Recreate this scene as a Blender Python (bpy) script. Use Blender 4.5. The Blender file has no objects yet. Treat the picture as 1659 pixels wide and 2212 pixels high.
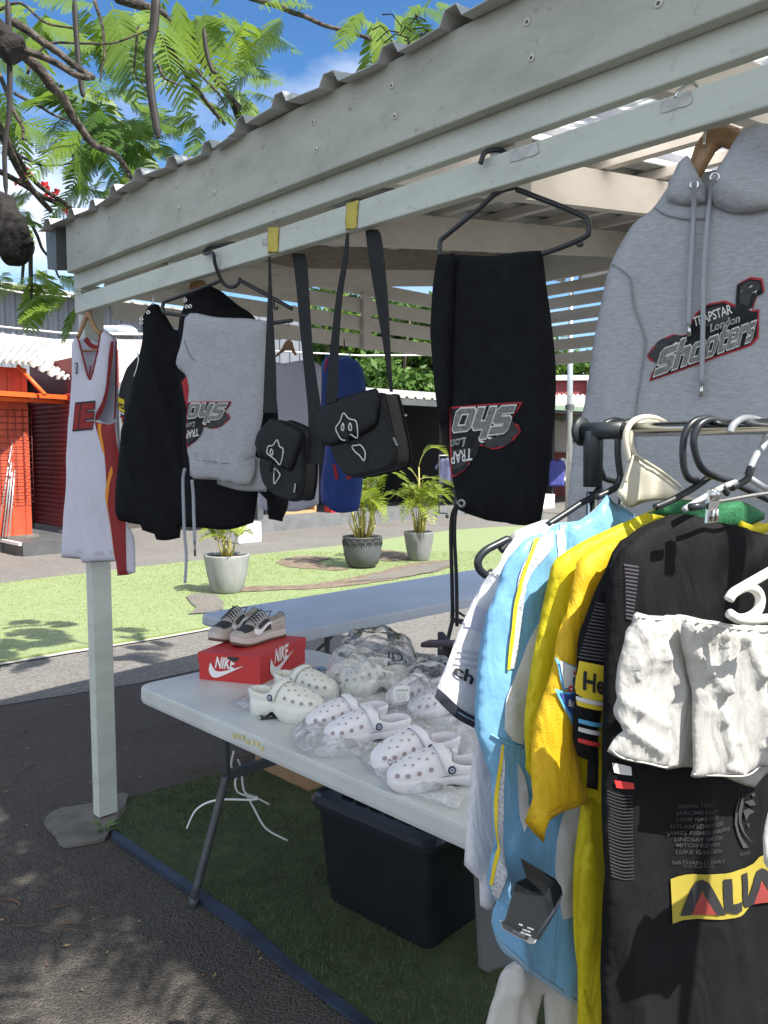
import bpy, bmesh, math, random
import numpy as np
from mathutils import Vector, Matrix, noise
from mathutils.geometry import delaunay_2d_cdt
rad = math.radians
random.seed(7)
S = bpy.context.scene
COL = S.collection
# ------------------------------------------------------------------ camera
FPX = 1750.0                      # focal length in the units used to read the photo (1659 x 2212)
CAM_H = 1.62
cam = bpy.data.cameras.new('camera'); camo = bpy.data.objects.new('camera', cam); COL.objects.link(camo)
CM = Matrix.Rotation(rad(90 - 4.17), 3, 'X') @ Matrix.Rotation(-.004, 3, 'Z')
CP = Vector((0, 0, CAM_H))
camo.matrix_world = Matrix.Translation(CP) @ CM.to_4x4()
cam.sensor_fit = 'VERTICAL'; cam.sensor_height = 36.0; cam.lens = FPX / 2212 * 36
cam.clip_start = .05; cam.clip_end = 600
S.camera = camo
S.render.resolution_x = 768; S.render.resolution_y = 1024
# ------------------------------------------------------------------ sky, sun, exposure
SUN_AZ, SUN_EL = 132.0, 53.0      # azimuth clockwise from the view direction (+Y)
w = bpy.data.worlds.new('World'); S.world = w; w.use_nodes = True
nt = w.node_tree; nt.nodes.clear()
out = nt.nodes.new('ShaderNodeOutputWorld'); bg = nt.nodes.new('ShaderNodeBackground')
sky = nt.nodes.new('ShaderNodeTexSky'); sky.sky_type = 'NISHITA'; sky.sun_disc = False
sky.sun_elevation = rad(SUN_EL); sky.sun_rotation = rad(SUN_AZ); sky.air_density = .9; sky.dust_density = .15; sky.ozone_density = 2.2; sky.altitude = 600
# soft white clouds, laid over the sky by direction
tc = nt.nodes.new('ShaderNodeTexCoord'); mp = nt.nodes.new('ShaderNodeMapping')
mp.inputs['Scale'].default_value = (1, 1, 1.9); mp.inputs['Location'].default_value = (.43, .31, .08)
nz = nt.nodes.new('ShaderNodeTexNoise'); nz.inputs['Scale'].default_value = 2.6; nz.inputs['Detail'].default_value = 7; nz.inputs['Roughness'].default_value = .52
rp = nt.nodes.new('ShaderNodeValToRGB'); rp.color_ramp.elements[0].position = .47; rp.color_ramp.elements[1].position = .74
mx = nt.nodes.new('ShaderNodeMix'); mx.data_type = 'RGBA'
mx.inputs[7].default_value = (5.6, 5.9, 6.4, 1)
nt.links.new(tc.outputs['Generated'], mp.inputs[0]); nt.links.new(mp.outputs[0], nz.inputs['Vector'])
nt.links.new(rp.outputs['Color'], mx.inputs[0])
hs = nt.nodes.new('ShaderNodeHueSaturation'); hs.inputs['Saturation'].default_value = 1.22; hs.inputs['Value'].default_value = .85
nt.links.new(sky.outputs[0], hs.inputs['Color']); nt.links.new(hs.outputs[0], mx.inputs[6])
# unseen cloud added behind and above the camera to fill the shade
sx = nt.nodes.new('ShaderNodeSeparateXYZ'); nt.links.new(tc.outputs['Generated'], sx.inputs[0])
mr = nt.nodes.new('ShaderNodeMapRange'); mr.inputs['From Min'].default_value = .75; mr.inputs['From Max'].default_value = -.6; mr.inputs['To Min'].default_value = -.02; mr.inputs['To Max'].default_value = .19; nt.links.new(sx.outputs['Y'], mr.inputs['Value'])
ad = nt.nodes.new('ShaderNodeMath'); ad.operation = 'ADD'; nt.links.new(nz.outputs['Fac'], ad.inputs[0]); nt.links.new(mr.outputs[0], ad.inputs[1]); nt.links.new(ad.outputs[0], rp.inputs[0]); nt.links.new(mx.outputs[2], bg.inputs['Color'])
bg.inputs['Strength'].default_value = .10
nt.links.new(bg.outputs[0], out.inputs[0])
sl = bpy.data.lights.new('sun', 'SUN'); sl.energy = 3.9; sl.angle = rad(.53); sl.color = (1, .955, .88)
so = bpy.data.objects.new('sun', sl); COL.objects.link(so)
_a, _e = rad(SUN_AZ), rad(SUN_EL)
SUNV = Vector((math.sin(_a) * math.cos(_e), math.cos(_a) * math.cos(_e), math.sin(_e)))
so.location = SUNV * 30; so.rotation_euler = SUNV.to_track_quat('Z', 'Y').to_euler()
vs = S.view_settings; vs.view_transform = 'Standard'; vs.look = 'None'; vs.gamma = 1; vs.exposure = 1.36
S.cycles.max_bounces = 8; S.cycles.diffuse_bounces = 4; S.cycles.transparent_max_bounces = 12
# ------------------------------------------------------------------ helpers: from a point of the photo to a point in the place
def ray(x, y): return CM @ Vector(((x - 829.5) / FPX, -(y - 1106) / FPX, -1))
def on_z(x, y, z=0.0):
    d = ray(x, y); return CP + d * ((z - CAM_H) / d.z)
def on_pl(x, y, P, n):
    d = ray(x, y); return CP + d * ((P - CP).dot(n) / d.dot(n))
def at_y(x, y, Y):
    d = ray(x, y); return CP + d * (Y / d.y)
def azv(deg): return Vector((math.sin(rad(deg)), math.cos(rad(deg)), 0))
class Plane:                      # an upright plane in the place: u along azimuth az, v = height
    def __init__(s, P, az):
        s.P = Vector((P[0], P[1], 0)); s.U = azv(az); s.N = Vector((s.U.y, -s.U.x, 0))
        if s.N.dot(CP - s.P) < 0: s.N = -s.N
    def uv(s, x, y):
        q = on_pl(x, y, s.P, s.N) - s.P; return (q.dot(s.U), q.z)
    def w(s, u, v, o=0.0): return s.P + s.U * u + Vector((0, 0, v)) + s.N * o
# ------------------------------------------------------------------ materials
MATS = {}
def mat(name, col, rough=.6, var=.0, vs=6.0, var2=None, bump=.0, bs=80.0, metal=0.0, spec=.5, trans=0.0, stretch=None, sheen=0.0, coat=0.0, bd=.004, wr=0.0, ws=16.0, spk=0.0, detail=5.0, contrast=(.3, .7)):
    if name in MATS: return MATS[name]
    m = bpy.data.materials.new(name); m.use_nodes = True; n = m.node_tree; b = n.nodes['Principled BSDF']
    b.inputs['Roughness'].default_value = rough; b.inputs['Metallic'].default_value = metal
    b.inputs['Specular IOR Level'].default_value = spec; b.inputs['Sheen Weight'].default_value = sheen
    b.inputs['Coat Weight'].default_value = coat
    c4 = (*col, 1); b.inputs['Base Color'].default_value = c4
    t = n.nodes.new('ShaderNodeTexCoord'); src = t.outputs['Object']
    if stretch:
        mpn = n.nodes.new('ShaderNodeMapping'); mpn.inputs['Scale'].default_value = stretch
        n.links.new(src, mpn.inputs[0]); src = mpn.outputs[0]
    if var > 0 or var2:
        z = n.nodes.new('ShaderNodeTexNoise'); z.inputs['Scale'].default_value = vs; z.inputs['Detail'].default_value = detail; z.inputs['Roughness'].default_value = .6
        n.links.new(src, z.inputs['Vector'])
        r = n.nodes.new('ShaderNodeValToRGB'); e = r.color_ramp.elements; e[0].position, e[1].position = contrast
        lo = var2 if var2 else tuple(c * (1 - var) for c in col); hi = tuple(min(1, c * (1 + var * .6)) for c in col) if not var2 else col
        e[0].color = (*lo, 1); e[1].color = (*hi, 1)
        n.links.new(z.outputs['Fac'], r.inputs[0]); n.links.new(r.outputs['Color'], b.inputs['Base Color'])
    if spk > 0:                    # small chips, scuffs and grime marks
        z4 = n.nodes.new('ShaderNodeTexNoise'); z4.inputs['Scale'].default_value = 26; z4.inputs['Detail'].default_value = 8; z4.inputs['Roughness'].default_value = .72; n.links.new(t.outputs['Object'], z4.inputs['Vector'])
        r4 = n.nodes.new('ShaderNodeValToRGB'); r4.color_ramp.elements[0].position = .30; r4.color_ramp.elements[1].position = .40; k4 = 1 - spk; r4.color_ramp.elements[0].color = (k4, k4 * .96, k4 * .88, 1); n.links.new(z4.outputs['Fac'], r4.inputs[0])
        m4 = n.nodes.new('ShaderNodeMix'); m4.data_type = 'RGBA'; m4.blend_type = 'MULTIPLY'; m4.inputs[0].default_value = 1.0
        n.links.new(b.inputs['Base Color'].links[0].from_socket, m4.inputs[6]); n.links.new(r4.outputs[0], m4.inputs[7]); n.links.new(m4.outputs[2], b.inputs['Base Color'])
    if bump > 0:
        z2 = n.nodes.new('ShaderNodeTexNoise'); z2.inputs['Scale'].default_value = bs; z2.inputs['Detail'].default_value = 4
        n.links.new(src, z2.inputs['Vector'])
        bp = n.nodes.new('ShaderNodeBump'); bp.inputs['Strength'].default_value = bump; bp.inputs['Distance'].default_value = bd
        n.links.new(z2.outputs['Fac'], bp.inputs['Height']); n.links.new(bp.outputs[0], b.inputs['Normal'])
    if wr > 0:                     # soft wrinkles of worn cloth
        m3 = n.nodes.new('ShaderNodeMapping'); m3.inputs['Scale'].default_value = (1, 1, .42); n.links.new(t.outputs['Object'], m3.inputs[0])
        z3 = n.nodes.new('ShaderNodeTexNoise'); z3.inputs['Scale'].default_value = ws; z3.inputs['Detail'].default_value = 3.5; z3.inputs['Roughness'].default_value = .45; z3.inputs['Distortion'].default_value = 1.4
        n.links.new(m3.outputs[0], z3.inputs['Vector']); b3 = n.nodes.new('ShaderNodeBump'); b3.inputs['Strength'].default_value = wr; b3.inputs['Distance'].default_value = .03
        n.links.new(z3.outputs['Fac'], b3.inputs['Height'])
        if b.inputs['Normal'].links: n.links.new(b.inputs['Normal'].links[0].from_socket, b3.inputs['Normal'])
        n.links.new(b3.outputs[0], b.inputs['Normal'])
    if trans > 0:
        tr = n.nodes.new('ShaderNodeBsdfTranslucent'); ms = n.nodes.new('ShaderNodeMixShader'); ms.inputs[0].default_value = trans
        tr.inputs['Color'].default_value = c4
        if b.inputs['Base Color'].links: n.links.new(b.inputs['Base Color'].links[0].from_socket, tr.inputs['Color'])
        o = n.nodes['Material Output']; n.links.new(b.outputs[0], ms.inputs[1]); n.links.new(tr.outputs[0], ms.inputs[2]); n.links.new(ms.outputs[0], o.inputs[0])
    MATS[name] = m; return m
# ------------------------------------------------------------------ objects
def tag(o, label=None, cat=None, group=None, kind=None):
    if label: o['label'] = label
    if cat: o['category'] = cat
    if group: o['group'] = group
    if kind: o['kind'] = kind
    return o
def thing(name, label, cat, loc=(0, 0, 0), group=None):
    o = bpy.data.objects.new(name, None); COL.objects.link(o); o.location = Vector(loc); o.empty_display_size = .1
    return tag(o, label, cat, group)
def wloc(o):
    v = Vector((0, 0, 0))
    while o is not None: v = v + o.location; o = o.parent
    return v
def link(name, me, m, parent=None, loc=None):
    o = bpy.data.objects.new(name, me); COL.objects.link(o)
    for k in (m if isinstance(m, (list, tuple)) else [m]): me.materials.append(k)
    base = wloc(parent) if parent is not None else Vector((0, 0, 0))
    L = Vector(loc) if loc is not None else None
    if L is None:                 # origin at the bottom centre of the mesh
        co = np.empty(len(me.vertices) * 3, np.float32); me.vertices.foreach_get('co', co); co = co.reshape(-1, 3)
        if len(co): a, b = co.min(0), co.max(0); L = Vector(((a[0] + b[0]) / 2, (a[1] + b[1]) / 2, a[2]))
        else: L = Vector((0, 0, 0))
    L = Vector([float(c) for c in L])
    me.transform(Matrix.Translation(-L)); o.location = L - base
    if parent is not None: o.parent = parent
    return o
class MB:                          # collects shapes into one mesh, in world coordinates
    def __init__(s): s.v = []; s.f = []; s.mi = []; s.sm = []
    def add(s, vs, fs, mi=0, smooth=False):
        k = len(s.v); s.v += [tuple(v) for v in vs]; s.f += [tuple(i + k for i in f) for f in fs]; s.mi += [mi] * len(fs); s.sm += [smooth] * len(fs)
    def box(s, c, size, X=None, Y=None, Z=None, mi=0, bev=0.0):
        X = Vector(X) if X is not None else Vector((1, 0, 0)); Z = Vector(Z) if Z is not None else Vector((0, 0, 1))
        Y = Vector(Y) if Y is not None else Z.cross(X)
        X, Y, Z = X.normalized(), Y.normalized(), Z.normalized(); c = Vector(c); a, b, h = [q / 2 for q in size]
        if bev <= 0:
            vs = [c + X * (sx * a) + Y * (sy * b) + Z * (sz * h) for sz in (-1, 1) for sx, sy in ((-1, -1), (1, -1), (1, 1), (-1, 1))]
            s.add(vs, [(0, 3, 2, 1), (4, 5, 6, 7), (0, 1, 5, 4), (1, 2, 6, 5), (2, 3, 7, 6), (3, 0, 4, 7)], mi)
        else:
            bm = bmesh.new(); bmesh.ops.create_cube(bm, size=1)
            for v in bm.verts: v.co = Vector((v.co.x * size[0], v.co.y * size[1], v.co.z * size[2]))
            bmesh.ops.bevel(bm, geom=bm.edges[:], offset=bev, segments=2, profile=.5, affect='EDGES')
            bm.verts.index_update(); s.add([c + X * v.co.x + Y * v.co.y + Z * v.co.z for v in bm.verts], [tuple(v.index for v in f.verts) for f in bm.faces], mi, False); bm.free()
    def tube(s, pts, r, seg=8, mi=0, cap=True, flat=None):
        pts = [Vector(p) for p in pts]; n = len(pts); R = r if isinstance(r, (list, tuple)) else [r] * n
        up = Vector((0, 0, 1)); vs = []; pu = None
        for i, p in enumerate(pts):
            t = (pts[min(i + 1, n - 1)] - pts[max(i - 1, 0)])
            t = t.normalized() if t.length > 1e-9 else Vector((0, 0, 1))
            if pu is None:
                a = up if abs(t.z) < .9 else Vector((1, 0, 0)); pu = (a - t * a.dot(t)).normalized()
            else:
                q = pu - t * pu.dot(t); pu = q.normalized() if q.length > 1e-6 else pu
            b = t.cross(pu)
            for k in range(seg):
                an = 2 * math.pi * k / seg; f2 = flat if flat else 1.0
                vs.append(p + (pu * math.cos(an) + b * math.sin(an) * f2) * R[i])
        fs = [(i * seg + k, i * seg + (k + 1) % seg, (i + 1) * seg + (k + 1) % seg, (i + 1) * seg + k) for i in range(n - 1) for k in range(seg)]
        if cap: fs += [tuple(range(seg))[::-1], tuple((n - 1) * seg + k for k in range(seg))]
        s.add(vs, fs, mi, True)
    def lathe(s, c, prof, seg=32, mi=0, axis=None, ang=None):
        c = Vector(c); vs = []
        A = Vector(axis).normalized() if axis is not None else Vector((0, 0, 1))
        a = Vector((1, 0, 0)) if abs(A.x) < .9 else Vector((0, 1, 0)); X = (a - A * a.dot(A)).normalized(); Y = A.cross(X)
        for r, z in prof:
            for k in range(seg):
                t = 2 * math.pi * k / seg; vs.append(c + X * (r * math.cos(t)) + Y * (r * math.sin(t)) + A * z)
        n = len(prof)
        s.add(vs, [(i * seg + k, i * seg + (k + 1) % seg, (i + 1) * seg + (k + 1) % seg, (i + 1) * seg + k) for i in range(n - 1) for k in range(seg)], mi, True)
    def prism(s, poly, ext, mi=0):  # flat outline (3-D points) pushed along ext
        n = len(poly); P = [Vector(p) for p in poly]; e = Vector(ext)
        s.add(P + [p + e for p in P], [tuple(range(n))[::-1], tuple(range(n, 2 * n))] + [(i, (i + 1) % n, n + (i + 1) % n, n + i) for i in range(n)], mi)
    def mesh(s, name):
        me = bpy.data.meshes.new(name); me.from_pydata(s.v, [], s.f)
        if s.f:
            me.polygons.foreach_set('material_index', s.mi); me.polygons.foreach_set('use_smooth', s.sm)
        me.update(); return me
    def build(s, name, m, parent=None, loc=None, fix=False):
        me = s.mesh(name)
        if fix:
            bm = bmesh.new(); bm.from_mesh(me); bmesh.ops.recalc_face_normals(bm, faces=bm.faces[:]); bm.to_mesh(me); bm.free()
        return link(name, me, m, parent, loc)
def copy_tree(o, parent=None):
    c = o.copy(); COL.objects.link(c); c.parent = parent
    for ch in list(o.children): copy_tree(ch, c)
    return c
def smooth_curve(pts, per=6, closed=False):
    P = [Vector(p) for p in pts]; n = len(P); o = []
    rng = range(n) if closed else range(n - 1)
    for i in rng:
        if closed: a, b, c, d = P[(i - 1) % n], P[i], P[(i + 1) % n], P[(i + 2) % n]
        else: a, b, c, d = P[max(i - 1, 0)], P[i], P[i + 1], P[min(i + 2, n - 1)]
        for k in range(per):
            t = k / per
            o.append(.5 * ((2 * b) + (c - a) * t + (2 * a - 5 * b + 4 * c - d) * t * t + (3 * b - a - 3 * c + d) * t ** 3))
    if not closed: o.append(P[-1])
    return o
# ------------------------------------------------------------------ cloth: an outline in an upright plane, filled, padded and folded
def rnd_poly(poly, step, corner=35):
    """Outline resampled; smooth (Catmull-Rom) except at points whose turn is sharp."""
    P = [Vector((p[0], p[1])) for p in poly]; n = len(P); o = []
    sharp = []
    for i in range(n):
        a = P[i] - P[i - 1]; b = P[(i + 1) % n] - P[i]
        sharp.append(a.length < 1e-9 or b.length < 1e-9 or math.degrees(a.angle(b, 0)) > corner)
    for i in range(n):
        a, b, c, d = P[i - 1], P[i], P[(i + 1) % n], P[(i + 2) % n]
        if sharp[i]: a = b - (c - b)
        if sharp[(i + 1) % n]: d = c + (c - b)
        k = max(1, int((c - b).length / step))
        for j in range(k):
            t = j / k
            o.append(.5 * ((2 * b) + (c - a) * t + (2 * a - 5 * b + 4 * c - d) * t * t + (3 * b - a - 3 * c + d) * t ** 3))
    return [(p.x, p.y) for p in o]
def inside(poly, pts):
    P = np.array(poly); x, y = pts[:, 0], pts[:, 1]; r = np.zeros(len(pts), bool); n = len(P)
    for i in range(n):
        x1, y1 = P[i]; x2, y2 = P[(i + 1) % n]
        if y1 == y2: continue
        c = ((y1 > y) != (y2 > y)) & (x < (x2 - x1) * (y - y1) / (y2 - y1) + x1); r ^= c
    return r
def edge_dist(poly, pts):
    P = np.array(poly); d = np.full(len(pts), 1e9); n = len(P)
    for i in range(n):
        a = P[i]; b = P[(i + 1) % n]; ab = b - a; L = ab @ ab
        if L < 1e-14: continue
        t = np.clip(((pts - a) @ ab) / L, 0, 1); q = a + t[:, None] * ab; d = np.minimum(d, np.hypot(*(pts - q).T))
    return d
def fill(poly, g):
    P = np.array(poly); lo, hi = P.min(0), P.max(0)
    gx, gy = np.meshgrid(np.arange(lo[0], hi[0] + g, g), np.arange(lo[1], hi[1] + g, g * .87)); gx[1::2] += g / 2
    q = np.stack([gx.ravel(), gy.ravel()], 1)
    q = q[inside(poly, q)]
    if len(q): q = q[edge_dist(poly, q) > g * .45]
    allp = [Vector(map(float, p)) for p in poly] + [Vector(map(float, p)) for p in q]; n = len(poly)
    r = delaunay_2d_cdt(allp, [(i, (i + 1) % n) for i in range(n)], [], 1, 1e-7)
    return np.array([tuple(v) for v in r[0]]), [tuple(f) for f in r[2]]
TK = .62
class Cloth:
    def __init__(s, plane, px, thick=.03, soft=.06, folds=None, g=.012, corner=35, uv=None, fd=None):
        s.pl = plane; poly = uv if uv else [plane.uv(*p) for p in px]
        # overall orientation
        s.poly = rnd_poly(poly, g, corner); s.t = thick * TK; s.soft = soft; s.g = g; s.fd = fd
        s.folds = folds or (lambda u, v: 0.0)
    def h(s, pts):
        d = edge_dist(s.poly, pts); k = np.clip(d / s.soft, 0, 1); k[~inside(s.poly, pts)] = 0
        return s.t * np.sqrt(np.clip(1 - (1 - k) ** 2, 0, 1))
    def pt(s, u, v, lift=0.0, hh=None):
        if hh is None: hh = s.h(np.array([[u, v]]))[0]
        return s.pl.w(u, v, hh + s.folds(u, v) + lift)
    def build(s, name, m, parent=None, back=True, label=None, loc=None):
        V, F = fill(s.poly, s.g); H = s.h(V); n = len(V); fo = [s.folds(u, v) for u, v in V]
        front = [s.pl.w(u, v, h + f) for (u, v), h, f in zip(V, H, fo)]
        me = bpy.data.meshes.new(name)
        sgn = 1
        fv = [Vector(front[i]) for i in F[0]]
        if (fv[1] - fv[0]).cross(fv[2] - fv[0]).dot(s.pl.N) < 0: sgn = -1
        F = [f if sgn > 0 else f[::-1] for f in F]
        vs = front[:]; fs = list(F)
        if back:
            rim = H < 1e-6; idx = np.arange(n); k = n; bi = {}
            for i in range(n):
                if rim[i]: bi[i] = i
                else:
                    bi[i] = k; k += 1; u, v = V[i]; vs.append(s.pl.w(u, v, -H[i] * .8 + fo[i]))
            fs += [tuple(bi[i] for i in f[::-1]) for f in F if not all(rim[i] for i in f)]
        me.from_pydata([tuple(v) for v in vs], [], fs); me.polygons.foreach_set('use_smooth', [True] * len(fs)); me.update()
        s.o = link(name, me, m, parent, loc)
        if label: s.o['label'] = label
        return s.o
    # flat marks sewn or printed on the cloth: they follow its padding and folds
    def patch(s, px, lift=.002, mb=None, uv=None, g=None, corner=35, mi=0):
        poly = uv if uv else [s.pl.uv(*p) for p in px]; g = g or s.g
        poly = rnd_poly(poly, g, corner); V, F = fill(poly, g); H = s.h(V)
        vs = [s.pl.w(u, v, h + s.folds(u, v) + lift) for (u, v), h in zip(V, H)]
        if not F: return mb
        a, b, c = [vs[i] for i in F[0]]
        if (b - a).cross(c - a).dot(s.pl.N) < 0: F = [f[::-1] for f in F]
        mb = mb if mb is not None else MB(); mb.add(vs, F, mi, True); return mb
    def text(s, txt, o, e, up, lift=.004, mb=None, bold=.0, shear=0.0, mi=0, space=1.0):
        """o, e: photo points of the baseline's ends; up: photo point above o, one capital height up."""
        V, F = text_mesh(txt, bold, space); x1 = max(v[0] for v in V); x0 = min(v[0] for v in V); H = .69
        ou, eu, uu = [np.array(s.pl.uv(*p)) for p in (o, e, up)]
        q = np.array([ou + (eu - ou) * ((vx - x0 + shear * vy) / (x1 - x0)) + (uu - ou) * (vy / H) for vx, vy in V])
        hh = s.h(q); vs = [s.pl.w(u, v, h + s.folds(u, v) + lift) for (u, v), h in zip(q, hh)]
        a, b, c = [vs[i] for i in F[0][:3]]
        if (b - a).cross(c - a).dot(s.pl.N) < 0: F = [f[::-1] for f in F]
        mb = mb if mb is not None else MB(); mb.add(vs, F, mi, False); return mb
_TX = {}
def text_mesh(txt, bold=0.0, space=1.0):
    k = (txt, bold, space)
    if k in _TX: return _TX[k]
    c = bpy.data.curves.new('t', 'FONT'); c.body = txt; c.offset = bold; c.space_character = space; c.resolution_u = 3
    o = bpy.data.objects.new('t', c); COL.objects.link(o)
    me = bpy.data.meshes.new_from_object(o.evaluated_get(bpy.context.evaluated_depsgraph_get()))
    bm = bmesh.new(); bm.from_mesh(me); bmesh.ops.triangulate(bm, faces=bm.faces[:])
    for _ in range(2):
        ed = [e for e in bm.edges if e.calc_length() > .22]
        if ed: bmesh.ops.subdivide_edges(bm, edges=ed, cuts=1); bmesh.ops.triangulate(bm, faces=bm.faces[:])
    bm.verts.index_update()
    r = ([(v.co.x, v.co.y) for v in bm.verts], [tuple(v.index for v in f.verts) for f in bm.faces]); bm.free()
    COL.objects.unlink(o); bpy.data.objects.remove(o); bpy.data.curves.remove(c); bpy.data.meshes.remove(me)
    _TX[k] = r; return r
def flat_text(mb, txt, o, X, Y, width, height, bold=0.0, shear=0.0, mi=0, space=1.0):
    V, F = text_mesh(txt, bold, space); x0 = min(v[0] for v in V); x1 = max(v[0] for v in V)
    o, X, Y = Vector(o), Vector(X), Vector(Y)
    mb.add([o + X * ((vx - x0) / (x1 - x0) * width + shear * vy / .69 * height) + Y * (vy / .69 * height) for vx, vy in V], F, mi)
def swoosh(n=10):
    lo = smooth_curve([(0, .42, 0), (-.06, .2, 0), (.02, .03, 0), (.16, .0, 0), (.4, .09, 0), (1, .4, 0)], 5)
    hi = smooth_curve([(1, .4, 0), (.5, .235, 0), (.28, .18, 0), (.14, .2, 0), (.06, .3, 0)], 5)
    return [(p.x, p.y) for p in lo + hi]
def ridge_fn(pl, segs):
    """sharp creases: each segment (photo points a, b, width m, height m)"""
    L = [(np.array(pl.uv(*a)), np.array(pl.uv(*b)), w_, h_) for a, b, w_, h_ in segs]
    def f(u, v):
        r = 0.0; q = np.array((u, v))
        for a, b, w_, h_ in L:
            ab = b - a; t = float((q - a) @ ab / (ab @ ab)); e = 1.0
            if t < 0: e = max(0, 1 + t * 3); t = 0
            if t > 1: e = max(0, 1 - (t - 1) * 3); t = 1
            d = float(np.hypot(*(q - a - ab * t))); r += h_ * e * math.exp(-d / w_)
        return r
    return f
def folds_fn(amp, freq, seed=0.0, vfreq=1.2, grow=None, top=None, fine=0.0):
    def f(u, v):
        k = 1.0
        if grow is not None: k = min(1.0, max(.12, (top - v) / grow))
        a = noise.noise((u * freq, v * vfreq + seed * 3.1, seed)) + .5 * noise.noise((u * freq * 2.1 + v * 2.0, v * vfreq * 2, seed + 9.3))
        r = amp * k * a + amp * .9 * k * (1 - abs(noise.noise((u * freq * .9 + v * freq * .25, v * vfreq * .5, seed + 13)))) ** 7
        if fine: r += fine * (1 - abs(noise.noise((u * 14 + v * 6, v * 10 - u * 5, seed + 4)))) ** 3
        return r
    return f
# ================================================================== the stall's own axes
A = on_z(214.5, 1777)                       # foot of the corner post
E1 = azv(136); E2 = azv(46); Z = Vector((0, 0, 1))
def SW(t, d, z): return A + E1 * t + E2 * d + Z * z
# ================================================================== ground
def asphalt(name, a, b, sc=90, rough=.9, patch=.35):
    m = bpy.data.materials.new(name); m.use_nodes = True; n = m.node_tree; p = n.nodes['Principled BSDF']; p.inputs['Roughness'].default_value = rough
    p.inputs['Specular IOR Level'].default_value = .25
    t = n.nodes.new('ShaderNodeTexCoord'); v = n.nodes.new('ShaderNodeTexVoronoi'); v.inputs['Scale'].default_value = sc
    z = n.nodes.new('ShaderNodeTexNoise'); z.inputs['Scale'].default_value = .9; z.inputs['Detail'].default_value = 8; z.inputs['Roughness'].default_value = .65
    f = n.nodes.new('ShaderNodeTexNoise'); f.inputs['Scale'].default_value = sc * 2.2; f.inputs['Detail'].default_value = 3
    for k in (v, z, f): n.links.new(t.outputs['Object'], k.inputs['Vector'])
    r = n.nodes.new('ShaderNodeValToRGB'); r.color_ramp.elements[0].color = (*a, 1); r.color_ramp.elements[1].color = (*b, 1)
    r.color_ramp.elements[0].position = .15; r.color_ramp.elements[1].position = .9
    m1 = n.nodes.new('ShaderNodeMix'); m1.data_type = 'FLOAT'; m1.inputs[0].default_value = .45
    sp = n.nodes.new('ShaderNodeSeparateColor'); n.links.new(v.outputs['Color'], sp.inputs[0])
    n.links.new(sp.outputs[0], m1.inputs[2]); n.links.new(f.outputs['Fac'], m1.inputs[3])
    m2 = n.nodes.new('ShaderNodeMix'); m2.data_type = 'FLOAT'; m2.inputs[0].default_value = patch
    n.links.new(m1.outputs[0], m2.inputs[2]); n.links.new(z.outputs['Fac'], m2.inputs[3]); n.links.new(m2.outputs[0], r.inputs[0])
    n.links.new(r.outputs[0], p.inputs['Base Color'])
    bp = n.nodes.new('ShaderNodeBump'); bp.inputs['Strength'].default_value = .9; bp.inputs['Distance'].default_value = .012
    n.links.new(v.outputs['Distance'], bp.inputs['Height']); bp.invert = True; n.links.new(bp.outputs[0], p.inputs['Normal'])
    return m
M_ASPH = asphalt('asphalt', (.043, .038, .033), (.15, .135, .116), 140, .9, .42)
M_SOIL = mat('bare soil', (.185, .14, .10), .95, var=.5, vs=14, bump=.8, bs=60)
M_ASPHLIT = asphalt('asphalt painted sunlit', (.09, .084, .076), (.29, .275, .25), 70)  # paler copy of the asphalt, sunlight put into its colour
M_GRAV = asphalt('gravel', (.09, .082, .07), (.27, .25, .22), 60)
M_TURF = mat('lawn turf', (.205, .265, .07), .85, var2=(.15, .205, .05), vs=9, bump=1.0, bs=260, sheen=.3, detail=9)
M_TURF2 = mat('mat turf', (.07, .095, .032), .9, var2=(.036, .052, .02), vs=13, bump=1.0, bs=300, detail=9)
M_CONC = mat('concrete', (.20, .185, .16), .9, var2=(.085, .077, .065), vs=7, bump=.7, bs=45, detail=8)
M_NAVY = mat('navy edging', (.028, .042, .075), .6, var=.5, vs=9, bump=.3, bs=30)
mb = MB(); mb.add([(-250, -120, 0), (250, -120, 0), (250, 350, 0), (-250, 350, 0)], [(0, 1, 2, 3)])
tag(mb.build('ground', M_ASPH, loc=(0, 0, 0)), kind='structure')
def sheet(name, px, z, m, kind='structure', jag=.0, step=.25, th=0.0, corner=60):
    P = [on_z(x, y, z) for x, y in px]; P = [(p.x, p.y) for p in P]
    P = rnd_poly(P, step, corner)
    if jag: P = [(x + jag * noise.noise((x * 5, y * 5, 2)), y + jag * noise.noise((x * 5, y * 5, 7))) for x, y in P]
    V, F = fill(P, max(step, .12)); mb = MB()
    a, b, c = [V[i] for i in F[0]]
    if (b[0] - a[0]) * (c[1] - a[1]) - (b[1] - a[1]) * (c[0] - a[0]) < 0: F = [f[::-1] for f in F]
    mb.add([(x, y, z + .006 * noise.noise((x * 2.0, y * 2.0, 0)) * (1 if th else 0)) for x, y in V], F, 0, True)
    if th:
        n = len(P); mb.add([(x, y, z) for x, y in P] + [(x, y, z - th) for x, y in P], [(i, (i + 1) % n, n + (i + 1) % n, n + i) for i in range(n)])
    o = mb.build(name, m, loc=(0, 0, 0)); return tag(o, kind=kind)
sheet_road = None
def C6(*pts): return [(384 + .43 * x, 932.6 + .43 * y) for x, y in pts]
lawn_px = [(-260, 1300), (0, 1260), (260, 1229), (534, 1199), (741, 1177), (943, 1149), (1060, 1139), (1300, 1128), (1560, 1120),
           (1560, 1172), (1300, 1205), (1048, 1242), (760, 1296), (430, 1357), (300, 1380), (150, 1403), (0, 1428), (-260, 1475)]
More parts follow.
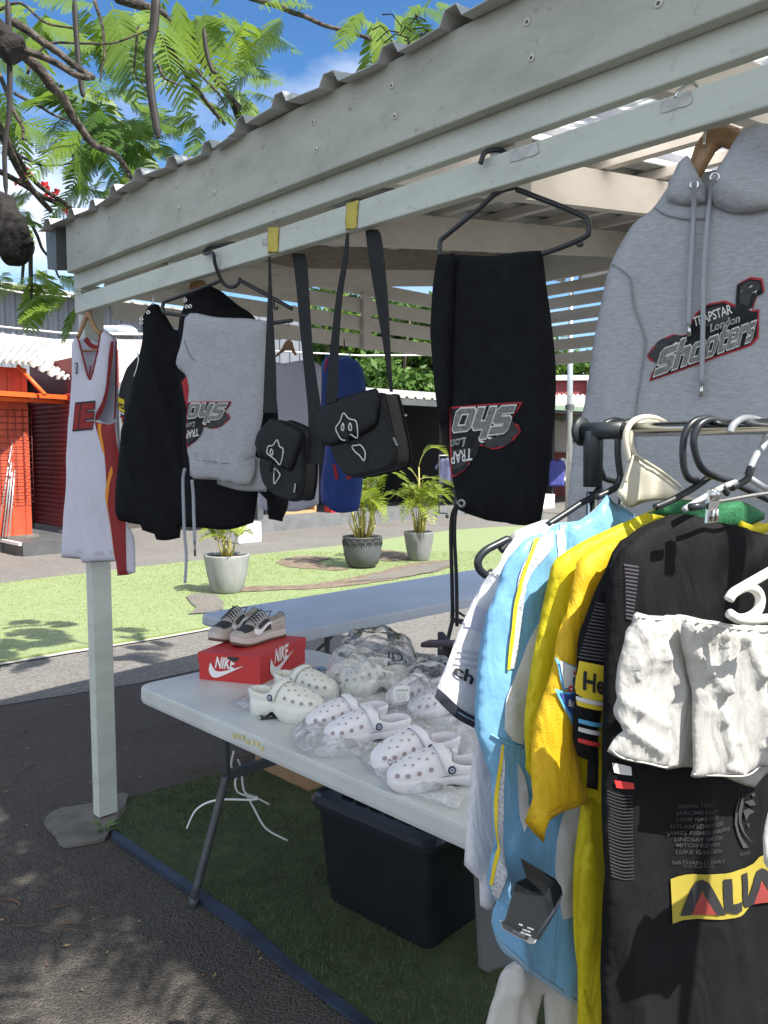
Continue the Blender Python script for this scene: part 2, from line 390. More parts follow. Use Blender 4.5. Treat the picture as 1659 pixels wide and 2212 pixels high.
sheet('road', [(-900, 1240), (-900, 1205), (0, 1170), (300, 1140), (700, 1080), (1100, 1066), (2400, 1050), (2400, 1190), (1300, 1330), (1000, 1450), (640, 1400), (300, 1475), (150, 1500), (-100, 1540), (-500, 1660)], .004, M_ASPHLIT, step=1.0)  # sunlit paler sheet, near edge drawn along the roof's shadow
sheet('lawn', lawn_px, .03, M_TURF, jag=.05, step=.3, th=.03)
sheet('lawn_edge_strip', [(-260, 1470), (0, 1424), (150, 1400), (430, 1355), (760, 1294), (1048, 1240), (1300, 1203), (1300, 1209), (1048, 1248), (760, 1303), (430, 1364), (150, 1411), (0, 1436), (-260, 1486)], .016, mat('pale edging', (.42, .4, .37), .9, var=.3, vs=8), jag=.03)
soil_px = [C6((180, 806), (340, 776), (600, 771), (800, 746), (1000, 703), (1080, 682), (1230, 655), (1390, 640), (1390, 662), (1300, 700), (1100, 738), (900, 768), (700, 787), (340, 802), (220, 812)),
           C6((500, 650), (600, 621), (740, 626), (760, 640), (700, 658), (860, 690), (800, 697), (560, 677)),
           C6((1015, 592), (1120, 602), (1190, 640), (1060, 650), (1010, 640))]
for q in soil_px: sheet('bare_ground', q, .038, M_SOIL, jag=.08, step=.12)
sheet('gravel_patch', [(405, 1288), (430, 1281), (455, 1281), (482, 1300), (472, 1318), (430, 1326), (405, 1325), (418, 1312)], .044, M_GRAV, jag=.08, step=.1)
sheet('gravel_patch', C6((860, 752), (1000, 716), (1230, 668), (1385, 648), (1380, 661), (1280, 700), (1100, 733)), .044, M_GRAV, jag=.08, step=.1)
# stall floor: turf mat with its navy edge, and the footing of the post
def C4(*pts): return [(.6282 * x, 1591 + .6282 * y) for x, y in pts]
turf2_px = C4((385, 305), (430, 235), (470, 205), (900, 88), (1500, -60), (2300, -60), (3000, 900), (2600, 1800), (1500, 1130), (1290, 985), (1000, 770), (860, 640), (600, 465))
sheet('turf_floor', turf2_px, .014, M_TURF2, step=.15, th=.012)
sheet('edging_strip', C4((380, 312), (600, 464), (860, 640), (1000, 768), (1290, 985), (1500, 1130), (1470, 1150), (1250, 995), (985, 795), (835, 670), (590, 490), (385, 345)), .02, M_NAVY, step=.1, th=.016)
sheet('footing_pad', C4((172, 278), (215, 246), (310, 230), (430, 198), (462, 204), (400, 285), (350, 345), (250, 362), (192, 332)), .014, M_CONC, step=.04, jag=.05, th=.012)
# short turf pile on the mat and the lawn (nobody could count it)
def blades(name, poly_px, z, m, n, h0, h1, wd, ymax=9.5):
    P = [on_z(x, y, z) for x, y in poly_px]; P = np.array([(p.x, p.y) for p in P]); lo, hi = P.min(0), P.max(0); hi[1] = min(hi[1], ymax); lo[0] = max(lo[0], -7); hi[0] = min(hi[0], 7)
    rs = np.random.RandomState(3); q = lo + rs.rand(int(n * 3), 2) * (hi - lo); q = q[inside([tuple(p) for p in P], q)][:n]; k = len(q)
    a = rs.rand(k) * 6.283; h = h0 + rs.rand(k) * (h1 - h0); lx = rs.randn(k) * .4; ly = rs.randn(k) * .4
    ww = wd * (1 + .12 * q[:, 1]); v = np.empty((k, 3, 3))
    v[:, 0] = np.stack([q[:, 0] - np.cos(a) * ww, q[:, 1] - np.sin(a) * ww, np.full(k, z)], 1); v[:, 1] = np.stack([q[:, 0] + np.cos(a) * ww, q[:, 1] + np.sin(a) * ww, np.full(k, z)], 1)
    v[:, 2] = np.stack([q[:, 0] + lx * h, q[:, 1] + ly * h, z + h], 1)
    me = bpy.data.meshes.new(name); me.from_pydata(v.reshape(-1, 3).tolist(), [], np.arange(3 * k).reshape(-1, 3).tolist())
    return tag(link(name, me, m, loc=(0, 0, 0)), kind='stuff', cat='grass', label='short artificial grass pile on the ' + ('mat under the stall' if 'mat' in m.name else 'sunny lawn'))
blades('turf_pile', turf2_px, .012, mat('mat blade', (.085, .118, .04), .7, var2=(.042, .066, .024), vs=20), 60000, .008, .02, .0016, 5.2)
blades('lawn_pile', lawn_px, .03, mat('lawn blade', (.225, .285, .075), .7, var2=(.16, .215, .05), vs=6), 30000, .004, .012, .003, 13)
# fallen twigs and leaf stalks on the shaded asphalt
mb = MB(); rs = random.Random(5)
for i in range(150):
    x = rs.uniform(-3.2, .6); y = rs.uniform(1.6, 4.8); L = rs.uniform(.03, .28); a = rs.uniform(0, 6.28); c = rs.uniform(-2.2, 2.2); pts = []; px, py = x, y
    for k in range(7):
        pts.append((px, py, .006 + .006 * abs(math.sin(k)))); px += math.cos(a) * L / 6; py += math.sin(a) * L / 6; a += c / 6
    mb.tube(pts, rs.uniform(.0012, .003), 4)
for i in range(420):
    x = rs.uniform(-3.4, .9); y = rs.uniform(1.5, 5.2); a = rs.uniform(0, 6.28); l = rs.uniform(.004, .014); q = Vector((math.cos(a), math.sin(a), 0)); r_ = Vector((-q.y, q.x, 0)); c = Vector((x, y, .008))
    mb.add([c - q * l, c - r_ * l * .4 + Z * .003, c + q * l, c + r_ * l * .4], [(0, 1, 2, 3)], 1 if i % 3 else 0)
tag(mb.build('ground_litter', [mat('twig', (.16, .085, .045), .8, var=.4, vs=9), mat('dry leaflet', (.3, .22, .1), .8, var=.4, vs=30)], loc=(0, 0, 0)), 'fallen twigs, stalks and leaflets scattered on the shaded asphalt', 'leaf litter', kind='stuff')
# ================================================================== the stall
M_PAINT = mat('stall paint', (.57, .61, .55), .55, var2=(.455, .485, .435), vs=3.0, bump=.2, bs=40, stretch=(1, 1, 3), detail=11, contrast=(.28, .55), spk=.3)
M_PAINTF = mat('fascia paint', (.485, .505, .445), .6, var2=(.33, .345, .295), vs=2.4, bump=.3, bs=40, stretch=(1, 1, 2.5), detail=12, contrast=(.3, .58), spk=.42)
M_WOOD = mat('bare board', (.46, .41, .35), .75, var2=(.31, .27, .23), vs=6, stretch=(3, 3, 14), bump=.2, bs=30)
M_ROOF = mat('roof metal', (.55, .56, .55), .5, var2=(.38, .39, .385), vs=5, metal=.0, bump=.1, bs=20)
M_ROOFC = mat('clear roof sheet', (.86, .80, .75), .4, trans=.85, var=.15, vs=4)
M_GUT = mat('gutter paint', (.13, .145, .145), .5, var=.3, vs=8)
M_CREAMLIT = mat('cream paint bounce-lit', (.78, .75, .69), .6, var2=(.66, .63, .575), vs=3.0, bump=.2, bs=40, stretch=(1, 1, 3), detail=10, contrast=(.28, .55))  # cream paint, lightened and warmed for the bounce light under the roof
M_HOLE = mat('screw hole', (.12, .12, .1), .8)
M_PUTTY = mat('screw filler', (.66, .66, .6), .7)
SL = .14                                        # roof slope, rising away from the front
stall = thing('market_stall', 'off-white timber market stall with slatted sides and corrugated roof', 'market stall', SW(0, 0, 0))
def beam(name, t0, t1, d0, d1, z0, z1, m=None, slope=0.0, bev=.004, parent=stall):
    mb = MB()
    if slope:
        q = [(t0, d0, z0 + slope * d0), (t1, d0, z0 + slope * d0), (t1, d1, z0 + slope * d1), (t0, d1, z0 + slope * d1)]
        v = [SW(*p) for p in q] + [SW(p[0], p[1], p[2] + z1 - z0) for p in q]
        mb.add(v, [(0, 3, 2, 1), (4, 5, 6, 7), (0, 1, 5, 4), (1, 2, 6, 5), (2, 3, 7, 6), (3, 0, 4, 7)])
        return mb.build(name, m or M_PAINT, parent, fix=True)
    mb.box(SW((t0 + t1) / 2, (d0 + d1) / 2, (z0 + z1) / 2), (t1 - t0, d1 - d0, z1 - z0), X=E1, Y=E2, Z=Z, bev=bev)
    return mb.build(name, m or M_PAINT, parent, fix=True)
TE = 4.7; DB = 3.1
beam('post', -.060, .0, 0, .088, 0.02, 2.33)
beam('post', TE - .1, TE - .01, 0, .088, 0.0, 2.33)
beam('post', TE - .1, TE - .01, DB, DB + .09, 0.0, 2.78)
beam('fascia_board', .008, TE + .1, -.070, -.0365, 2.366, 2.566, M_PAINTF)
beam('front_rail', -.012, TE, -.034, -.002, 2.303, 2.40)
beam('front_rail', -.012, TE, -.0338, -.0022, 2.207, 2.279)
beam('rail_spacer', -.012, .043, -.033, -.003, 2.2785, 2.3035)
beam('fixing_batten', .05, TE, -.034, -.004, 2.41, 2.54)
for t in (.75, 1.6, 2.45, 3.3, 4.15): beam('rafter', t - .022, t + .022, .02, DB, 2.38, 2.525, M_CREAMLIT, SL)
beam('side_rafter', .006, .034, .09, DB, 2.315, 2.405, M_CREAMLIT, SL)
beam('barge_board', -.075, -.045, .0, DB, 2.40, 2.56, M_WOOD, SL)
beam('front_bracket', 2.164, 2.237, .002, .066, 2.2, 2.45, M_CREAMLIT)
beam('front_bracket', .70, .745, .002, .06, 2.2, 2.45)
for d in (.06, .5, .95, 1.4, 1.85, 2.3, 2.75, 3.08):
    beam('purlin', -.03, TE, d - .035, d + .035, 2.53, 2.57, M_CREAMLIT, SL)
for k in range(4): beam('slat', .002, .022, .12, DB - .01, 2.2 + .0965 * k, 2.275 + .0965 * k, M_CREAMLIT, bev=.002)
for d in (.94, 1.555, 2.4): beam('slat_batten', .022, .05, d, d + .06, 2.19, 2.50, M_CREAMLIT)
for k in range(6): beam('slat', .06, TE - .12, DB + .002, DB + .022, 2.2 + .092 * k, 2.272 + .092 * k, M_CREAMLIT, bev=.002)
beam('back_board', .06, TE - .12, DB + .002, DB + .024, 2.756, 2.84, M_CREAMLIT); beam('back_board', .06, TE - .12, DB + .004, DB + .026, 2.843, 3.02, M_CREAMLIT)
for t in (.06, 1.9): beam('slat_batten', t, t + .06, DB - .03, DB, 2.19, 2.8)
beam('post', .0, .085, DB + .03, DB + .115, 0.02, 2.95)
# roof sheet: trapezoid ribs running up the slope
def ribs(t0, t1, pitch=.2):
    o = []; t = t0
    while t < t1:
        for dt, z in ((0, 0), (.045, 0), (.062, .029), (.098, .029), (.115, 0)): o.append((t + dt, z))
        t += pitch
    return o + [(min(t, t1 + .2), 0)]
def roof_sheet(t0, t1, m, dz=0.0, d0=-.115, d1=None):
    pr = ribs(t0, t1); mb = MB(); ds = [d0, .3, .9, 1.6, 2.4, DB + .25] if d1 is None else [d0, (d0 + d1) / 2, d1]; rr = random.Random(int(t0 * 50))
    v = [SW(t, d + (.0 if j else .012 * math.sin(t * 7)), 2.572 + SL * d + z + dz + (.006 * math.sin(t * 9 + 1) if j == 0 else 0)) for j, d in enumerate(ds) for t, z in pr]; n = len(pr)
    mb.add(v, [(j * n + i, j * n + i + 1, (j + 1) * n + i + 1, (j + 1) * n + i) for j in range(len(ds) - 1) for i in range(n - 1)])
    o = mb.build('roof_sheet', m, stall)
    if m is not M_ROOFC: s = o.modifiers.new('s', 'SOLIDIFY'); s.thickness = .0025
    return o
roof_sheet(-.14, 1.22, M_ROOF); roof_sheet(1.26, 1.6, M_ROOF, .003); roof_sheet(1.66, 2.6, M_ROOF, .003, -.115, .16); roof_sheet(1.66, 2.6, M_ROOFC, .006, .1); roof_sheet(2.66, 3.4, M_ROOFC, .003); roof_sheet(3.46, 4.7, M_ROOFC)
mb = MB()
mb.prism([SW(-.175, -.075, 2.41), SW(-.082, -.075, 2.39), SW(-.078, -.075, 2.563), SW(-.185, -.075, 2.575), SW(-.185, -.075, 2.545)], E2 * (DB + .3) + Z * (SL * (DB + .3)))
mb.build('gutter', M_GUT, stall, fix=True)
# screws: small recessed dots with filler
N_ = -E2
for t in (.13, .9, 1.12, 1.62, 1.92, 2.32, 2.6, 3.2):
    for z in (2.432, 2.507):
        mb = MB(); c = SW(t + .012 * math.sin(z * 99), -.0712, z); mb.lathe(c, [(.0085, 0), (.0085, .0008), (.004, .0014)], 10, 1, axis=N_); mb.lathe(c + N_ * .0013, [(.0035, 0), (.0001, .001)], 8, 0, axis=N_); mb.build('screw_head', [M_HOLE, M_PUTTY], stall)
for t in (.02, .5, 1.5, 2.2):
    for z in (2.225, 2.262, 2.33): mb = MB(); mb.lathe(SW(t, -.0355, z), [(.003, 0), (.0001, .001)], 8, 0, axis=N_); mb.build('screw_head', M_PUTTY, stall)
M_TAPE = mat('old tape', (.5, .5, .46), .3, var=.35, vs=40, spec=.8)   # old clear tape scraps and peeled paint on the lower rail
for t0, w_, z, h_ in ((2.25, .075, 2.262, .024), (2.6, .06, 2.262, .022), (2.83, .06, 2.248, .05), (1.33, .03, 2.25, .018)):
    v = []; mb = MB()
    for i in range(9):
        for j in range(4): v.append(SW(t0 + w_ * i / 8 + .004 * noise.noise((i * 1.3, j, t0)), -.0356 - .0022 * abs(noise.noise((i * .9, j * .8, t0 * 5))), z - h_ / 2 + h_ * j / 3 + .2 * h_ * noise.noise((i * .7, j, 3))))
    mb.add(v, [(i * 4 + j, i * 4 + j + 1, i * 4 + j + 5, i * 4 + j + 4) for i in range(8) for j in range(3)], 0, True); mb.build('tape_remnant', M_TAPE, stall)
# ================================================================== shops behind
M_ORANGE = mat('orange paint', (.56, .085, .035), .5, var=.25, vs=3, bump=.05, bs=10)
M_ORANGE2 = mat('bright orange beam', (.75, .14, .03), .45, var=.15, vs=5)
M_REDSH = mat('red shutter', (.42, .055, .06), .5, var=.3, vs=2.5)
M_DKRED = mat('dark red wall', (.22, .035, .035), .6, var=.3, vs=2)
M_WHROOF = mat('white roof sheet', (.62, .60, .565), .5, var2=(.34, .325, .30), vs=2.2, stretch=(1, 1, 1), detail=8)
M_GREYCLAD = mat('grey cladding', (.22, .24, .265), .5, var=.15, vs=.6)
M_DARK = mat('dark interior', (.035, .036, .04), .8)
M_DGREY = mat('dark grey paint', (.085, .09, .095), .6, var=.3, vs=3)
M_METAL = mat('galvanised metal', (.55, .57, .58), .35, metal=.7, var=.2, vs=10)
M_WHITE = mat('white plaster', (.78, .77, .74), .7, var=.15, vs=3)
M_GREEN = mat('green gutter', (.19, .26, .19), .6)
def shutter(mb, P, X, w_, z0, z1, N, pitch=.09, dep=.018):
    """roller shutter: horizontal ribs on an upright rectangle"""
    k = int((z1 - z0) / pitch); X = Vector(X); N = Vector(N); vs = []; P = Vector(P)
    for i in range(k):
        for f, o in ((0, 0), (.55, dep), (.85, dep), (1, 0)): vs.append((z0 + (i + f) * pitch, o))
    v = []
    for z, o in vs: v += [P + Z * z + N * o, P + X * w_ + Z * z + N * o]
    mb.add(v, [(2 * i, 2 * i + 1, 2 * i + 3, 2 * i + 2) for i in range(len(vs) - 1)])
def corrug(mb, a, b, c, d, n, h=.03, mi=0, th=.01):
    """corrugated sheet a-b (eave) to d-c (ridge); ribs run from eave to ridge"""
    a, b, c, d = map(Vector, (a, b, c, d)); N = (b - a).cross(d - a).normalized()
    if N.z < 0: N = -N
    v = []; m = 0
    for i in range(n):
        for f, o in ((0, 0), (.55, 0), (.66, h), (.86, h), (.97, 0)):
            t = (i + f) / n; v += [a + (b - a) * t + N * o, d + (c - d) * t + N * o]; m += 1
    mb.add(v, [(2 * i, 2 * i + 1, 2 * i + 3, 2 * i + 2) for i in range(m - 1)], mi)
fa = on_z(71, 1187)                            # street corner of the orange shop
shopA = thing('orange_shop', 'orange-red market shop with a folded-out orange awning beam and white corrugated roof', 'shop', fa)
mb = MB(); H1 = 3.06
mb.box(fa - E2 * .42 - E1 * .06 + Z * (H1 / 2 + .12), (.84, .12, H1 - .24), X=E2, Y=-E1)                     # corner pier
for o in (.08, .30, .52, .76): mb.box(fa - E2 * o + E1 * .006 + Z * (H1 / 2 + .12), (.035, .03, H1 - .26), X=E2, Y=-E1)
mb.box(fa - E2 * 3.2 - E1 * .06 + Z * 2.72, (4.7, .11, .78), X=E2, Y=-E1)
for k in range(12): mb.box(fa - E2 * (.95 + k * .38) + E1 * .006 + Z * 2.72, (.035, .03, .76), X=E2, Y=-E1)
mb.build('front_wall', M_ORANGE, shopA)
mb = MB(); shutter(mb, fa - E2 * 5.4 - E1 * .12, E2, 4.5, .28, 2.3, E1); mb.build('door_shutter', mat('pink shutter', (.5, .11, .10), .5, var=.25, vs=2), shopA)
mb = MB(); mb.box(fa - E2 * .93 + E1 * .0 + Z * 1.3, (.09, .1, 2.2), X=E2, Y=-E1); mb.box(fa - E2 * 2.5 + E1 * .02 + Z * 2.36, (3.2, .1, .09), X=E2, Y=-E1); mb.build('door_frame', M_ORANGE2, shopA)
mb = MB(); mb.box(fa - E2 * 3 - E1 * 1.5 + Z * .13, (6.2, 3.1, .26), X=E2, Y=-E1); mb.build('plinth', M_CONC, shopA)
mb = MB(); mb.box(fa - E2 * 3 - E1 * 3 + Z * 1.6, (6, .1, 3.0), X=E2, Y=-E1); mb.box(fa - E2 * .05 - E1 * 1.6 + Z * 1.6, (.1, 3.0, 2.9), X=E2, Y=-E1); mb.build('side_wall', M_DKRED, shopA)
# awning: long beam out from the front, brace up to the wall
mb = MB(); ba = at_y(-40, 848, 12.2); bb = at_y(165, 861, 14.6); X_ = (bb - ba).normalized()
for o, zz in ((0, 0), (.11, -.07)): mb.box((ba + bb) / 2 + Vector((0, 0, zz)) - E1 * o, ((bb - ba).length, .07, .06), X=X_, Y=Z.cross(X_).normalized())
mb.box((ba + bb) / 2 + Z * .04 - E1 * .3, ((bb - ba).length, .5, .025), X=X_, Y=Z.cross(X_).normalized())
mb.build('awning_beam', M_ORANGE2, shopA)
mb = MB(); mb.tube([at_y(38, 790, 13.5), at_y(97, 852, 13.4)], .035, 6); mb.build('awning_brace', M_ORANGE2, shopA)
mb = MB(); rA = [at_y(-70, 777, 11.5), at_y(62, 788, 13.4), at_y(120, 819, 13.9), at_y(272, 824, 15.8)]
corrug(mb, at_y(-70, 779, 11.6), at_y(62, 789, 13.4), at_y(118, 742, 18.4), at_y(-70, 722, 15.6), 9, .05)
corrug(mb, at_y(62, 789, 13.4), at_y(121, 819, 13.9), at_y(151, 748, 18.6), at_y(118, 742, 18.4), 3, .05)
corrug(mb, at_y(121, 819, 13.9), at_y(285, 829, 16.4), at_y(330, 742, 21.5), at_y(151, 748, 18.6), 14, .05)
o = mb.build('roof', M_WHROOF, shopA); sd = o.modifiers.new('s', 'SOLIDIFY'); sd.thickness = .03
mb = MB(); mb.tube([at_y(-70, 722, 15.6), at_y(118, 741, 18.4), at_y(330, 741, 21.5)], .09, 6); mb.build('ridge_cap', M_WHROOF, shopA)
# wire grid panel on the pier
g0 = fa - E2 * .62 + E1 * .05
grid = thing('wire_grid_panel', 'dark wire grid panel fixed on the orange pier', 'grid panel', g0 + Z * .9)
mb = MB()
for k in range(6): mb.tube([g0 + E2 * (.13 * k) + Z * .82, g0 + E2 * (.13 * k) + Z * 2.36], .006, 4)
for k in range(15): mb.tube([g0 + Z * (.82 + .11 * k), g0 + E2 * .65 + Z * (.82 + .11 * k)], .006, 4)
mb.build('wire_mesh', mat('dark wire', (.12, .03, .03), .5), grid)
for k, (x0, x1) in enumerate(((27, -6), (28, 6), (30, 13), (34, 20))):
    mb = MB(); a = at_y(x1, 1172, 13.3 - .02 * k); mb.tube([Vector((a.x, a.y, .27)), at_y(x0, 952 + 14 * k, 13.55 + .03 * k)], .014, 6)
    tag(mb.build('metal_rod', M_METAL), 'pale slotted metal rod leaning in the pink doorway', 'rod', 'rods leaning in the pink doorway')
# red shop next to it, its roller shutter facing us
sp = at_y(72, 1133, 15.6); sp = Vector((sp.x, sp.y, 0)); shopB = thing('red_shop', 'dark red shop front with a wide ribbed roller shutter behind the orange pier', 'shop', sp)
mb = MB(); shutter(mb, sp + Z * 0, E1 * -1, -3.4, .3, 2.75, -E2, .085, .022); mb.build('roller_shutter', M_REDSH, shopB)
mb = MB(); mb.box(sp + E1 * 1.7 + E2 * .1 + Z * 3.0, (3.5, .1, .6), X=E1, Y=E2); mb.build('header_panel', M_DKRED, shopB)
mb = MB(); mb.box(sp + E1 * -.02 - E2 * .04 + Z * 1.6, (.16, .14, 2.9), X=E1, Y=E2); mb.build('shutter_guide', M_DARK, shopB)
mb = MB(); mb.box(sp + E1 * 1.2 - E2 * .62 + Z * .11, (3.2, 1.2, .22), X=E1, Y=E2); mb.build('step', M_DGREY, shopB)
mb = MB(); mb.box(sp + E1 * 1.3 - E2 * 1.24 + Z * .2, (2.9, .05, .05), X=E1, Y=E2); mb.build('step_edge', M_WHITE, shopB)
# tall grey clad building behind
gP = at_y(-160, 1000, 27); gP.z = 0; gX = azv(84)
gb = thing('grey_warehouse', 'tall grey metal-clad building behind the white shop roofs', 'warehouse', gP)
mb = MB(); n = 37; hs = []
for i in range(n):
    x0 = i * .34
    for f, o in ((0, 0), (.45, 0), (.55, .05), (.9, .05)): hs.append((x0 + f * .34, o))
top = lambda x: 7.55 - .14 * x if x < 9 else 6.29
mb.add([p for x, o in hs for p in (gP + gX * x - Vector((-gX.y, gX.x, 0)) * o, gP + gX * x - Vector((-gX.y, gX.x, 0)) * o + Z * top(x))], [(2 * i, 2 * i + 2, 2 * i + 3, 2 * i + 1) for i in range(len(hs) - 1)])
mb.build('clad_wall', M_GREYCLAD, gb)
mb = MB(); G2 = Vector((-gX.y, gX.x, 0)); corrug(mb, gP - G2 * .8 + gX * -1 + Z * 7.62, gP - G2 * .8 + gX * 9.2 + Z * 6.2, gP + G2 * 6 + gX * 9.2 + Z * 7.2, gP + G2 * 6 - gX * 1 + Z * 8.4, 24, .05); o = mb.build('roof', M_WHROOF, gb); sd = o.modifiers.new('s', 'SOLIDIFY'); sd.thickness = .06
mb = MB(); c = at_y(226, 722, 26.4); mb.box(c, (1.25, .08, .55), X=gX, bev=.01); f_ = mb.build('window', M_WHITE, gb); mb = MB(); mb.box(c - Vector((0, .06, 0)), (1.05, .03, .38), X=gX); mb.build('pane', mat('window glass', (.3, .36, .4), .12, spec=.8), f_)
vt = at_y(271, 735, 22.0); mb = MB()
pr = [(.22, -.5), (.22, .02), (.3, .05), (.33, .16), (.29, .28), (.17, .37), (.01, .4)]
mb.lathe(vt, pr, 26)
for k in range(26):
    a = k * 6.283 / 26; mb.tube([vt + Vector((math.cos(a) * r * 1.03, math.sin(a) * r * 1.03, z)) for r, z in pr[2:]], .014, 4)
tag(mb.build('roof_ventilator', M_METAL), 'ribbed silver turbine ventilator on the white roof', 'ventilator')
# a row of open white-roofed stalls along the lane
Bp = on_z(548, 1150); BL = 17.0
shopC = thing('shop_row', 'long open-fronted shop row with white corrugated roof and dark interior', 'shops', Bp)
def C(s, o, z): return Bp + E2 * s - E1 * o + Z * z
mb = MB(); corrug(mb, C(-.6, -.9, 2.85), C(BL, -.9, 2.85), C(BL, 4.2, 3.5), C(-.6, 4.2, 3.5), 62, .045); o = mb.build('roof', M_WHROOF, shopC); sd = o.modifiers.new('s', 'SOLIDIFY'); sd.thickness = .04
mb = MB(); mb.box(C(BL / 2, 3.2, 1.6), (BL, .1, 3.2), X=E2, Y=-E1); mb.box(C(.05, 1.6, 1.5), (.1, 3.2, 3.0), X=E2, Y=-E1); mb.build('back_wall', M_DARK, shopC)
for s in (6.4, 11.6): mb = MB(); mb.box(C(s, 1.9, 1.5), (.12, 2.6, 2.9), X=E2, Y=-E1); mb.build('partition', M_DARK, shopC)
mb = MB(); mb.box(C(BL / 2, -.86, 2.78), (BL, .05, .16), X=E2, Y=-E1); mb.build('eave_board', M_DGREY, shopC)
mb = MB(); mb.box(C(BL / 2 + 3.4, -.95, 2.84), (BL - 6.8, .12, .12), X=E2, Y=-E1); mb.build('gutter', M_GREEN, shopC)
mb = MB(); mb.box(C(3.2, 1.3, .13), (6.6, 2.9, .26), X=E2, Y=-E1); mb.build('platform', mat('platform grey', (.15, .155, .16), .8, var=.25, vs=3), shopC)
mb = MB(); mb.box(C(8.6, -.1, .2), (3.6, .35, .4), X=E2, Y=-E1); mb.build('low_wall', M_WHITE, shopC)
for s in (.1, 3.3, 6.3, 9.2, 12.5, BL - .1):
    mb = MB(); mb.box(C(s, -.05, 1.45), (.14, .12, 2.8), X=E2, Y=-E1); mb.build('post', M_DGREY, shopC)
for s in (3.6, 9.6):
    mb = MB(); mb.tube([C(s, .3, 2.55), C(s + 1.2, .3, 2.55)], .03, 6); mb.build('tube_lamp', mat('tube lamp', (.8, .8, .78), .4), shopC)
def tiny_shirt(name, s, o, z, col, label, w_=.5, h_=.68, az=None, group=None, sleeves=True):
    c = C(s, o, z); X = E2 if az is None else azv(az); N = Vector((X.y, -X.x, 0)); k = w_ / .5
    P = [(-.09, 0), (-.2, -.05), (-.36, -.26), (-.29, -.33), (-.2, -.22), (-.21, -h_), (.21, -h_), (.2, -.22), (.29, -.33), (.36, -.26), (.2, -.05), (.09, 0), (0, -.04)]
    pl = Plane(c, 0); pl.P = Vector((c.x, c.y, 0)); pl.U = X; pl.N = N if N.dot(CP - c) > 0 else -N
    cl = Cloth(pl, None, .04, .07, folds_fn(.015, 7, s), .045, uv=[(x * k, c.z + y) for x, y in P])
    return tag(cl.build(name, mat('cloth ' + '%.2f %.2f %.2f' % col, col, .8, var=.15, vs=8)), label, 'shirt', group)
tiny_shirt('hung_shirt', 9.35, -.35, 2.38, (.012, .012, .014), 'black long shirt on display beneath the white roof right of the tube lamp', .52, .8)
for k in range(9):
    tiny_shirt('hung_shirt', 8.2 + .16 * k, .15 + .1 * (k % 2), 1.45, [(.75, .73, .72), (.06, .09, .3), (.72, .5, .56), (.7, .7, .72), (.55, .6, .75), (.75, .42, .5), (.78, .78, .76), (.08, .1, .28), (.7, .55, .6)][k],
               ['white shirt on the far rail', 'navy shirt on the far rail', 'pink shirt on the far rail', 'pale grey shirt on the far rail', 'light blue shirt on the far rail', 'rose pink shirt on the far rail', 'bright white shirt on the far rail', 'dark blue shirt on the far rail', 'dusty pink shirt on the far rail'][k] + ' behind the palms', .36, .62, 100, 'shirts on the far shop rail')
for k in range(8):
    tiny_shirt('hung_shirt', 5.6 + .17 * k, -.25, 1.5, [(.1, .11, .2), (.06, .06, .09), (.15, .12, .25), (.5, .5, .52), (.05, .07, .16), (.6, .35, .42), (.12, .12, .14), (.7, .7, .7)][k],
               ['slate', 'black', 'violet', 'silver grey', 'midnight blue', 'salmon pink', 'charcoal', 'off-white'][k] + ' shirt on the wheeled rack behind the palm pots', .36, .66, 100, 'shirts on the wheeled rack')
def far_rack(s0, s1, o, z, label):
    r = thing('clothes_rack', label, 'clothes rack', C((s0 + s1) / 2, o, 0)); mb = MB()
    mb.tube([C(s0, o, z), C(s1, o, z)], .018, 6); mb.build('top_rail', M_METAL, r)
    for s in (s0, s1):
        mb = MB(); mb.tube([C(s, o, z), C(s, o, .12)], .018, 6); mb.tube([C(s, o - .28, .12), C(s, o + .28, .12)], .018, 6); mb.build('end_frame', M_DARK, r)
        for q in (-.27, .27):
            mb = MB(); mb.lathe(C(s, o + q, .05), [(.001, -.014), (.048, -.014), (.048, .014), (.001, .014)], 14, axis=E2); mb.build('castor', M_DARK, r)
far_rack(5.4, 7.1, -.25, 1.55, 'wheeled clothes rack with dark uprights standing behind the palm pots')
far_rack(8.0, 9.8, .15, 1.5, 'clothes rack with white and pink shirts behind the low white wall')
# right end: red building, shirts and the light pole
rb0 = at_y(1150, 1000, 33); rb0.z = 0; rb = thing('red_building', 'dark red building with white gutter beyond the light pole', 'building', rb0)
mb = MB(); mb.box(rb0 + Vector((4, 2, 2.3)), (9, 4, 4.6), bev=.02); mb.build('wall', mat('red render', (.28, .05, .055), .7, var=.15, vs=2), rb)
mb = MB(); mb.box(rb0 + Vector((4, -.1, 4.6)), (9.3, .25, .2)); mb.box(rb0 + Vector((2.25, -.15, 4.3)), (.2, .2, .5)); mb.build('gutter', M_WHITE, rb)
mb = MB(); corrug(mb, at_y(1150, 872, 26.6), at_y(1330, 886, 26.6), at_y(1330, 858, 30), at_y(1150, 855, 30), 18, .05); o = mb.build('canopy_roof', M_WHROOF, rb); sd = o.modifiers.new('s', 'SOLIDIFY'); sd.thickness = .05
mb = MB(); a = at_y(1140, 903, 26.4); mb.box(a + Vector((2, 0, 0)), (5, .12, .16)); mb.build('fascia', M_GREEN, rb)
mb = MB(); a = at_y(1150, 980, 29.5); mb.box(Vector((a.x + 2.6, a.y, 1.5)), (6, .1, 3)); mb.build('stall_back', M_DKRED, rb)
pb = on_z(1228, 1092); pb = Vector((pb.x, pb.y, 0)) * .86; pole = thing('light_pole', 'tall pale metal light pole with two floodlights at its top', 'light pole', pb)
mb = MB(); mb.tube([pb, pb + Z * 3.2, pb + Z * 6.4], [.085, .075, .06], 12); mb.build('shaft', M_METAL, pole)
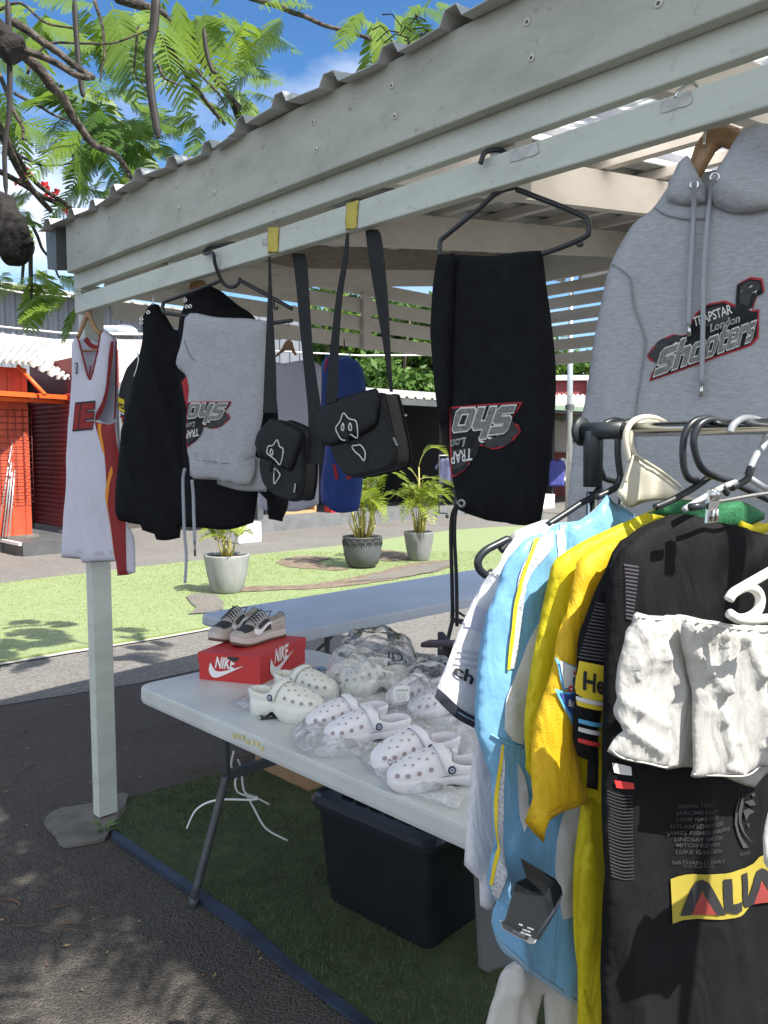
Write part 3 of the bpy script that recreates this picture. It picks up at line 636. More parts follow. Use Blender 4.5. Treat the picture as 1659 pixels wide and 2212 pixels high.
mb = MB(); mb.lathe(pb, [(.12, 2.72), (.12, 2.85)], 12); mb.build('band', M_DGREY, pole)
for s in (-1, 1):
    mb = MB(); mb.box(pb + Vector((.55 * s, -.1, 6.2)), (.75, .3, .3), X=Vector((1, 0, .25 * s)), bev=.03); mb.build('floodlight', M_DGREY, pole)
mb = MB(); mb.tube([pb + Vector((-.7, 0, 6.35)), pb + Vector((.7, 0, 6.35))], .03, 6); mb.build('crossbar', M_METAL, pole)
def wall_shirt(x, y, Y, col, label, k=1.0, h_=.7):
    c = at_y(x, y, Y); pl = Plane(c, 90); P = [(-.09, 0), (-.2, -.05), (-.34, -.5), (-.27, -.53), (-.2, -.22), (-.21, -h_), (.21, -h_), (.2, -.22), (.27, -.53), (.34, -.5), (.2, -.05), (.09, 0), (0, -.04)]
    cl = Cloth(pl, None, .05, .07, folds_fn(.015, 7, x), .05, uv=[(a * k, c.z + b * k) for a, b in P]); return tag(cl.build('hung_shirt', mat('cloth ' + '%.2f %.2f %.2f' % col, col, .8, var=.15, vs=8)), label, 'shirt')
wall_shirt(1211, 905, 25.5, (.33, .3, .28), 'grey long shirt hanging left of the light pole', 1.5)
wall_shirt(1202, 992, 25.0, (.06, .075, .3), 'blue shirt hanging low left of the light pole', 1.2)
wall_shirt(1222, 988, 25.3, (.75, .74, .74), 'white shirt hanging low by the light pole', 1.1)
wall_shirt(1245, 930, 25.8, (.7, .7, .7), 'white shirt hanging right of the light pole', 1.2)
# crate, suitcase, white box and shoe boxes standing on the platform
mb = MB(); c = on_z(630, 1108, .26); mb.box(c + Z * .25, (1.05, .5, .05), X=E2, Y=-E1); mb.box(c + Z * .03, (1.05, .5, .06), X=E2, Y=-E1); 
for s in (-.5, .5): mb.box(c + E2 * s + Z * .14, (.06, .5, .17), X=E2, Y=-E1)
mb.box(c - E1 * .2 + Z * .14, (.94, .03, .17), X=E2, Y=-E1)
tag(mb.build('wooden_crate', mat('raw pine', (.48, .31, .16), .7, var=.3, vs=8, stretch=(1, 1, 6))), 'open raw pine crate on the grey platform', 'crate')
mb = MB(); c = on_z(567, 1137, .0); mb.box(c + Z * .36 - E1 * .1, (.42, .25, .56), X=E2, Y=-E1, bev=.03)
sc = thing('suitcase', 'dark ribbed suitcase on wheels beside the pine crate', 'suitcase', c); mb.build('shell', M_DGREY, sc)
mb = MB()
for k in range(4): mb.box(c + Z * .36 + E1 * .03 + E2 * (-.14 + .09 * k), (.02, .02, .5), X=E2, Y=-E1)
mb.build('rib', M_DARK, sc)
for s in (-.16, .16): mb = MB(); mb.lathe(c + E2 * s - E1 * .1 + Z * .04, [(.001, -.02), (.04, -.02), (.04, .02), (.001, .02)], 12, axis=E2); mb.build('wheel', M_DARK, sc)
mb = MB(); c = on_z(528, 1172, 0); mb.box(c + Z * .19, (.5, .4, .38), X=E2, Y=-E1, bev=.03); tag(mb.build('white_tub', mat('white plastic', (.74, .74, .72), .4, var=.08, vs=5)), 'plain white plastic tub on the lane behind the left palm pot', 'tub')
for k in range(4):
    c = on_z(700, 1108, .26) + E2 * .3; mb = MB(); mb.box(c + Z * (.07 + .14 * k) + E1 * .02 * (k % 2), (.36, .24, .13), X=E2, Y=-E1, bev=.004); mb.box(c + Z * (.115 + .14 * k) + E1 * .02 * (k % 2), (.37, .25, .035), X=E2, Y=-E1)
    flat_text(mb, 'NIKE', c + E2 * -.1 + E1 * (.128 + .02 * (k % 2)) + Z * (.03 + .14 * k), E2, Z, .2, .05, .02, .2, 1)
    tag(mb.build('shoe_box', [mat('red card', (.6, .03, .03), .5), M_WHITE]), ['red shoe box at the bottom of the far stack', 'red shoe box second from the bottom of the far stack', 'red shoe box third from the bottom of the far stack', 'red shoe box on top of the far stack'][k] + ' behind the blue jersey', 'shoe box', 'shoe boxes stacked behind the blue jersey')
# ================================================================== trees beyond
def leafmat(name, a, b, tr=.35):
    return mat(name, a, .55, var2=b, vs=.9, trans=tr, detail=6, spec=.35)
def crown_mesh(clumps, n, size, seed, droop=.2):
    rs = np.random.RandomState(seed); V = []; per = n // len(clumps)
    for (c, r) in clumps:
        d = rs.randn(per, 3); d /= np.linalg.norm(d, axis=1)[:, None]; rad_ = (rs.rand(per) ** .45)[:, None]
        ctr = np.array(c) + d * rad_ * np.array(r)
        a = rs.randn(per, 3); a /= np.linalg.norm(a, axis=1)[:, None]; b = np.cross(a, rs.randn(per, 3)); b /= np.linalg.norm(b, axis=1)[:, None]
        s = (size * (.6 + .8 * rs.rand(per)))[:, None]
        V.append(np.stack([ctr - a * s, ctr - b * s * .45, ctr + a * s, ctr + b * s * .45], 1))
    v = np.concatenate(V).reshape(-1, 3); me = bpy.data.meshes.new('crown'); me.from_pydata(v.tolist(), [], np.arange(len(v)).reshape(-1, 4).tolist()); return me
def far_tree(x, Y, top, width, m, label, seed, n=7000, size=.3):
    b = at_y(x, 1000, Y); b.z = 0; rs = random.Random(seed); t = thing('broad_tree', label, 'tree', b, 'trees behind the shop roofs')
    mb = MB(); mb.tube([b, b + Vector((.1, 0, top * .3)), b + Vector((.2, .1, top * .62))], [.28, .22, .1], 8)
    for k in range(5):
        a = k * 1.26; mb.tube([b + Z * (top * .3), b + Vector((math.cos(a) * width * .3, math.sin(a) * width * .3, top * .55)), b + Vector((math.cos(a) * width * .4, math.sin(a) * width * .4, top * .78))], [.12, .07, .03], 6)
    mb.build('trunk', mat('far bark', (.12, .09, .065), .9, var=.3, vs=6), t)
    cl = []
    for k in range(16):
        a = rs.uniform(0, 6.28); q = rs.uniform(0, 1) ** .6 * width * .42; z = top * rs.uniform(.30, .88); cl.append(((b.x + math.cos(a) * q, b.y + math.sin(a) * q, z), (width * rs.uniform(.13, .22), width * rs.uniform(.13, .22), top * rs.uniform(.07, .13))))
    link('crown', crown_mesh(cl, n, size, seed), m, t)
LG = [leafmat('leaf mid', (.12, .23, .04), (.05, .11, .025)), leafmat('leaf bright', (.17, .28, .045), (.07, .14, .03)), leafmat('leaf deep', (.085, .16, .035), (.035, .075, .02))]
for k, (x, Y, tp, wd, mi, lb) in enumerate([(420, 40, 9.4, 9, 2, 'deep green bushy tree behind the grey pants'), (560, 37, 9.8, 8.5, 0, 'mid green tree behind the first hanging bag'), (700, 38, 10.2, 9, 1, 'bright green tree behind the blue jersey'),
        (830, 36, 9.3, 8.5, 0, 'dense tree above the white roof right of the second bag'), (960, 40, 9.2, 9, 2, 'dark tree behind the black sweatpants'), (1080, 44, 8.5, 9, 1, 'tree hidden mostly by the black sweatpants, leafy'), (1210, 46, 8.0, 8, 0, 'green tree above the red building'), (1320, 48, 8.2, 8, 2, 'dark green tree behind the grey hoodie')]):
    far_tree(x, Y, tp, wd, LG[mi], lb, 11 + k, 9000 if 500 < x < 1000 or x > 1180 else 4000, .22)
# ================================================================== palm pots on the lawn
M_SOILP = mat('potting soil', (.12, .075, .045), .95, var=.5, vs=30, bump=1, bs=60)
M_PALM = mat('palm leaf', (.30, .36, .03), .45, var2=(.16, .25, .025), vs=5, trans=.4)
M_PALMS = mat('palm stem', (.48, .42, .10), .5, var2=(.26, .26, .08), vs=8)
def frond(mb, base, az, L, rise, droop, nl=26, ll=.22, wd=.011, mi=0, stem=.006):
    D = azv(az); pts = []; N = 14
    for i in range(N + 1):
        t = i / N; pts.append(Vector(base) + D * (L * (.25 * t + .75 * t * t * (1 - .25 * t)) ) + Z * (rise * (1 - (1 - t) ** 1.7) - droop * t ** 2.6))
    mb.tube(pts, [stem * (1 - .8 * i / N) for i in range(N + 1)], 5, 1)
    side = Vector((-D.y, D.x, 0))
    for k in range(nl):
        t = .22 + .78 * k / (nl - 1); f = t * N; i = min(int(f), N - 1); p = pts[i].lerp(pts[i + 1], f - i); tg = (pts[i + 1] - pts[i]).normalized()
        for s in (-1, 1):
            l = ll * math.sin(math.pi * min(.97, .18 + .8 * t)) ** .7 * random.uniform(.85, 1.1)
            d = (side * s * .8 + tg * .62 + Z * random.uniform(-.05, .28)).normalized(); q = p + d * l - Z * (l * l * .5); m_ = p + d * (l * .5); nn = d.cross(tg).normalized().cross(d) * wd
            mb.add([p, m_ + nn, q, m_ - nn], [(0, 1, 2, 3)], mi)
def pot(label, plabel, x, y, wide, H_, m, prof, stems, seed, carved=False):
    random.seed(seed); b = on_z(x, y, .035); r = wide; t = thing('plant_pot', label, 'plant pot', b, 'plant pots along the lawn')
    mb = MB(); mb.lathe(b, [(r * a, H_ * h) for a, h in prof] + [(r * prof[-1][0] * .9, H_), (r * prof[-1][0] * .88, H_ * .93)], 40)
    o = mb.build('bowl', m, t)
    if carved:
        mb = MB()
        for k in range(16):
            a = k * 6.283 / 16
            for j in range(3):
                da = (j - 1) * .16; q0 = b + Vector((math.cos(a) * r * 1.005, math.sin(a) * r * 1.005, H_ * .93)); rr = r * 1.0
                q1 = b + Vector((math.cos(a + da) * rr, math.sin(a + da) * rr, H_ * (.72 - .05 * (j == 1))))
                mb.tube([q0, (q0 + q1) / 2 + (q0 + q1 - b * 2).normalized() * .004, q1], [.004, .009, .003], 5)
        mb.build('carved_leaf', mat('dark carving', (.035, .037, .04), .6), t)
    mb = MB(); mb.lathe(b, [(.001, H_ * .9), (r * prof[-1][0] * .5, H_ * .92), (r * prof[-1][0] * .89, H_ * .9)], 24)
    mb.build('soil', M_SOILP, t)
    top = b + Z * (H_ * .9); p = thing('palm_plant', plabel, 'palm', top, 'yellow-green palms in the pots'); mb = MB(); mc = MB()
    for (dx, dy, h, az, L, rise, droop, nl) in stems:
        q = top + Vector((dx, dy, 0)); e = q + Vector((dx * 1.2, dy * 1.2, h)); mc.tube([q, (q + e) / 2 + Vector((.01, 0, 0)), e], [.018, .014, .01], 6); frond(mb, e, az, L, rise, droop, nl, .26 if L > .5 else .16)
    mc.build('stem', M_PALMS, p); mb.build('leaf', [M_PALM, M_PALMS], p)
    return t
M_POTL = mat('light grey pot', (.33, .335, .33), .75, var2=(.2, .205, .205), vs=5, stretch=(1, 1, .4), bump=.15, bs=30)
M_POTD = mat('dark grey pot', (.085, .092, .098), .6, var=.3, vs=4, bump=.15, bs=30)
PR1 = [(.62, 0), (.72, .1), (.86, .45), (.97, .85), (1.0, .97), (1.0, 1.0)]
PR2 = [(.60, 0), (.82, .12), (.95, .4), (1.0, .7), (.97, .93), (1.02, .96), (1.02, 1.0)]
rr = random.Random(4)
def stems(n, h, L, rise, droop, spread=.06, extra=()):
    return [(rr.uniform(-spread, spread), rr.uniform(-spread, spread), h * rr.uniform(.5, 1.1), 360 * k / n + rr.uniform(-20, 20), L * rr.uniform(.65, 1.1), rise * rr.uniform(.7, 1.15), droop * rr.uniform(.6, 1.2), 20) for k in range(n)] + list(extra)
pot('smooth light grey tapered pot nearest the lawn edge, left of the other pots', 'stubby palm mostly hidden behind the grey sweatpants, in the light grey pot', 491, 1277, .262, .43, M_POTL, PR1, stems(9, .22, .42, .3, .2), 1)
pot('dark grey pot with carved leaves round its rim, in the middle', 'bushy yellow-green palm in the dark carved pot', 783, 1224, .272, .43, M_POTD, PR2, stems(20, .4, .62, .62, .42, .09, ((.0, .0, .5, 75, .75, .75, .35, 26), (0, 0, .4, 270, .6, .5, .3, 22), (0, .02, .55, 100, .95, .7, .6, 26))), 2, True)
pot('plain mid-grey tapered pot furthest right on the lawn', 'tall palm with one arching frond in the plain grey pot furthest right', 905, 1209, .225, .42, mat('mid grey pot', (.22, .225, .23), .7, var=.2, vs=5, bump=.1, bs=30), PR1, stems(18, .35, .6, .55, .35, .06, ((0, 0, 1.0, 80, .62, .5, .42, 30), (0, 0, .75, 265, .75, .45, .35, 26), (0, 0, .8, 60, .75, .1, .2, 22))), 3)
mb = MB(); c = on_z(226, 1793, .02); rs = random.Random(8)
for k in range(16):
    a = rs.uniform(0, 6.28); l = rs.uniform(.05, .1); d = Vector((math.cos(a), math.sin(a), rs.uniform(.3, 1))).normalized(); s = Vector((-d.y, d.x, 0)).normalized() * .006
    mb.add([c, c + d * l * .55 + s, c + d * l - Z * l * .2, c + d * l * .55 - s], [(0, 1, 2, 3)])
tag(mb.build('weed', mat('weed leaf', (.1, .17, .04), .6)), 'small green weed sprouting at the foot of the corner post', 'weed')
# ================================================================== flame tree on the left
M_BARK = mat('bark', (.115, .093, .075), .9, var2=(.028, .023, .02), vs=22, bump=1.0, bd=.02, bs=50, contrast=(.4, .62), stretch=(1, 1, 1))
M_BARKD = mat('old bark', (.02, .0165, .015), .95, var=.6, vs=10, bump=1.0, bd=.03, bs=22)
M_POD = mat('seed pod', (.022, .017, .0145), .6, var=.5, vs=12)
M_FERN = mat('fern leaf', (.25, .37, .04), .45, var2=(.08, .17, .03), vs=1.6, trans=.55, detail=3)
ft = thing('flame_tree', 'flame tree with feathery leaves, dark pods and red flowers above the stall', 'tree', (-4.6, 3.6, 0))
mb = MB(); tp = [(-4.6, 3.6, -.05), (-4.5, 3.55, 1.2), (-4.2, 3.4, 2.4), (-3.6, 3.2, 3.3), (-2.6, 2.9, 3.7)]
mb.tube([Vector(p) for p in tp], [.34, .29, .25, .2, .16], 14); mb.tube([Vector(p) for p in [(-4.2, 3.4, 2.4), (-3.6, 2.2, 4.2), (-2.0, .9, 4.9), (.3, .2, 5.1), (1.6, .6, 5.0)]], [.2, .17, .13, .09, .04], 10)
mb.build('trunk', M_BARKD, ft)
def limb(name, px, r, m, Yv, seg=8, parent=ft, jit=.5, pre=()):
    pts = [Vector(q) for q in pre]; n = len(px)
    for i, (x, y) in enumerate(px):
        Y = Yv if not isinstance(Yv, tuple) else Yv[0] + (Yv[1] - Yv[0]) * i / (n - 1); pts.append(at_y(x, y, Y))
    P = smooth_curve(pts, 5); k = len(P); Ym = Yv if not isinstance(Yv, tuple) else sum(Yv) / 2
    R = [((r[0] + (r[1] - r[0]) * i / (k - 1)) * Ym / FPX) for i in range(k)]
    P = [p + Vector((noise.noise((p.x * 3, p.y * 3, p.z * 9)), 0, noise.noise((p.z * 8, p.x * 4, 5)))) * (R[i] * jit * 3.2) for i, p in enumerate(P)]
    mb = MB()
    if r[0] > 20: R[-1] *= .55; R[-2] *= .85; R = [q * (1 + .25 * noise.noise((i * .6, 3, 1))) for i, q in enumerate(R)]; seg = 22
    mb.tube(P, R, seg)
    if r[0] > 20: mb.v = [tuple(Vector(v) + Vector(noise.noise_vector(Vector(v) * 14)) * .022 + Vector(noise.noise_vector(Vector(v) * 38)) * .008) for v in mb.v]
    return mb.build(name, m, parent)
LIMBS = [([(-90, 95), (-30, 98), (30, 108), (56, 120)], (44, 30), M_BARKD, 3.3), ([(-120, 400), (-55, 440), (-8, 476), (20, 500), (30, 528)], (46, 36), M_BARKD, 3.1),
    ([(50, 115), (110, 185), (140, 215), (160, 265), (198, 308), (245, 332), (270, 360), (287, 388)], (11, 5), M_BARK, (3.4, 4.0)),
    ([(30, 40), (75, 80), (120, 108), (160, 142), (200, 166)], (9, 6), M_BARK, 3.5), ([(50, 105), (110, 128), (165, 165), (197, 172)], (8, 6), M_BARK, 3.3),
    ([(253, -8), (321, 18), (357, 35), (402, 89), (446, 143), (494, 205), (520, 232)], (10, 5), M_BARK, (4.0, 5.0)), ([(320, 40), (342, 74), (387, 140), (423, 193), (470, 250), (488, 268)], (6, 4), M_BARK, (4.0, 5.0)),
    ([(420, 85), (437, 113), (467, 155), (500, 215), (522, 258)], (7, 9), M_BARKD, (5.2, 5.6)), ([(540, -6), (620, 22), (700, 52), (800, 84)], (6, 3.5), M_BARK, (5, 4.6)),
    ([(-20, 250), (20, 330), (60, 395), (108, 455)], (9, 6), M_BARK, (3.6, 4.2)), ([(0, 290), (35, 342), (80, 392), (130, 430), (158, 452)], (6, 4), M_BARK, (3.8, 4.3)), ([(-10, 365), (50, 398), (95, 425), (140, 445)], (6, 5), M_BARK, (4.3, 4.6)),
    ([(30, 200), (55, 215), (85, 232), (110, 248), (145, 262)], (4, 2), M_BARK, 3.9), ([(20, 325), (60, 345), (100, 356), (160, 352)], (3.5, 1.5), M_BARK, 3.9), ([(0, 160), (30, 240), (50, 275), (52, 300)], (5, 3), M_BARK, 3.6),
    ([(60, 160), (100, 95), (180, 92), (250, 90), (330, 62)], (3, 2), M_BARK, 3.7), ([(205, 0), (222, 50), (226, 110), (218, 150), (216, 178)], (4, 1.5), M_BARK, 3.8), ([(300, 58), (294, 110), (290, 155), (312, 185), (325, 197)], (3, 1), M_BARK, 3.9),
    ([(335, 125), (350, 165), (370, 178), (392, 186)], (3.5, 1.5), M_BARK, 4.1), ([(415, 135), (440, 170), (470, 200), (492, 230)], (3, 2), M_BARK, 4.4), ([(60, 455), (85, 525), (110, 560), (128, 600)], (4, 2), M_BARK, 5.0), ([(0, 20), (45, 5), (100, 50), (165, 60)], (3.5, 2), M_BARK, 3.9)]
for k, (px, r, m, Y) in enumerate(LIMBS): limb('branch', px, r, m, Y, 10 if r[0] > 15 else 7, pre=[[(-3.6, 3.2, 3.3), (-2.6, 2.9, 3.62)], [(-4.35, 3.5, 2.0), (-3.4, 3.3, 2.75)]][k] if k < 2 else ())
PODS = [([(338, -20), (332, 60), (322, 108), (324, 180), (333, 245), (343, 300)], (10, 8), 3.2), ([(160, -10), (165, 80), (171, 150), (176, 190), (181, 210)], (6, 5), 3.6), ([(16, -10), (20, 90), (21, 170), (20, 240), (10, 330), (14, 428)], (7, 5), 3.3),
        ([(67, 500), (66, 560), (68, 650)], (6, 4), 5.0), ([(52, 545), (49, 590), (47, 615)], (4, 3), 5.0), ([(440, 60), (446, 110), (458, 150), (470, 158)], (5, 4), 4.3)]
for px, r, Y in PODS:
    pts = smooth_curve([at_y(x, y, Y) for x, y in px], 6); k = len(pts); mb = MB()
    mb.tube(pts, [(r[0] + (r[1] - r[0]) * i / k) * Y / FPX * (1 if 1 < i < k - 2 else .55) for i in range(k)], 8, flat=.45); mb.build('seed_pod', M_POD, ft)
def fern(V, F, base, d, L, up, rs, np_=17, nl=13):
    """one feathery leaf: stalk, pinnae, and tiny leaflets along them"""
    d = Vector(d).normalized(); s = d.cross(Vector(up)); s = s.normalized() if s.length > .05 else Vector((1, 0, 0)); n = s.cross(d); sag = rs.uniform(.1, .45)
    def P(t): return Vector(base) + d * (L * t) - Z * (sag * L * t * t)
    def quad(a, b, c, e): k = len(V); V.extend((a, b, c, e)); F.append((k, k + 1, k + 2, k + 3))
    for i in range(5):
        a, b = P(i / 5), P((i + 1) / 5); quad(tuple(a - s * .0025), tuple(b - s * .002), tuple(b + s * .002), tuple(a + s * .0025))
    for i in range(np_):
        t = .1 + .9 * i / (np_ - 1); p = P(t); l = L * .36 * math.sin(math.pi * min(.98, .12 + .83 * t)) ** .65
        for sg in (-1, 1):
            e = (s * sg * .86 + d * .42 - Z * rs.uniform(.0, .35) + n * rs.uniform(-.1, .1)).normalized(); q = e.cross(n).normalized()
            w_ = l * .085 + .004
            for j in range(nl):
                u = (j + .6) / nl; c = p + e * (l * u) - Z * (l * u * u * .18); hw = l / nl * .36; ww = .8 * w_ * math.sin(math.pi * min(.96, .1 + u * .86)) ** .5
                a = c - e * hw; b = c + e * hw; quad(tuple(a - q * ww), tuple(b - q * ww * .9 + e * hw), tuple(b + q * ww * .9 + e * hw), tuple(a + q * ww))
    return
V, F = [], []; rs = random.Random(12)
def ferns(cx, cy, rx, ry, n, Y, L=(.28, .5), dirx=0.0, diry=.3, spread=1.0):
    for _ in range(int(n * .6)):
        a = rs.uniform(0, 6.28); q = rs.random() ** .5; b = at_y(cx + rx * q * math.cos(a), cy + ry * q * math.sin(a), rs.uniform(*Y))
        d = Vector((dirx + rs.uniform(-1, 1) * spread, rs.uniform(-.7, .7), -diry + rs.uniform(-.6, .6) * spread)); fern(V, F, b, d, rs.uniform(*L) * .80, Z + Vector((rs.uniform(-.6, .6), -.9, 0)), rs)
ferns(430, 20, 130, 40, 26, (3.8, 5.2)); ferns(250, 35, 70, 35, 14, (3.9, 5.0), diry=.6); ferns(500, 90, 80, 45, 9, (4.2, 5.4)); ferns(480, 190, 75, 50, 18, (4.6, 5.8), (.25, .42)); ferns(590, 10, 60, 25, 4, (4.4, 5.2), diry=.5)
ferns(225, 235, 75, 50, 26, (4.0, 5.2), (.28, .45), .5, .2); ferns(150, 190, 50, 40, 12, (4, 5)); ferns(270, 320, 60, 40, 24, (4.3, 5.4), (.25, .4)); ferns(185, 280, 35, 30, 9, (3.8, 4.6), (.3, .42), .3, .5); ferns(200, 405, 50, 22, 12, (4.2, 5), (.25, .38))
ferns(60, 450, 70, 30, 16, (4.2, 5.2), (.2, .35)); ferns(105, 590, 45, 40, 14, (4.6, 5.4), (.25, .4)); ferns(0, 560, 35, 40, 8, (4.4, 5.2), (.25, .4), -.2); ferns(20, 240, 30, 40, 8, (4, 5)); ferns(70, 30, 50, 25, 10, (3.9, 4.8), (.25, .4)); ferns(445, 255, 45, 15, 6, (4.8, 5.4), (.2, .3))
ferns(830, 30, 60, 26, 18, (4.3, 5.2), (.25, .42)); ferns(930, 0, 40, 18, 8, (4.4, 5), (.2, .3)); ferns(690, -12, 60, 12, 4, (4.2, 5), (.25, .4)); ferns(0, 140, 30, 60, 7, (4.5, 5.2)); ferns(150, 640, 20, 35, 5, (5, 5.6), (.2, .35))
for _ in range(300):                            # unseen crown overhead, added for dappled shade; gaps cut for sun on the rack
    b = Vector((rs.uniform(-.6, 1.92), rs.uniform(-1.0, 1.9), rs.uniform(3.9, 4.7)))
    if noise.noise((b.x * 1.1, b.y * 1.1, 3)) < -.28 or (b.x > 1.25 and b.y < .35): continue
    if math.hypot(b.x - 1.35, (b.y - .43) * 1.3) < .45 and rs.random() < .8: continue
    if math.hypot(b.x - .95, b.y - .95) < .22: continue
    fern(V, F, b, (rs.uniform(-1, 1), rs.uniform(-1, 1), rs.uniform(-.5, .1)), rs.uniform(.4, .6), Z, rs, 11, 4)
me = bpy.data.meshes.new('crown'); me.from_pydata(V, [], F); link('crown', me, M_FERN, ft)
V2, F2 = V, F
rs = random.Random(2)
for (x, y) in ((60, 383), (96, 402), (104, 425), (118, 415), (146, 456), (40, 395), (58, 372)):
    c = at_y(x, y, 4.7); mb = MB()
    for k in range(9):
        a = rs.uniform(0, 6.28); d = Vector((math.cos(a), rs.uniform(-.5, .5), math.sin(a))).normalized() * rs.uniform(.02, .04); s = d.cross(Vector((0, 1, 0))) * .4; mb.add([c, c + d * .6 + s, c + d, c + d * .6 - s], [(0, 1, 2, 3)])
    mb.build('flower', mat('red petal', (.65, .03, .025), .5, trans=.3), ft)
# roof debris: dry twigs caught on the sheet
mb = MB(); rs = random.Random(3)
for k in range(60):
    t = rs.choice([.56, 1.93, 1.97]); p = SW(t + rs.uniform(-.05, .05), rs.uniform(-.1, .1), 2.585 + rs.uniform(0, .035)); q = p + Vector((rs.uniform(-.06, .06), rs.uniform(-.05, .05), rs.uniform(-.02, .01))); mb.tube([p, (p + q) / 2 + Z * .015, q], .0016, 4)
tag(mb.build('roof_twigs', mat('dry twig', (.06, .045, .035), .8)), 'tangle of dry twigs caught on the roof edge', 'twigs', kind='stuff')
# overhead wires
for k, (a, b) in enumerate(((at_y(-60, 612, 24), at_y(170, 642, 25)), (at_y(-60, 700, 19), at_y(330, 722, 20)), (at_y(560, 757, 26), at_y(1000, 766, 27)), (at_y(90, 478, 14), at_y(150, 505, 14)))):
    mb = MB(); mb.tube([a, (a + b) / 2 - Z * .1, b], .03 if k < 3 else .012, 5); tag(mb.build('overhead_wire', M_WHITE if k < 3 else M_METAL), ['thick white cable across the grey building top', 'white cable above the orange shop roof', 'pale cable across the trees behind the slats', 'thin wire in the leaves left of the gutter'][k], 'cable')
# ================================================================== folding tables and what stands on them
M_TTOP = mat('table plastic', (.62, .64, .62), .42, var2=(.50, .52, .50), vs=4, bump=.12, bs=120, detail=10)
M_TTOPSKY = mat('sky-tinted table plastic', (.47, .52, .60), .45, var=.12, vs=3, bump=.1, bs=120)  # blue of the sky on the tabletop put into the base colour
M_TLEG = mat('table leg paint', (.06, .068, .075), .45, var=.3, vs=10)
M_STICK = mat('yellow tape', (.72, .60, .12), .6, var=.25, vs=20, trans=.2)
def round_rect(a, b, c, d, r, n=7):
    """corner points (vectors) of a quad -> rounded outline"""
    Q = [a, b, c, d]; o = []
    for i in range(4):
        p, q, s = Q[i - 1], Q[i], Q[(i + 1) % 4]; u = (p - q).normalized(); v = (s - q).normalized()
        for k in range(n + 1):
            t = k / n; o.append((q + u * r) * (1 - t) ** 2 + q * 2 * t * (1 - t) + (q + v * r) * t * t)
    return o
def table(label, corner, X, Y, L, W, H, m, legpos, r=.07, th=.058):
    """corner: foot point of the near left corner; X along the length, Y along the width"""
    c = Vector(corner); t = thing('folding_table', label, 'table', c + X * L / 2 + Y * W / 2); mb = MB()
    P = round_rect(c, c + X * L, c + X * L + Y * W, c + Y * W, r); n = len(P)
    cen = c + X * L / 2 + Y * W / 2
    rings = [(H - th, -.006), (H - th + .012, .0), (H - .012, -.002), (H - .003, -.006), (H, -.014)]
    v = []
    for z, off in rings:
        for p in P: v.append(p + (p - cen).normalized() * off + Z * z)
    f = [(j * n + i, j * n + (i + 1) % n, (j + 1) * n + (i + 1) % n, (j + 1) * n + i) for j in range(len(rings) - 1) for i in range(n)] + [tuple(range((len(rings) - 1) * n, len(rings) * n)), tuple(range(n))[::-1]]
    mb.add(v, f, 0, False); mb.build('tabletop', m, t, fix=True)
    for (x, flip) in legpos:
        for s in (0, 1):
            y0, y1 = (.2 * W, -.0 * W + .02) if s == 0 else (.8 * W, W - .02)
            p = [c + X * x + Y * y0 + Z * (H - th), c + X * x + Y * y0 + Z * .46, c + X * (x + .004) + Y * (y0 * .55 + y1 * .45) + Z * .3 if False else c + X * x + Y * y0 + Z * .43, c + X * x + Y * (y1 + (y0 - y1) * .0) + Z * .012]
            p = [p[0], p[1], p[2] + (p[3] - p[2]) * .06, p[3]]
            mb = MB(); mb.tube(smooth_curve(p, 5), .0155, 10); mb.tube([p[3] - Z * .012, p[3] + (p[2] - p[3]) * .05], .018, 10, 0); mb.build('leg', M_TLEG, t)
        mb = MB(); mb.box(c + X * x + Y * W / 2 + Z * .44, (W * .62, .022, .035), X=Y, bev=.003); mb.build('cross_brace', M_TLEG, t)
        mb = MB(); mb.box(c + X * x + Y * W / 2 + Z * (H - th - .012), (W * .7, .03, .022), X=Y); mb.build('hinge_bar', M_TLEG, t)
        mb = MB(); mb.tube([c + X * x + Y * W / 2 + Z * .44, c + X * (x + flip * .42) + Y * W / 2 + Z * (H - th)], .009, 6); mb.build('strut', M_TLEG, t)
    return t
TH = .74
t1 = table('long white folding table with shoes set out on it in the stall', SW(.515, -.075, 0), E1, E2, 2.05, .84, TH, M_TTOP, ((.36, 1), (1.72, -1)), .075)
def on1(x, y, h=TH): return on_z(x, y, h)
t2s = on_z(429, 1337, TH - .03); t2s.z = 0
t2 = table('long empty blue-grey folding table beyond the white one', t2s - E2 * 0 + E1 * .0, E2, E1, 2.42, .75, TH, M_TTOPSKY, ((.42, 1), (1.95, -1)), .06)
# yellow worn sticker on the near edge of the table
mb = MB()
for k in range(7):
    a = SW(1.18 + .026 * k, -.0765, TH - .035 + .004 * (k % 3)); mb.add([a, a + E1 * .02, a + E1 * .021 + Z * .016, a + E1 * .003 + Z * .014], [(0, 1, 2, 3)])
tag(mb.build('worn_sticker', mat('sticker yellow', (.62, .56, .27), .7, var=.3, vs=30)), 'worn yellow sticker strip on the table edge', 'sticker')
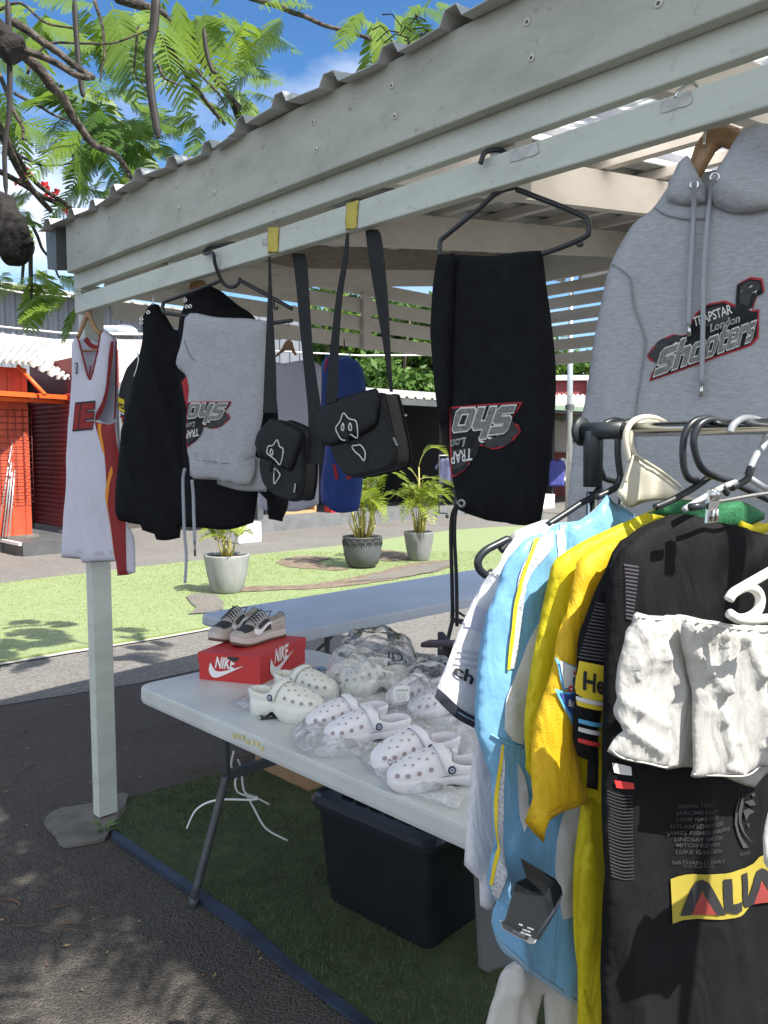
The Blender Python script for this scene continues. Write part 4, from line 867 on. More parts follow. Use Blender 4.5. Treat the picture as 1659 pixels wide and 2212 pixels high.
# zip ties on the table leg
M_TIE = mat('zip tie', (.75, .76, .75), .4)
tie = thing('zip_tie', 'long white zip ties looped round the leg of the white table', 'zip tie', on_z(520, 1870, 0))
for px, Y in (([(505, 1622), (500, 1655), (512, 1672), (508, 1690), (515, 1712), (550, 1727), (470, 1728), (425, 1748), (403, 1790)], 2.98), ([(514, 1640), (521, 1660), (524, 1692), (530, 1712), (552, 1722), (582, 1738)], 3.02), ([(530, 1712), (548, 1745), (575, 1790), (622, 1816)], 3.05)):
    mb = MB(); mb.tube(smooth_curve([at_y(x, y, Y + .01 * i) for i, (x, y) in enumerate(px)], 6), .0042, 6, flat=.45); mb.build('strap', M_TIE, tie)
mb = MB(); mb.box(at_y(553, 1724, 2.97), (.014, .014, .012), bev=.002); mb.build('lock_head', M_TIE, tie)
# black storage tub and cardboard box below
M_TUB = mat('black tub plastic', (.012, .014, .018), .38, var=.3, vs=6, spec=.5)
M_TUBL = mat('tub lid plastic', (.022, .026, .034), .35, var=.2, vs=6)
a, b, c = on_z(708, 1948), on_z(925, 2066), on_z(1040, 1992)
X_ = (b - a); Lx = X_.length; X_.normalize(); Y_ = Vector((-X_.y, X_.x, 0)); Ly = .44; cen = a + X_ * Lx / 2 + Y_ * Ly / 2; cen.z = .014
tub = thing('storage_tub', 'large black plastic storage tub with a ribbed lid beneath the white table', 'storage tub', cen)
def ring(cx, lx, ly, z, r=.04): return round_rect(cx - X_ * lx / 2 - Y_ * ly / 2 + Z * z, cx + X_ * lx / 2 - Y_ * ly / 2 + Z * z, cx + X_ * lx / 2 + Y_ * ly / 2 + Z * z, cx - X_ * lx / 2 + Y_ * ly / 2 + Z * z, r, 5)
def loft(mb, rings, cap0=True, cap1=True, mi=0, smooth=False):
    n = len(rings[0]); v = [p for r in rings for p in r]
    f = [(j * n + i, j * n + (i + 1) % n, (j + 1) * n + (i + 1) % n, (j + 1) * n + i) for j in range(len(rings) - 1) for i in range(n)]
    mb.add(v, f, mi, smooth)
    if cap1: mb.add(rings[-1], [tuple(range(n))], mi)
    if cap0: mb.add(rings[0], [tuple(range(n))[::-1]], mi)
mb = MB(); loft(mb, [ring(cen, Lx, Ly, 0), ring(cen, Lx * 1.03, Ly * 1.04, .06), ring(cen, Lx * 1.12, Ly * 1.14, .36)]); mb.build('body', M_TUB, tub, fix=True)
mb = MB(); loft(mb, [ring(cen, Lx * 1.2, Ly * 1.24, .352, .06), ring(cen, Lx * 1.22, Ly * 1.26, .375, .06), ring(cen, Lx * 1.18, Ly * 1.2, .392, .06), ring(cen, Lx * 1.12, Ly * 1.12, .384, .05)])
for k in range(6): mb.box(cen + X_ * (-.36 + .145 * k) * Lx + Z * .39, (.05, Ly * .85, .012), X=X_, bev=.004)
lid = mb.build('lid', M_TUBL, tub)
for s in (-1, 1):
    mb = MB(); mb.box(cen + X_ * s * Lx * .57 - Y_ * .02 + Z * .33, (.05, .16, .03), X=X_, bev=.008); mb.build('handle', M_TUBL, tub)
mb = MB(); c = on_z(667, 1711, .014); mb.box(c - E1 * .22 + E2 * .17 + Z * .12, (.44, .34, .24), X=E1, bev=.004); mb.box(c - E1 * .22 + E2 * .17 + Z * .241, (.446, .02, .003), X=E1)
tag(mb.build('cardboard_box', mat('brown card', (.3, .185, .1), .8, var=.15, vs=5)), 'closed brown cardboard box on the mat behind the black tub', 'box')
# grey panel standing behind the rack
M_PANEL = mat('grey plastic panel', (.13, .135, .135), .5, var=.1, vs=3)
mb = MB(); P0 = [(1026, 1885), (1100, 1885), (1100, 2075), (1082, 2117), (1042, 2095)]
plp = Plane(on_z(1060, 2110), 60); mb.prism([plp.w(*plp.uv(*p)) for p in [(1027, 1800), (1180, 1790), (1170, 2150), (1082, 2117), (1042, 2095)]], -plp.N * .02)
tag(mb.build('plastic_board', M_PANEL, fix=True), 'grey plastic board standing on the floor behind the hanging shirts', 'board')
# folding chair half hidden at the table's end
cc = on_z(985, 1560); ch = thing('camp_chair', 'dark folding camp chair half hidden behind the white shirt sleeve', 'chair', cc)
M_CH = mat('chair fabric', (.03, .028, .036), .8)
mb = MB(); p, q = at_y(917, 1390, 3.35), at_y(1040, 1392, 3.2); mb.box((p + q) / 2, ((q - p).length, .075, .022), X=(q - p), bev=.008); mb.build('armrest', mat('chair arm', (.075, .05, .065), .6), ch)
mb = MB(); p = at_y(985, 1470, 3.3); mb.box(p + Vector((0, .1, -.02)), (.34, .4, .03), bev=.01); mb.box(at_y(968, 1425, 3.38), (.03, .38, .16), X=Vector((1, .1, 0)), bev=.008); mb.build('seat', M_CH, ch)
for s in (0, 1):
    for f in (0, 1): mb = MB(); mb.tube([at_y(950 + 90 * s, 1400, 3.2 + .35 * f), on_z(950 + 95 * s, 1575, 0) * 1.0 + Vector((0, -.2 + .35 * f, 0))], .011, 6); mb.build('leg', M_TLEG, ch)
# ------------------------------------------------------------------ red shoe box
M_RED = mat('red shoe box card', (.55, .035, .035), .5, var=.1, vs=6)
M_WHT = mat('white print', (.85, .84, .83), .6)
bx0 = on1(562, 1480); bL = on1(431, 1467); bR = on1(659, 1431)      # near corner, left corner, right corner of the box
XL = (bL - bx0); XR = (bR - bx0); l1, l2 = XL.length, XR.length; XL.normalize(); XR = Z.cross(-XL) if False else XR.normalized()
sb = thing('shoe_box', 'red shoe box with white lettering on the table, carrying a pair of sneakers', 'shoe box', bx0 + (XL * l1 + XR * l2) / 2)
HB = .105
def quad_prism(mb, z0, z1, e=0.0):
    c = bx0; P = [c - XL * e - XR * e, c + XR * (l2 + e) - XL * e, c + XR * (l2 + e) + XL * (l1 + e), c + XL * (l1 + e) - XR * e]; loft(mb, [[p + Z * (z0) for p in P], [p + Z * z1 for p in P]])
mb = MB(); quad_prism(mb, .0, HB); mb.build('base', M_RED, sb, fix=True)
mb = MB(); quad_prism(mb, HB - .038, HB + .003, .003); lidb = mb.build('lid', M_RED, sb, fix=True)
for k in (0,):
    p = bx0 + XL * (l1 * .42) - XR * .0045 + Z * (HB - .004); mb = MB(); mb.add([p + XL * (.026 * math.cos(t)) - Z * (.017 * math.sin(t)) for t in [math.pi * j / 12 for j in range(13)]], [tuple(range(13))]); mb.build('finger_hole', M_DARK, sb)
mb = MB(); sw = swoosh()
def box_print(o, X, N, wd):
    v = [o + X * (x * wd) + Z * (y * wd * .95) + N * .0035 for x, y in sw]; mb.add(v, [tuple(range(len(v)))])
    flat_text(mb, 'NIKE', o + X * (wd * .13) + Z * (wd * .27) + N * .0038, X, Z, wd * .56, wd * .29, .03, .22)
box_print(bx0 + XL * (l1 * .80) + Z * .014, -XL, -XR, l1 * .55); mb.build('box_print', M_WHT, sb); mb = MB(); box_print(bx0 + XR * (l2 * .22) + Z * .012, XR, -XL, l2 * .5)
mb.build('box_print', M_WHT, sb)
# ------------------------------------------------------------------ shoes
class SLoft:
    """shoe surface: s from heel (0) to toe (1), th from 0 (right side) over the top to pi (left side); local x right, y to the toe"""
    def __init__(q, L, W, H, pw=1.0, base=.03): q.L, q.W, q.H, q.pw, q.b = L, W, H, pw, base
    def p(q, s, th, off=0.0):
        w_, h_ = q.W(s), q.H(s); c, z = math.cos(th), math.sin(th); c = math.copysign(abs(c) ** q.pw, c); z = abs(z) ** q.pw
        nx, nz = c * h_ + 1e-6, z * w_ + 1e-6; k = math.hypot(nx, nz)
        return Vector((q.CX(s) + c * w_ + off * nx / k, q.L * s, q.b + z * h_ + off * nz / k))
    def CX(q, s): return .008 * math.sin(math.pi * s)
def curve_fn(pts):
    xs = [p[0] for p in pts]; ys = [p[1] for p in pts]
    def f(s):
        s = min(max(s, xs[0]), xs[-1])
        for i in range(len(xs) - 1):
            if s <= xs[i + 1]:
                t = (s - xs[i]) / (xs[i + 1] - xs[i]); t = t * t * (3 - 2 * t) if False else t
                a = ys[max(i - 1, 0)]; b = ys[i]; c = ys[i + 1]; d = ys[min(i + 2, len(ys) - 1)]
                return .5 * (2 * b + (c - a) * t + (2 * a - 5 * b + 4 * c - d) * t * t + (3 * b - a - 3 * c + d) * t ** 3)
        return ys[-1]
    return f
def grid_surf(mb, fn, us, vs, mi=0, flip=False, sm=True):
    k = len(vs); v = [fn(a, b) for a in us for b in vs]; f = []
    for i in range(len(us) - 1):
        for j in range(k - 1):
            q = (i * k + j, i * k + j + 1, (i + 1) * k + j + 1, (i + 1) * k + j); f.append(q[::-1] if flip else q)
    mb.add(v, f, mi, sm)
lin = lambda a, b, n: [a + (b - a) * i / n for i in range(n + 1)]
M_CROC = mat('clog foam white', (.82, .80, .82), .5, var=.05, vs=20, bump=.05, bs=200)
M_CROCC = mat('clog foam cream', (.78, .78, .70), .5, var=.05, vs=20, bump=.05, bs=200)
M_CLOGSHADE = mat('clog inner shade', (.38, .30, .30), .8)  # shade inside the clog and its holes, put into the colour
M_RIV = mat('clog rivet', (.03, .045, .1), .35)
def make_clog(label, m, platform=False, side=1):
    r = thing('clog', label, 'clog', (0, 0, 0), 'foam clogs on the white table')
    L = .255; hb = .052 if platform else .030
    wf = curve_fn([(0, .0), (.012, .014), (.03, .024), (.12, .034), (.3, .034), (.5, .041), (.7, .049), (.85, .046), (.95, .033), (.985, .02), (1, .0)])
    sf = lambda s: wf(s) * (1.0 if side > 0 else 1.0)
    mb = MB()                                           # sole
    def bot(s):
        z = .010 * math.exp(-((s - .40) / .10) ** 2) + .012 * max(0, (s - .85) / .15) ** 2
        return z if not platform else .026 * math.exp(-((s - .40) / .085) ** 2) + .012 * max(0, (s - .85) / .15) ** 2
    ss = [0, .008, .03, .07] + lin(.12, .9, 16) + [.94, .97, .988, 1]
    for sg in (-1, 1):
        prof = [(0, 0), (.86, 0), (.97, .006), (1.0, .014), (1.0, .5), (1.03, .6), (1.02, 1.0), (.96, 1.03)]
        def so(s, j, sg=sg):
            a, b = prof[int(j)]; zb = bot(s); return Vector((.008 * math.sin(math.pi * s) + sg * a * sf(s), L * s, zb + (hb - zb) * b if b < .1 or True else 0))
        grid_surf(mb, so, ss, list(range(len(prof))), 0, sg > 0)
    sole = mb.build('sole', m, r)
    H = curve_fn([(.36, .052), (.45, .056), (.58, .056), (.72, .045), (.85, .031), (.94, .021), (1, .004)])
    U = SLoft(L, lambda s: sf(s) * 1.0, H, .72, hb)
    mb = MB(); us = lin(.37, .9, 16) + [.93, .96, .98, .992, 1]; th = lin(0, math.pi, 22)
    grid_surf(mb, lambda s, t: U.p(s + (0.05 * (1 - math.sin(t) ** .5) * (s < .5) * (.5 - s) / .13), t), us, th, 0, False)
    grid_surf(mb, lambda s, t: U.p(s, t, -.005), us[:8], th, 1, True)
    def rimf(j, t): return U.p(.37 + .05 * (1 - math.sin(t) ** .5), t, -.005 + .0075 * math.sin(math.pi * j / 4))
    grid_surf(mb, lambda j, t: rimf(j, t) - Vector((0, .004 * math.sin(math.pi * j / 4), 0)), lin(0, 4, 4), th, 0)
    hc = curve_fn([(0, .026), (.1, .026), (.25, .022), (.36, .030), (.44, .045)])
    for sg in (-1, 1):                                  # heel cup: outer wall, rim, inner wall
        for o0, o1, fl in ((0, 1, sg < 0),):
            def wall(s, j, sg=sg):
                k = [(0, 0), (.002, .5), (.0035, .95), (.001, 1.06), (-.004, 1.0), (-.007, .4), (-.008, -.2)][int(j)]; e = sf(s) + k[0]; return Vector((.008 * math.sin(math.pi * s) + sg * max(e, .0), L * s - (k[0] + .0035) * (1 if s < .02 else 0), hb + hc(s) * k[1]))
            grid_surf(mb, wall, [0, .004, .015, .03, .06] + lin(.1, .44, 9), list(range(7)), 0, fl)
    grid_surf(mb, lambda s, x: Vector((x * (sf(s) - .004), L * s, hb + .002)), lin(.01, .5, 10), lin(-1, 1, 4), 1)
    def disc(s, t, ra, o=.0012, el=1.0, mi=1):
        c = U.p(s, t, o); a = (U.p(s + .01, t, o) - U.p(s - .01, t, o)).normalized(); b = (U.p(s, t + .05, o) - U.p(s, t - .05, o)).normalized(); n = a.cross(b).normalized(); b = n.cross(a)
        v = [c + (a * math.cos(q) * el + b * math.sin(q)) * ra for q in lin(0, 6.283, 9)[:-1]]; mb.add(v, [tuple(range(9))], mi) if a.cross(b).z > 0 else mb.add(v[::-1], [tuple(range(9))], mi)
    for s, ts in ((.56, (1.2, 1.95)), (.63, (.95, 1.57, 2.2)), (.70, (1.2, 1.95)), (.77, (.95, 1.57, 2.2)), (.84, (1.25, 1.9))):
        for t in ts: disc(s, t, .0036)
    for s, t in ((.60, .30), (.72, .27), (.83, .28), (.60, 2.84), (.72, 2.87), (.83, 2.86), (.925, .42), (.925, 2.72)): disc(s, t, .0058, .0013, 1.15)
    mb.build('upper', [m, M_CLOGSHADE], r)
    mb = MB()                                           # strap, folded forward over the instep
    def st(j, t):
        k = [(-.048, .003), (-.05, .008), (-.03, .0105), (.03, .0105), (.05, .008), (.048, .003)][int(j)]
        return U.p(.475 + k[0] - .09 * (1 - math.sin(t) ** .8), t, k[1])
    grid_surf(mb, st, lin(0, 5, 5), lin(.12, math.pi - .12, 20), 0, False); mb.build('strap', m, r)
    for t in (.2, math.pi - .2):
        c = U.p(.40, t, .0105); n = Vector((1 if t < 1 else -1, 0, .15)).normalized(); mb = MB(); mb.lathe(c, [(.0105, -.002), (.0105, .002), (.008, .003), (.001, .003)], 14, 0, axis=n); mb.lathe(c, [(.0055, .0035), (.0038, .0036)], 10, 1, axis=n); mb.build('rivet', [M_RIV, M_WHT], r)
    return r
def put(o, p, az, k=1.0, dz=0.0):
    o.location = Vector((p.x, p.y, p.z + dz)); o.rotation_euler = (0, 0, -rad(az)); o.scale = (k, k, k)
def put_by(o, heel, toe, k=None):
    """heel and toe: photo points on the table plane"""
    a, b = on1(*heel), on1(*toe); d = b - a; az = math.degrees(math.atan2(d.x, d.y)); s = (d.length / .255 if k is None else k); put(o, a, az, s)
cl1 = make_clog('cream platform clog with navy rivet before the red box, nearer of its pair', M_CROCC, True)
cl2 = copy_tree(cl1); cl2['label'] = 'cream platform clog on the far side of its pair, beside the red box'
put_by(cl1, (546, 1536), (682, 1558), 1.08); put_by(cl2, (600, 1497), (724, 1522), 1.04)
cw = make_clog('white clog with navy rivet and paper tag, in the middle of the table', M_CROC)
CL = [(cw, (882, 1588), (712, 1608), 1.07), (None, (832, 1558), (672, 1580), 1.06), (None, (1052, 1685), (878, 1700), 1.08), (None, (985, 1630), (828, 1662), 1.07),
      (None, (1030, 1527), (915, 1546), 1.04), (None, (967, 1502), (858, 1526), 1.04)]
LB = [None, 'white clog tucked behind the tagged one, its toe beside the crumpled bag end', 'white clog nearest the camera on the table, beside the hanging shirt', 'white clog with black print on its bag, behind the nearest clog',
      'white clog at the right in a clear bag, partly behind the white sleeve', 'white clog in the clear bag with black web lettering, right of the cream bagged pair']
for i, (o, h_, t_, k) in enumerate(CL):
    if o is None: o = copy_tree(cw); o['label'] = LB[i]
    put_by(o, h_, t_, k)
cc1 = copy_tree(cl1); cc1['label'] = 'cream clog with navy rivet inside the big clear bag at the back of the table'; cc2 = copy_tree(cl1); cc2['label'] = 'left cream clog inside the big clear bag, turned away'
put_by(cc1, (874, 1486), (757, 1501), 1.03); put_by(cc2, (830, 1468), (728, 1488), 1.0)
# paper tag on the clog, black size labels
mb = MB(); p = at_y(855, 1547, on1(855, 1560).y); q = on1(868, 1553) + Z * .085; X9 = azv(80); mb.box(q, (.052, .0012, .05), X=X9); flat_text(mb, 'crocs', q - X9 * .02 + Vector((.0, -.0016, .008)), X9, Z, .04, .011, .01, 0, 1)
for k in range(3): flat_text(mb, '1000 200' if k != 1 else '206 3017', q - X9 * .018 + Vector((0, -.0016, -.004 - .008 * k)), X9, Z, .034, .0045, 0, 0, 2)
tag(mb.build('paper_tag', [M_WHT, mat('grass green ink', (.2, .35, .15), .6), mat('grey ink', (.25, .25, .25), .6)]), 'small white paper tag standing on the middle white clog', 'tag')
mb = MB(); q = on1(580, 1551) + Z * .004; mb.box(q, (.055, .035, .006), X=azv(75)); flat_text(mb, 'S', q + Vector((.004, -.012, .0035)), azv(75), azv(-15), .012, .014, .02, 0, 1)
tag(mb.build('size_label', [mat('black label', (.03, .03, .035), .5), mat('label print', (.6, .6, .6), .5)]), 'black size label lying under the cream platform clog', 'label')
# clear bags
def film(name):
    m = bpy.data.materials.new(name); m.use_nodes = True; n = m.node_tree; n.nodes.clear(); o = n.nodes.new('ShaderNodeOutputMaterial')
    t = n.nodes.new('ShaderNodeBsdfTransparent'); t.inputs[0].default_value = (.97, .975, .98, 1); g = n.nodes.new('ShaderNodeBsdfGlossy'); g.inputs['Roughness'].default_value = .12; g.inputs[0].default_value = (1, 1, 1, 1)
    d = n.nodes.new('ShaderNodeBsdfDiffuse'); d.inputs[0].default_value = (.9, .9, .92, 1)
    f = n.nodes.new('ShaderNodeFresnel'); f.inputs['IOR'].default_value = 1.22
    tc_ = n.nodes.new('ShaderNodeTexCoord'); z = n.nodes.new('ShaderNodeTexNoise'); z.inputs['Scale'].default_value = 28; z.inputs['Detail'].default_value = 4; n.links.new(tc_.outputs['Object'], z.inputs['Vector'])
    r = n.nodes.new('ShaderNodeValToRGB'); r.color_ramp.elements[0].position = .44; r.color_ramp.elements[1].position = .72; r.color_ramp.elements[0].color = (.05, .05, .05, 1); r.color_ramp.elements[1].color = (.5, .5, .5, 1); n.links.new(z.outputs['Fac'], r.inputs[0])
    bp = n.nodes.new('ShaderNodeBump'); bp.inputs['Strength'].default_value = .4; bp.inputs['Distance'].default_value = .004; n.links.new(z.outputs['Fac'], bp.inputs['Height']); n.links.new(bp.outputs[0], g.inputs['Normal'])
    m1 = n.nodes.new('ShaderNodeMixShader'); m2 = n.nodes.new('ShaderNodeMixShader'); n.links.new(r.outputs[0], m1.inputs[0]); n.links.new(t.outputs[0], m1.inputs[1]); n.links.new(d.outputs[0], m1.inputs[2])
    n.links.new(f.outputs[0], m2.inputs[0]); n.links.new(m1.outputs[0], m2.inputs[1]); n.links.new(g.outputs[0], m2.inputs[2]); n.links.new(m2.outputs[0], o.inputs[0]); return m
M_FILM = film('clear film')
def bag(label, poly, hfun, seed, amp=.018, freq=14, txt=None):
    P = [on1(*p) for p in poly]; cx = Vector((sum(p.x for p in P) / len(P), sum(p.y for p in P) / len(P), 0)); P2 = rnd_poly([(p.x, p.y) for p in P], .012, 60); V, F = fill(P2, .012); d = edge_dist(P2, V)
    def zz(x, y, dd):
        k = min(1, dd / .07); n = noise.noise((x * freq, y * freq, seed)); r = 1 - abs(noise.noise((x * freq * 1.3 + 3, y * freq * 1.3, seed + 5))); return TH + .0035 + hfun * math.sin(k * math.pi / 2) ** .8 * (1 + .25 * n) + amp * (r ** 3) * (.35 + .65 * k) + .004 * abs(n)
    a, b, c = [V[i] for i in F[0]]
    if (b[0] - a[0]) * (c[1] - a[1]) - (b[1] - a[1]) * (c[0] - a[0]) < 0: F = [f[::-1] for f in F]
    mb = MB(); mb.add([(x, y, zz(x, y, q)) for (x, y), q in zip(V, d)], F, 0, False)
    t = thing('plastic_bag', label, 'plastic bag', (cx.x, cx.y, TH), 'clear plastic bags on the white table'); mb.build('film', M_FILM, t)
    if txt:
        for s, o, e, h_, lift in txt:
            a, b = on1(*o) + Z * lift, on1(*e) + Z * lift; X = b - a; mb = MB(); flat_text(mb, s, a, X.normalized(), (Z + Vector((0, .25, 0))).normalized(), X.length, h_, .01, 0); mb.build('printed_text', mat('bag print', (.03, .03, .035), .6), t)
    return t
bag('clear bag spread flat beneath the cream platform pair, reaching the red box', [(495, 1520), (560, 1488), (640, 1455), (700, 1440), (730, 1470), (650, 1500), (560, 1560), (540, 1540)], .004, 1)
bag('big clear bag pulled over the cream pair at the back', [(700, 1470), (760, 1420), (840, 1412), (905, 1440), (890, 1500), (830, 1545), (760, 1540), (715, 1515)], .125, 2, .02, 11, [('ID.', (838, 1505), (880, 1512), .03, .135), ('crocs.com', (700, 1500), (745, 1518), .012, .06)])
bag('crumpled clear bag end at the toe of the middle white pair', [(632, 1578), (655, 1560), (700, 1575), (740, 1602), (800, 1622), (770, 1640), (700, 1640), (645, 1620)], .022, 3, .026, 18)
bag('crumpled clear bag around the nearest pair, at the table edge', [(775, 1622), (800, 1610), (860, 1640), (900, 1690), (1010, 1720), (990, 1752), (900, 1725), (830, 1690), (785, 1650)], .022, 4, .026, 18, [('CLOG', (838, 1690), (868, 1700), .014, .05)])
bag('clear bag over the right-hand white pair beside the sleeve', [(850, 1500), (900, 1462), (965, 1462), (1030, 1500), (1020, 1560), (940, 1570), (880, 1550)], .09, 5, .016, 12, [('ocs.com', (886, 1512), (925, 1530), .015, .075)])
bag('loose clear wrapping between the middle and back pairs', [(745, 1548), (790, 1520), (850, 1530), (900, 1545), (930, 1580), (860, 1575), (800, 1565)], .012, 6, .02, 18)
bag('clear wrapping at the right end of the table', [(940, 1575), (1000, 1560), (1050, 1600), (1060, 1660), (1000, 1640)], .02, 7, .02, 16)
# a bunch of keys and string-like print left of the bag
mb = MB()
for k in range(3):
    a = on1(668 + 14 * k, 1462 + 14 * k) + Z * .006; b = on1(702 + 10 * k, 1458 + 14 * k) + Z * .006
    for j in range(9): p = a.lerp(b, j / 8); mb.box(p, (.006, .014, .004), X=azv(60 + 30 * (j % 2)))
tag(mb.build('printed_slip', mat('slip print', (.12, .13, .15), .6)), 'slip of dark printed bands lying left of the big clear bag', 'slip')
mb = MB(); p = on1(690, 1452) + Z * .012; mb.box(p, (.05, .03, .016), X=azv(60), bev=.005); tag(mb.build('metal_charm', mat('blue metal', (.25, .33, .45), .2, metal=.8)), 'small shiny blue metal piece left of the big clear bag', 'charm')
# ------------------------------------------------------------------ sneakers on the red box
M_SUEDE = mat('beige suede', (.48, .43, .38), .85, var=.12, vs=25, sheen=.3); M_BRN = mat('dark brown panel', (.045, .04, .037), .7, var=.2, vs=20); M_MID = mat('cream midsole', (.62, .57, .52), .6); M_GUM = mat('gum rubber', (.15, .085, .055), .6)
M_LACE = mat('white lace', (.72, .73, .76), .7); M_LACED = mat('brown lace', (.07, .055, .05), .7)
def make_sneaker(label):
    r = thing('sneaker', label, 'sneaker', (0, 0, 0), 'sneakers on the red box'); L = .285
    wf = curve_fn([(0, .0), (.012, .016), (.03, .026), (.12, .036), (.3, .036), (.5, .042), (.7, .051), (.85, .047), (.95, .034), (.985, .02), (1, .0)])
    ss = [0, .008, .03, .07] + lin(.12, .9, 14) + [.94, .97, .988, 1]
    tr = lambda s: .014 * max(0, (s - .75) / .25) ** 2
    for nm, prof, m in (('outsole', [(0, 0), (.92, 0), (1.0, .004), (1.02, .011), (1.0, .0115)], M_GUM), ('midsole', [(1.0, .011), (1.03, .014), (1.03, .022), (1.01, .0235), (1.025, .025), (1.02, .032), (.95, .035)], M_MID)):
        mb = MB()
        for sg in (-1, 1): grid_surf(mb, lambda s, j, sg=sg, prof=prof: Vector((.008 * math.sin(math.pi * s) + sg * prof[int(j)][0] * wf(s), L * s, prof[int(j)][1] + tr(s))), ss, list(range(len(prof))), 0, sg > 0)
        mb.build(nm, m, r)
    H = curve_fn([(0, .062), (.05, .072), (.15, .066), (.3, .060), (.38, .078), (.46, .078), (.6, .056), (.72, .040), (.85, .030), (.94, .021), (1, .004)])
    U = SLoft(L, lambda s: wf(s) * (1 - .12 * math.exp(-((s - .2) / .25) ** 2)), H, .78, .032)
    P = lambda s, t, o=0: U.p(s, t, o) + Vector((0, 0, tr(s)))
    mb = MB(); us = [0, .006, .02, .05] + lin(.09, .9, 26) + [.94, .97, .988, 1]
    grid_surf(mb, lambda s, t: P(s, t) - Vector((0, 0, (.05 if .05 < s < .36 else 0) * max(0, (math.sin(t) - .80) / .2) ** .6)), us, lin(0, math.pi, 26), 0)
    mb.build('upper', M_SUEDE, r)
    mb = MB(); grid_surf(mb, lambda s, t: P(s, t, .0018), lin(.68, .88, 8), lin(.75, math.pi - .75, 14), 0); mb.build('toe_panel', M_BRN, r)
    mb = MB(); grid_surf(mb, lambda s, t: P(s, t, -.022) , lin(.07, .35, 8), lin(1.05, math.pi - 1.05, 8), 0); mb.build('lining', M_SUEDE, r)
    mb = MB(); grid_surf(mb, lambda s, t: P(s + .02 * t, t, .0018), lin(.34, .60, 8), lin(.12, .8, 7)); mb.build('side_panel', M_BRN, r); mb = MB(); grid_surf(mb, lambda s, t: P(s + .02 * (math.pi - t), t, .0018), lin(.34, .60, 8), lin(math.pi - .8, math.pi - .12, 7)); mb.build('side_panel', M_BRN, r); mb = MB(); grid_surf(mb, lambda s, t: P(s, t, .0018), lin(.0, .05, 3), lin(.8, math.pi - .8, 8)); mb.build('heel_tab', M_BRN, r)
    mb = MB(); grid_surf(mb, lambda s, t: P(s, t, .004), lin(.37, .62, 8), lin(1.2, math.pi - 1.2, 6)); mb.build('tongue', M_BRN, r)
    for sg in (0, 1):
        mb = MB(); v = []
        for x, y in swoosh():
            s = .70 - .62 * x * .9; t = .10 + y * 1.75; v.append(P(s, t if sg == 0 else math.pi - t, .0034))
        n = len(v); h2 = n // 2; mb.add(v, [tuple(range(n)) if sg else tuple(range(n))[::-1]]); mb.build('side_mark', M_WHT, r)
    for k in range(6):
        s = .40 + .044 * k
        for m, o, d in ((M_LACE, .010, .0), (M_LACED, .012, .018)):
            mb = MB(); a0, a1 = (.95, math.pi - .95); mb.tube([P(s + d, a0, .004), P(s + d * .8 + .012, 1.25, o), P(s + .02, 1.57, o + .003), P(s + d * .8 + .012, math.pi - 1.25, o), P(s + d + .022, a1, .004)] if m is M_LACED else [P(s, a0, .004), P(s + .006, 1.3, o), P(s + .006, math.pi - 1.3, o), P(s, a1, .004)], .0036 if m is M_LACE else .0028, 6, flat=.6); mb.build('lace', m, r)
    mb = MB(); mb.tube([P(.40, 1.3, .012), P(.36, 1.2, .03), P(.33, .9, .03), P(.36, .7, .012)], .0025, 5); mb.tube([P(.40, 1.8, .012), P(.37, 2.0, .035), P(.42, 2.3, .012)], .0025, 5); mb.build('lace_end', M_LACED, r)
    return r
s1 = make_sneaker('beige and dark brown sneaker nearer the camera on the red box'); s2 = copy_tree(s1); s2['label'] = 'beige and dark brown sneaker on the far left of the pair on the red box'
ZB = TH + HB + .0035
def put_b(o, heel, toe, k):
    a, b = on_z(*heel, ZB), on_z(*toe, ZB); d = b - a; put(o, a, math.degrees(math.atan2(d.x, d.y)), k)
put_b(s1, (612, 1372), (512, 1398), 1.0); put_b(s2, (555, 1362), (468, 1388), 1.0)
# ================================================================== clothes and bags hung from the front rail
def heather(name, a, b, vs=55, st=(1, 1, 3.2)):
    return mat(name, a, .9, var2=b, vs=vs, stretch=st, bump=.25, bs=350, sheen=.25, contrast=(.36, .64), detail=4, wr=.22, ws=9)
M_HEATH = heather('heather grey fleece', (.415, .43, .46), (.325, .338, .362), 60, (1.2, 1.2, 5))
M_BLK = mat('black fleece', (.011, .012, .0145), .95, var=.3, vs=30, bump=.3, bs=350, spec=.15, wr=.35, ws=9)
M_BLK2 = mat('black nylon', (.011, .012, .014), .55, var=.3, vs=30, bump=.25, bs=280, spec=.3)
M_CORD = mat('grey cord', (.34, .36, .40), .8); M_BCORD = mat('black cord', (.012, .013, .015), .8)
M_HPLAS = mat('black hanger plastic', (.018, .022, .027), .35, spec=.5); M_HWOOD = mat('hanger wood', (.42, .25, .12), .45, var2=(.28, .155, .07), vs=9, stretch=(6, 6, 1), coat=.2)
M_STEEL = mat('steel wire', (.6, .6, .58), .25, metal=1.0); M_PATR = mat('red stitching', (.42, .025, .035), .8); M_PATK = mat('black chenille', (.018, .02, .024), .95, var=.6, vs=60, bump=.6, bs=300)
M_CHEN = mat('grey chenille', (.27, .275, .26), .95, var2=(.15, .155, .15), vs=170, bump=1.0, bs=300, contrast=(.35, .65)); M_STW = mat('white stitching', (.68, .68, .66), .8)
M_PATG = mat('charcoal shading', (.05, .052, .058), .95, var=.4, vs=60)
def px_tube(name, px, Y, r, m, parent, seg=8, per=6, rr=None):
    """tube through photo points, at distance Y (number or one per point)"""
    pts = [at_y(x, y, Y[i] if isinstance(Y, (list, tuple)) else Y) for i, (x, y) in enumerate(px)]; mb = MB(); P = smooth_curve(pts, per)
    mb.tube(P, r if rr is None else [rr[0] + (rr[1] - rr[0]) * i / (len(P) - 1) for i in range(len(P))], seg); return mb.build(name, m, parent)
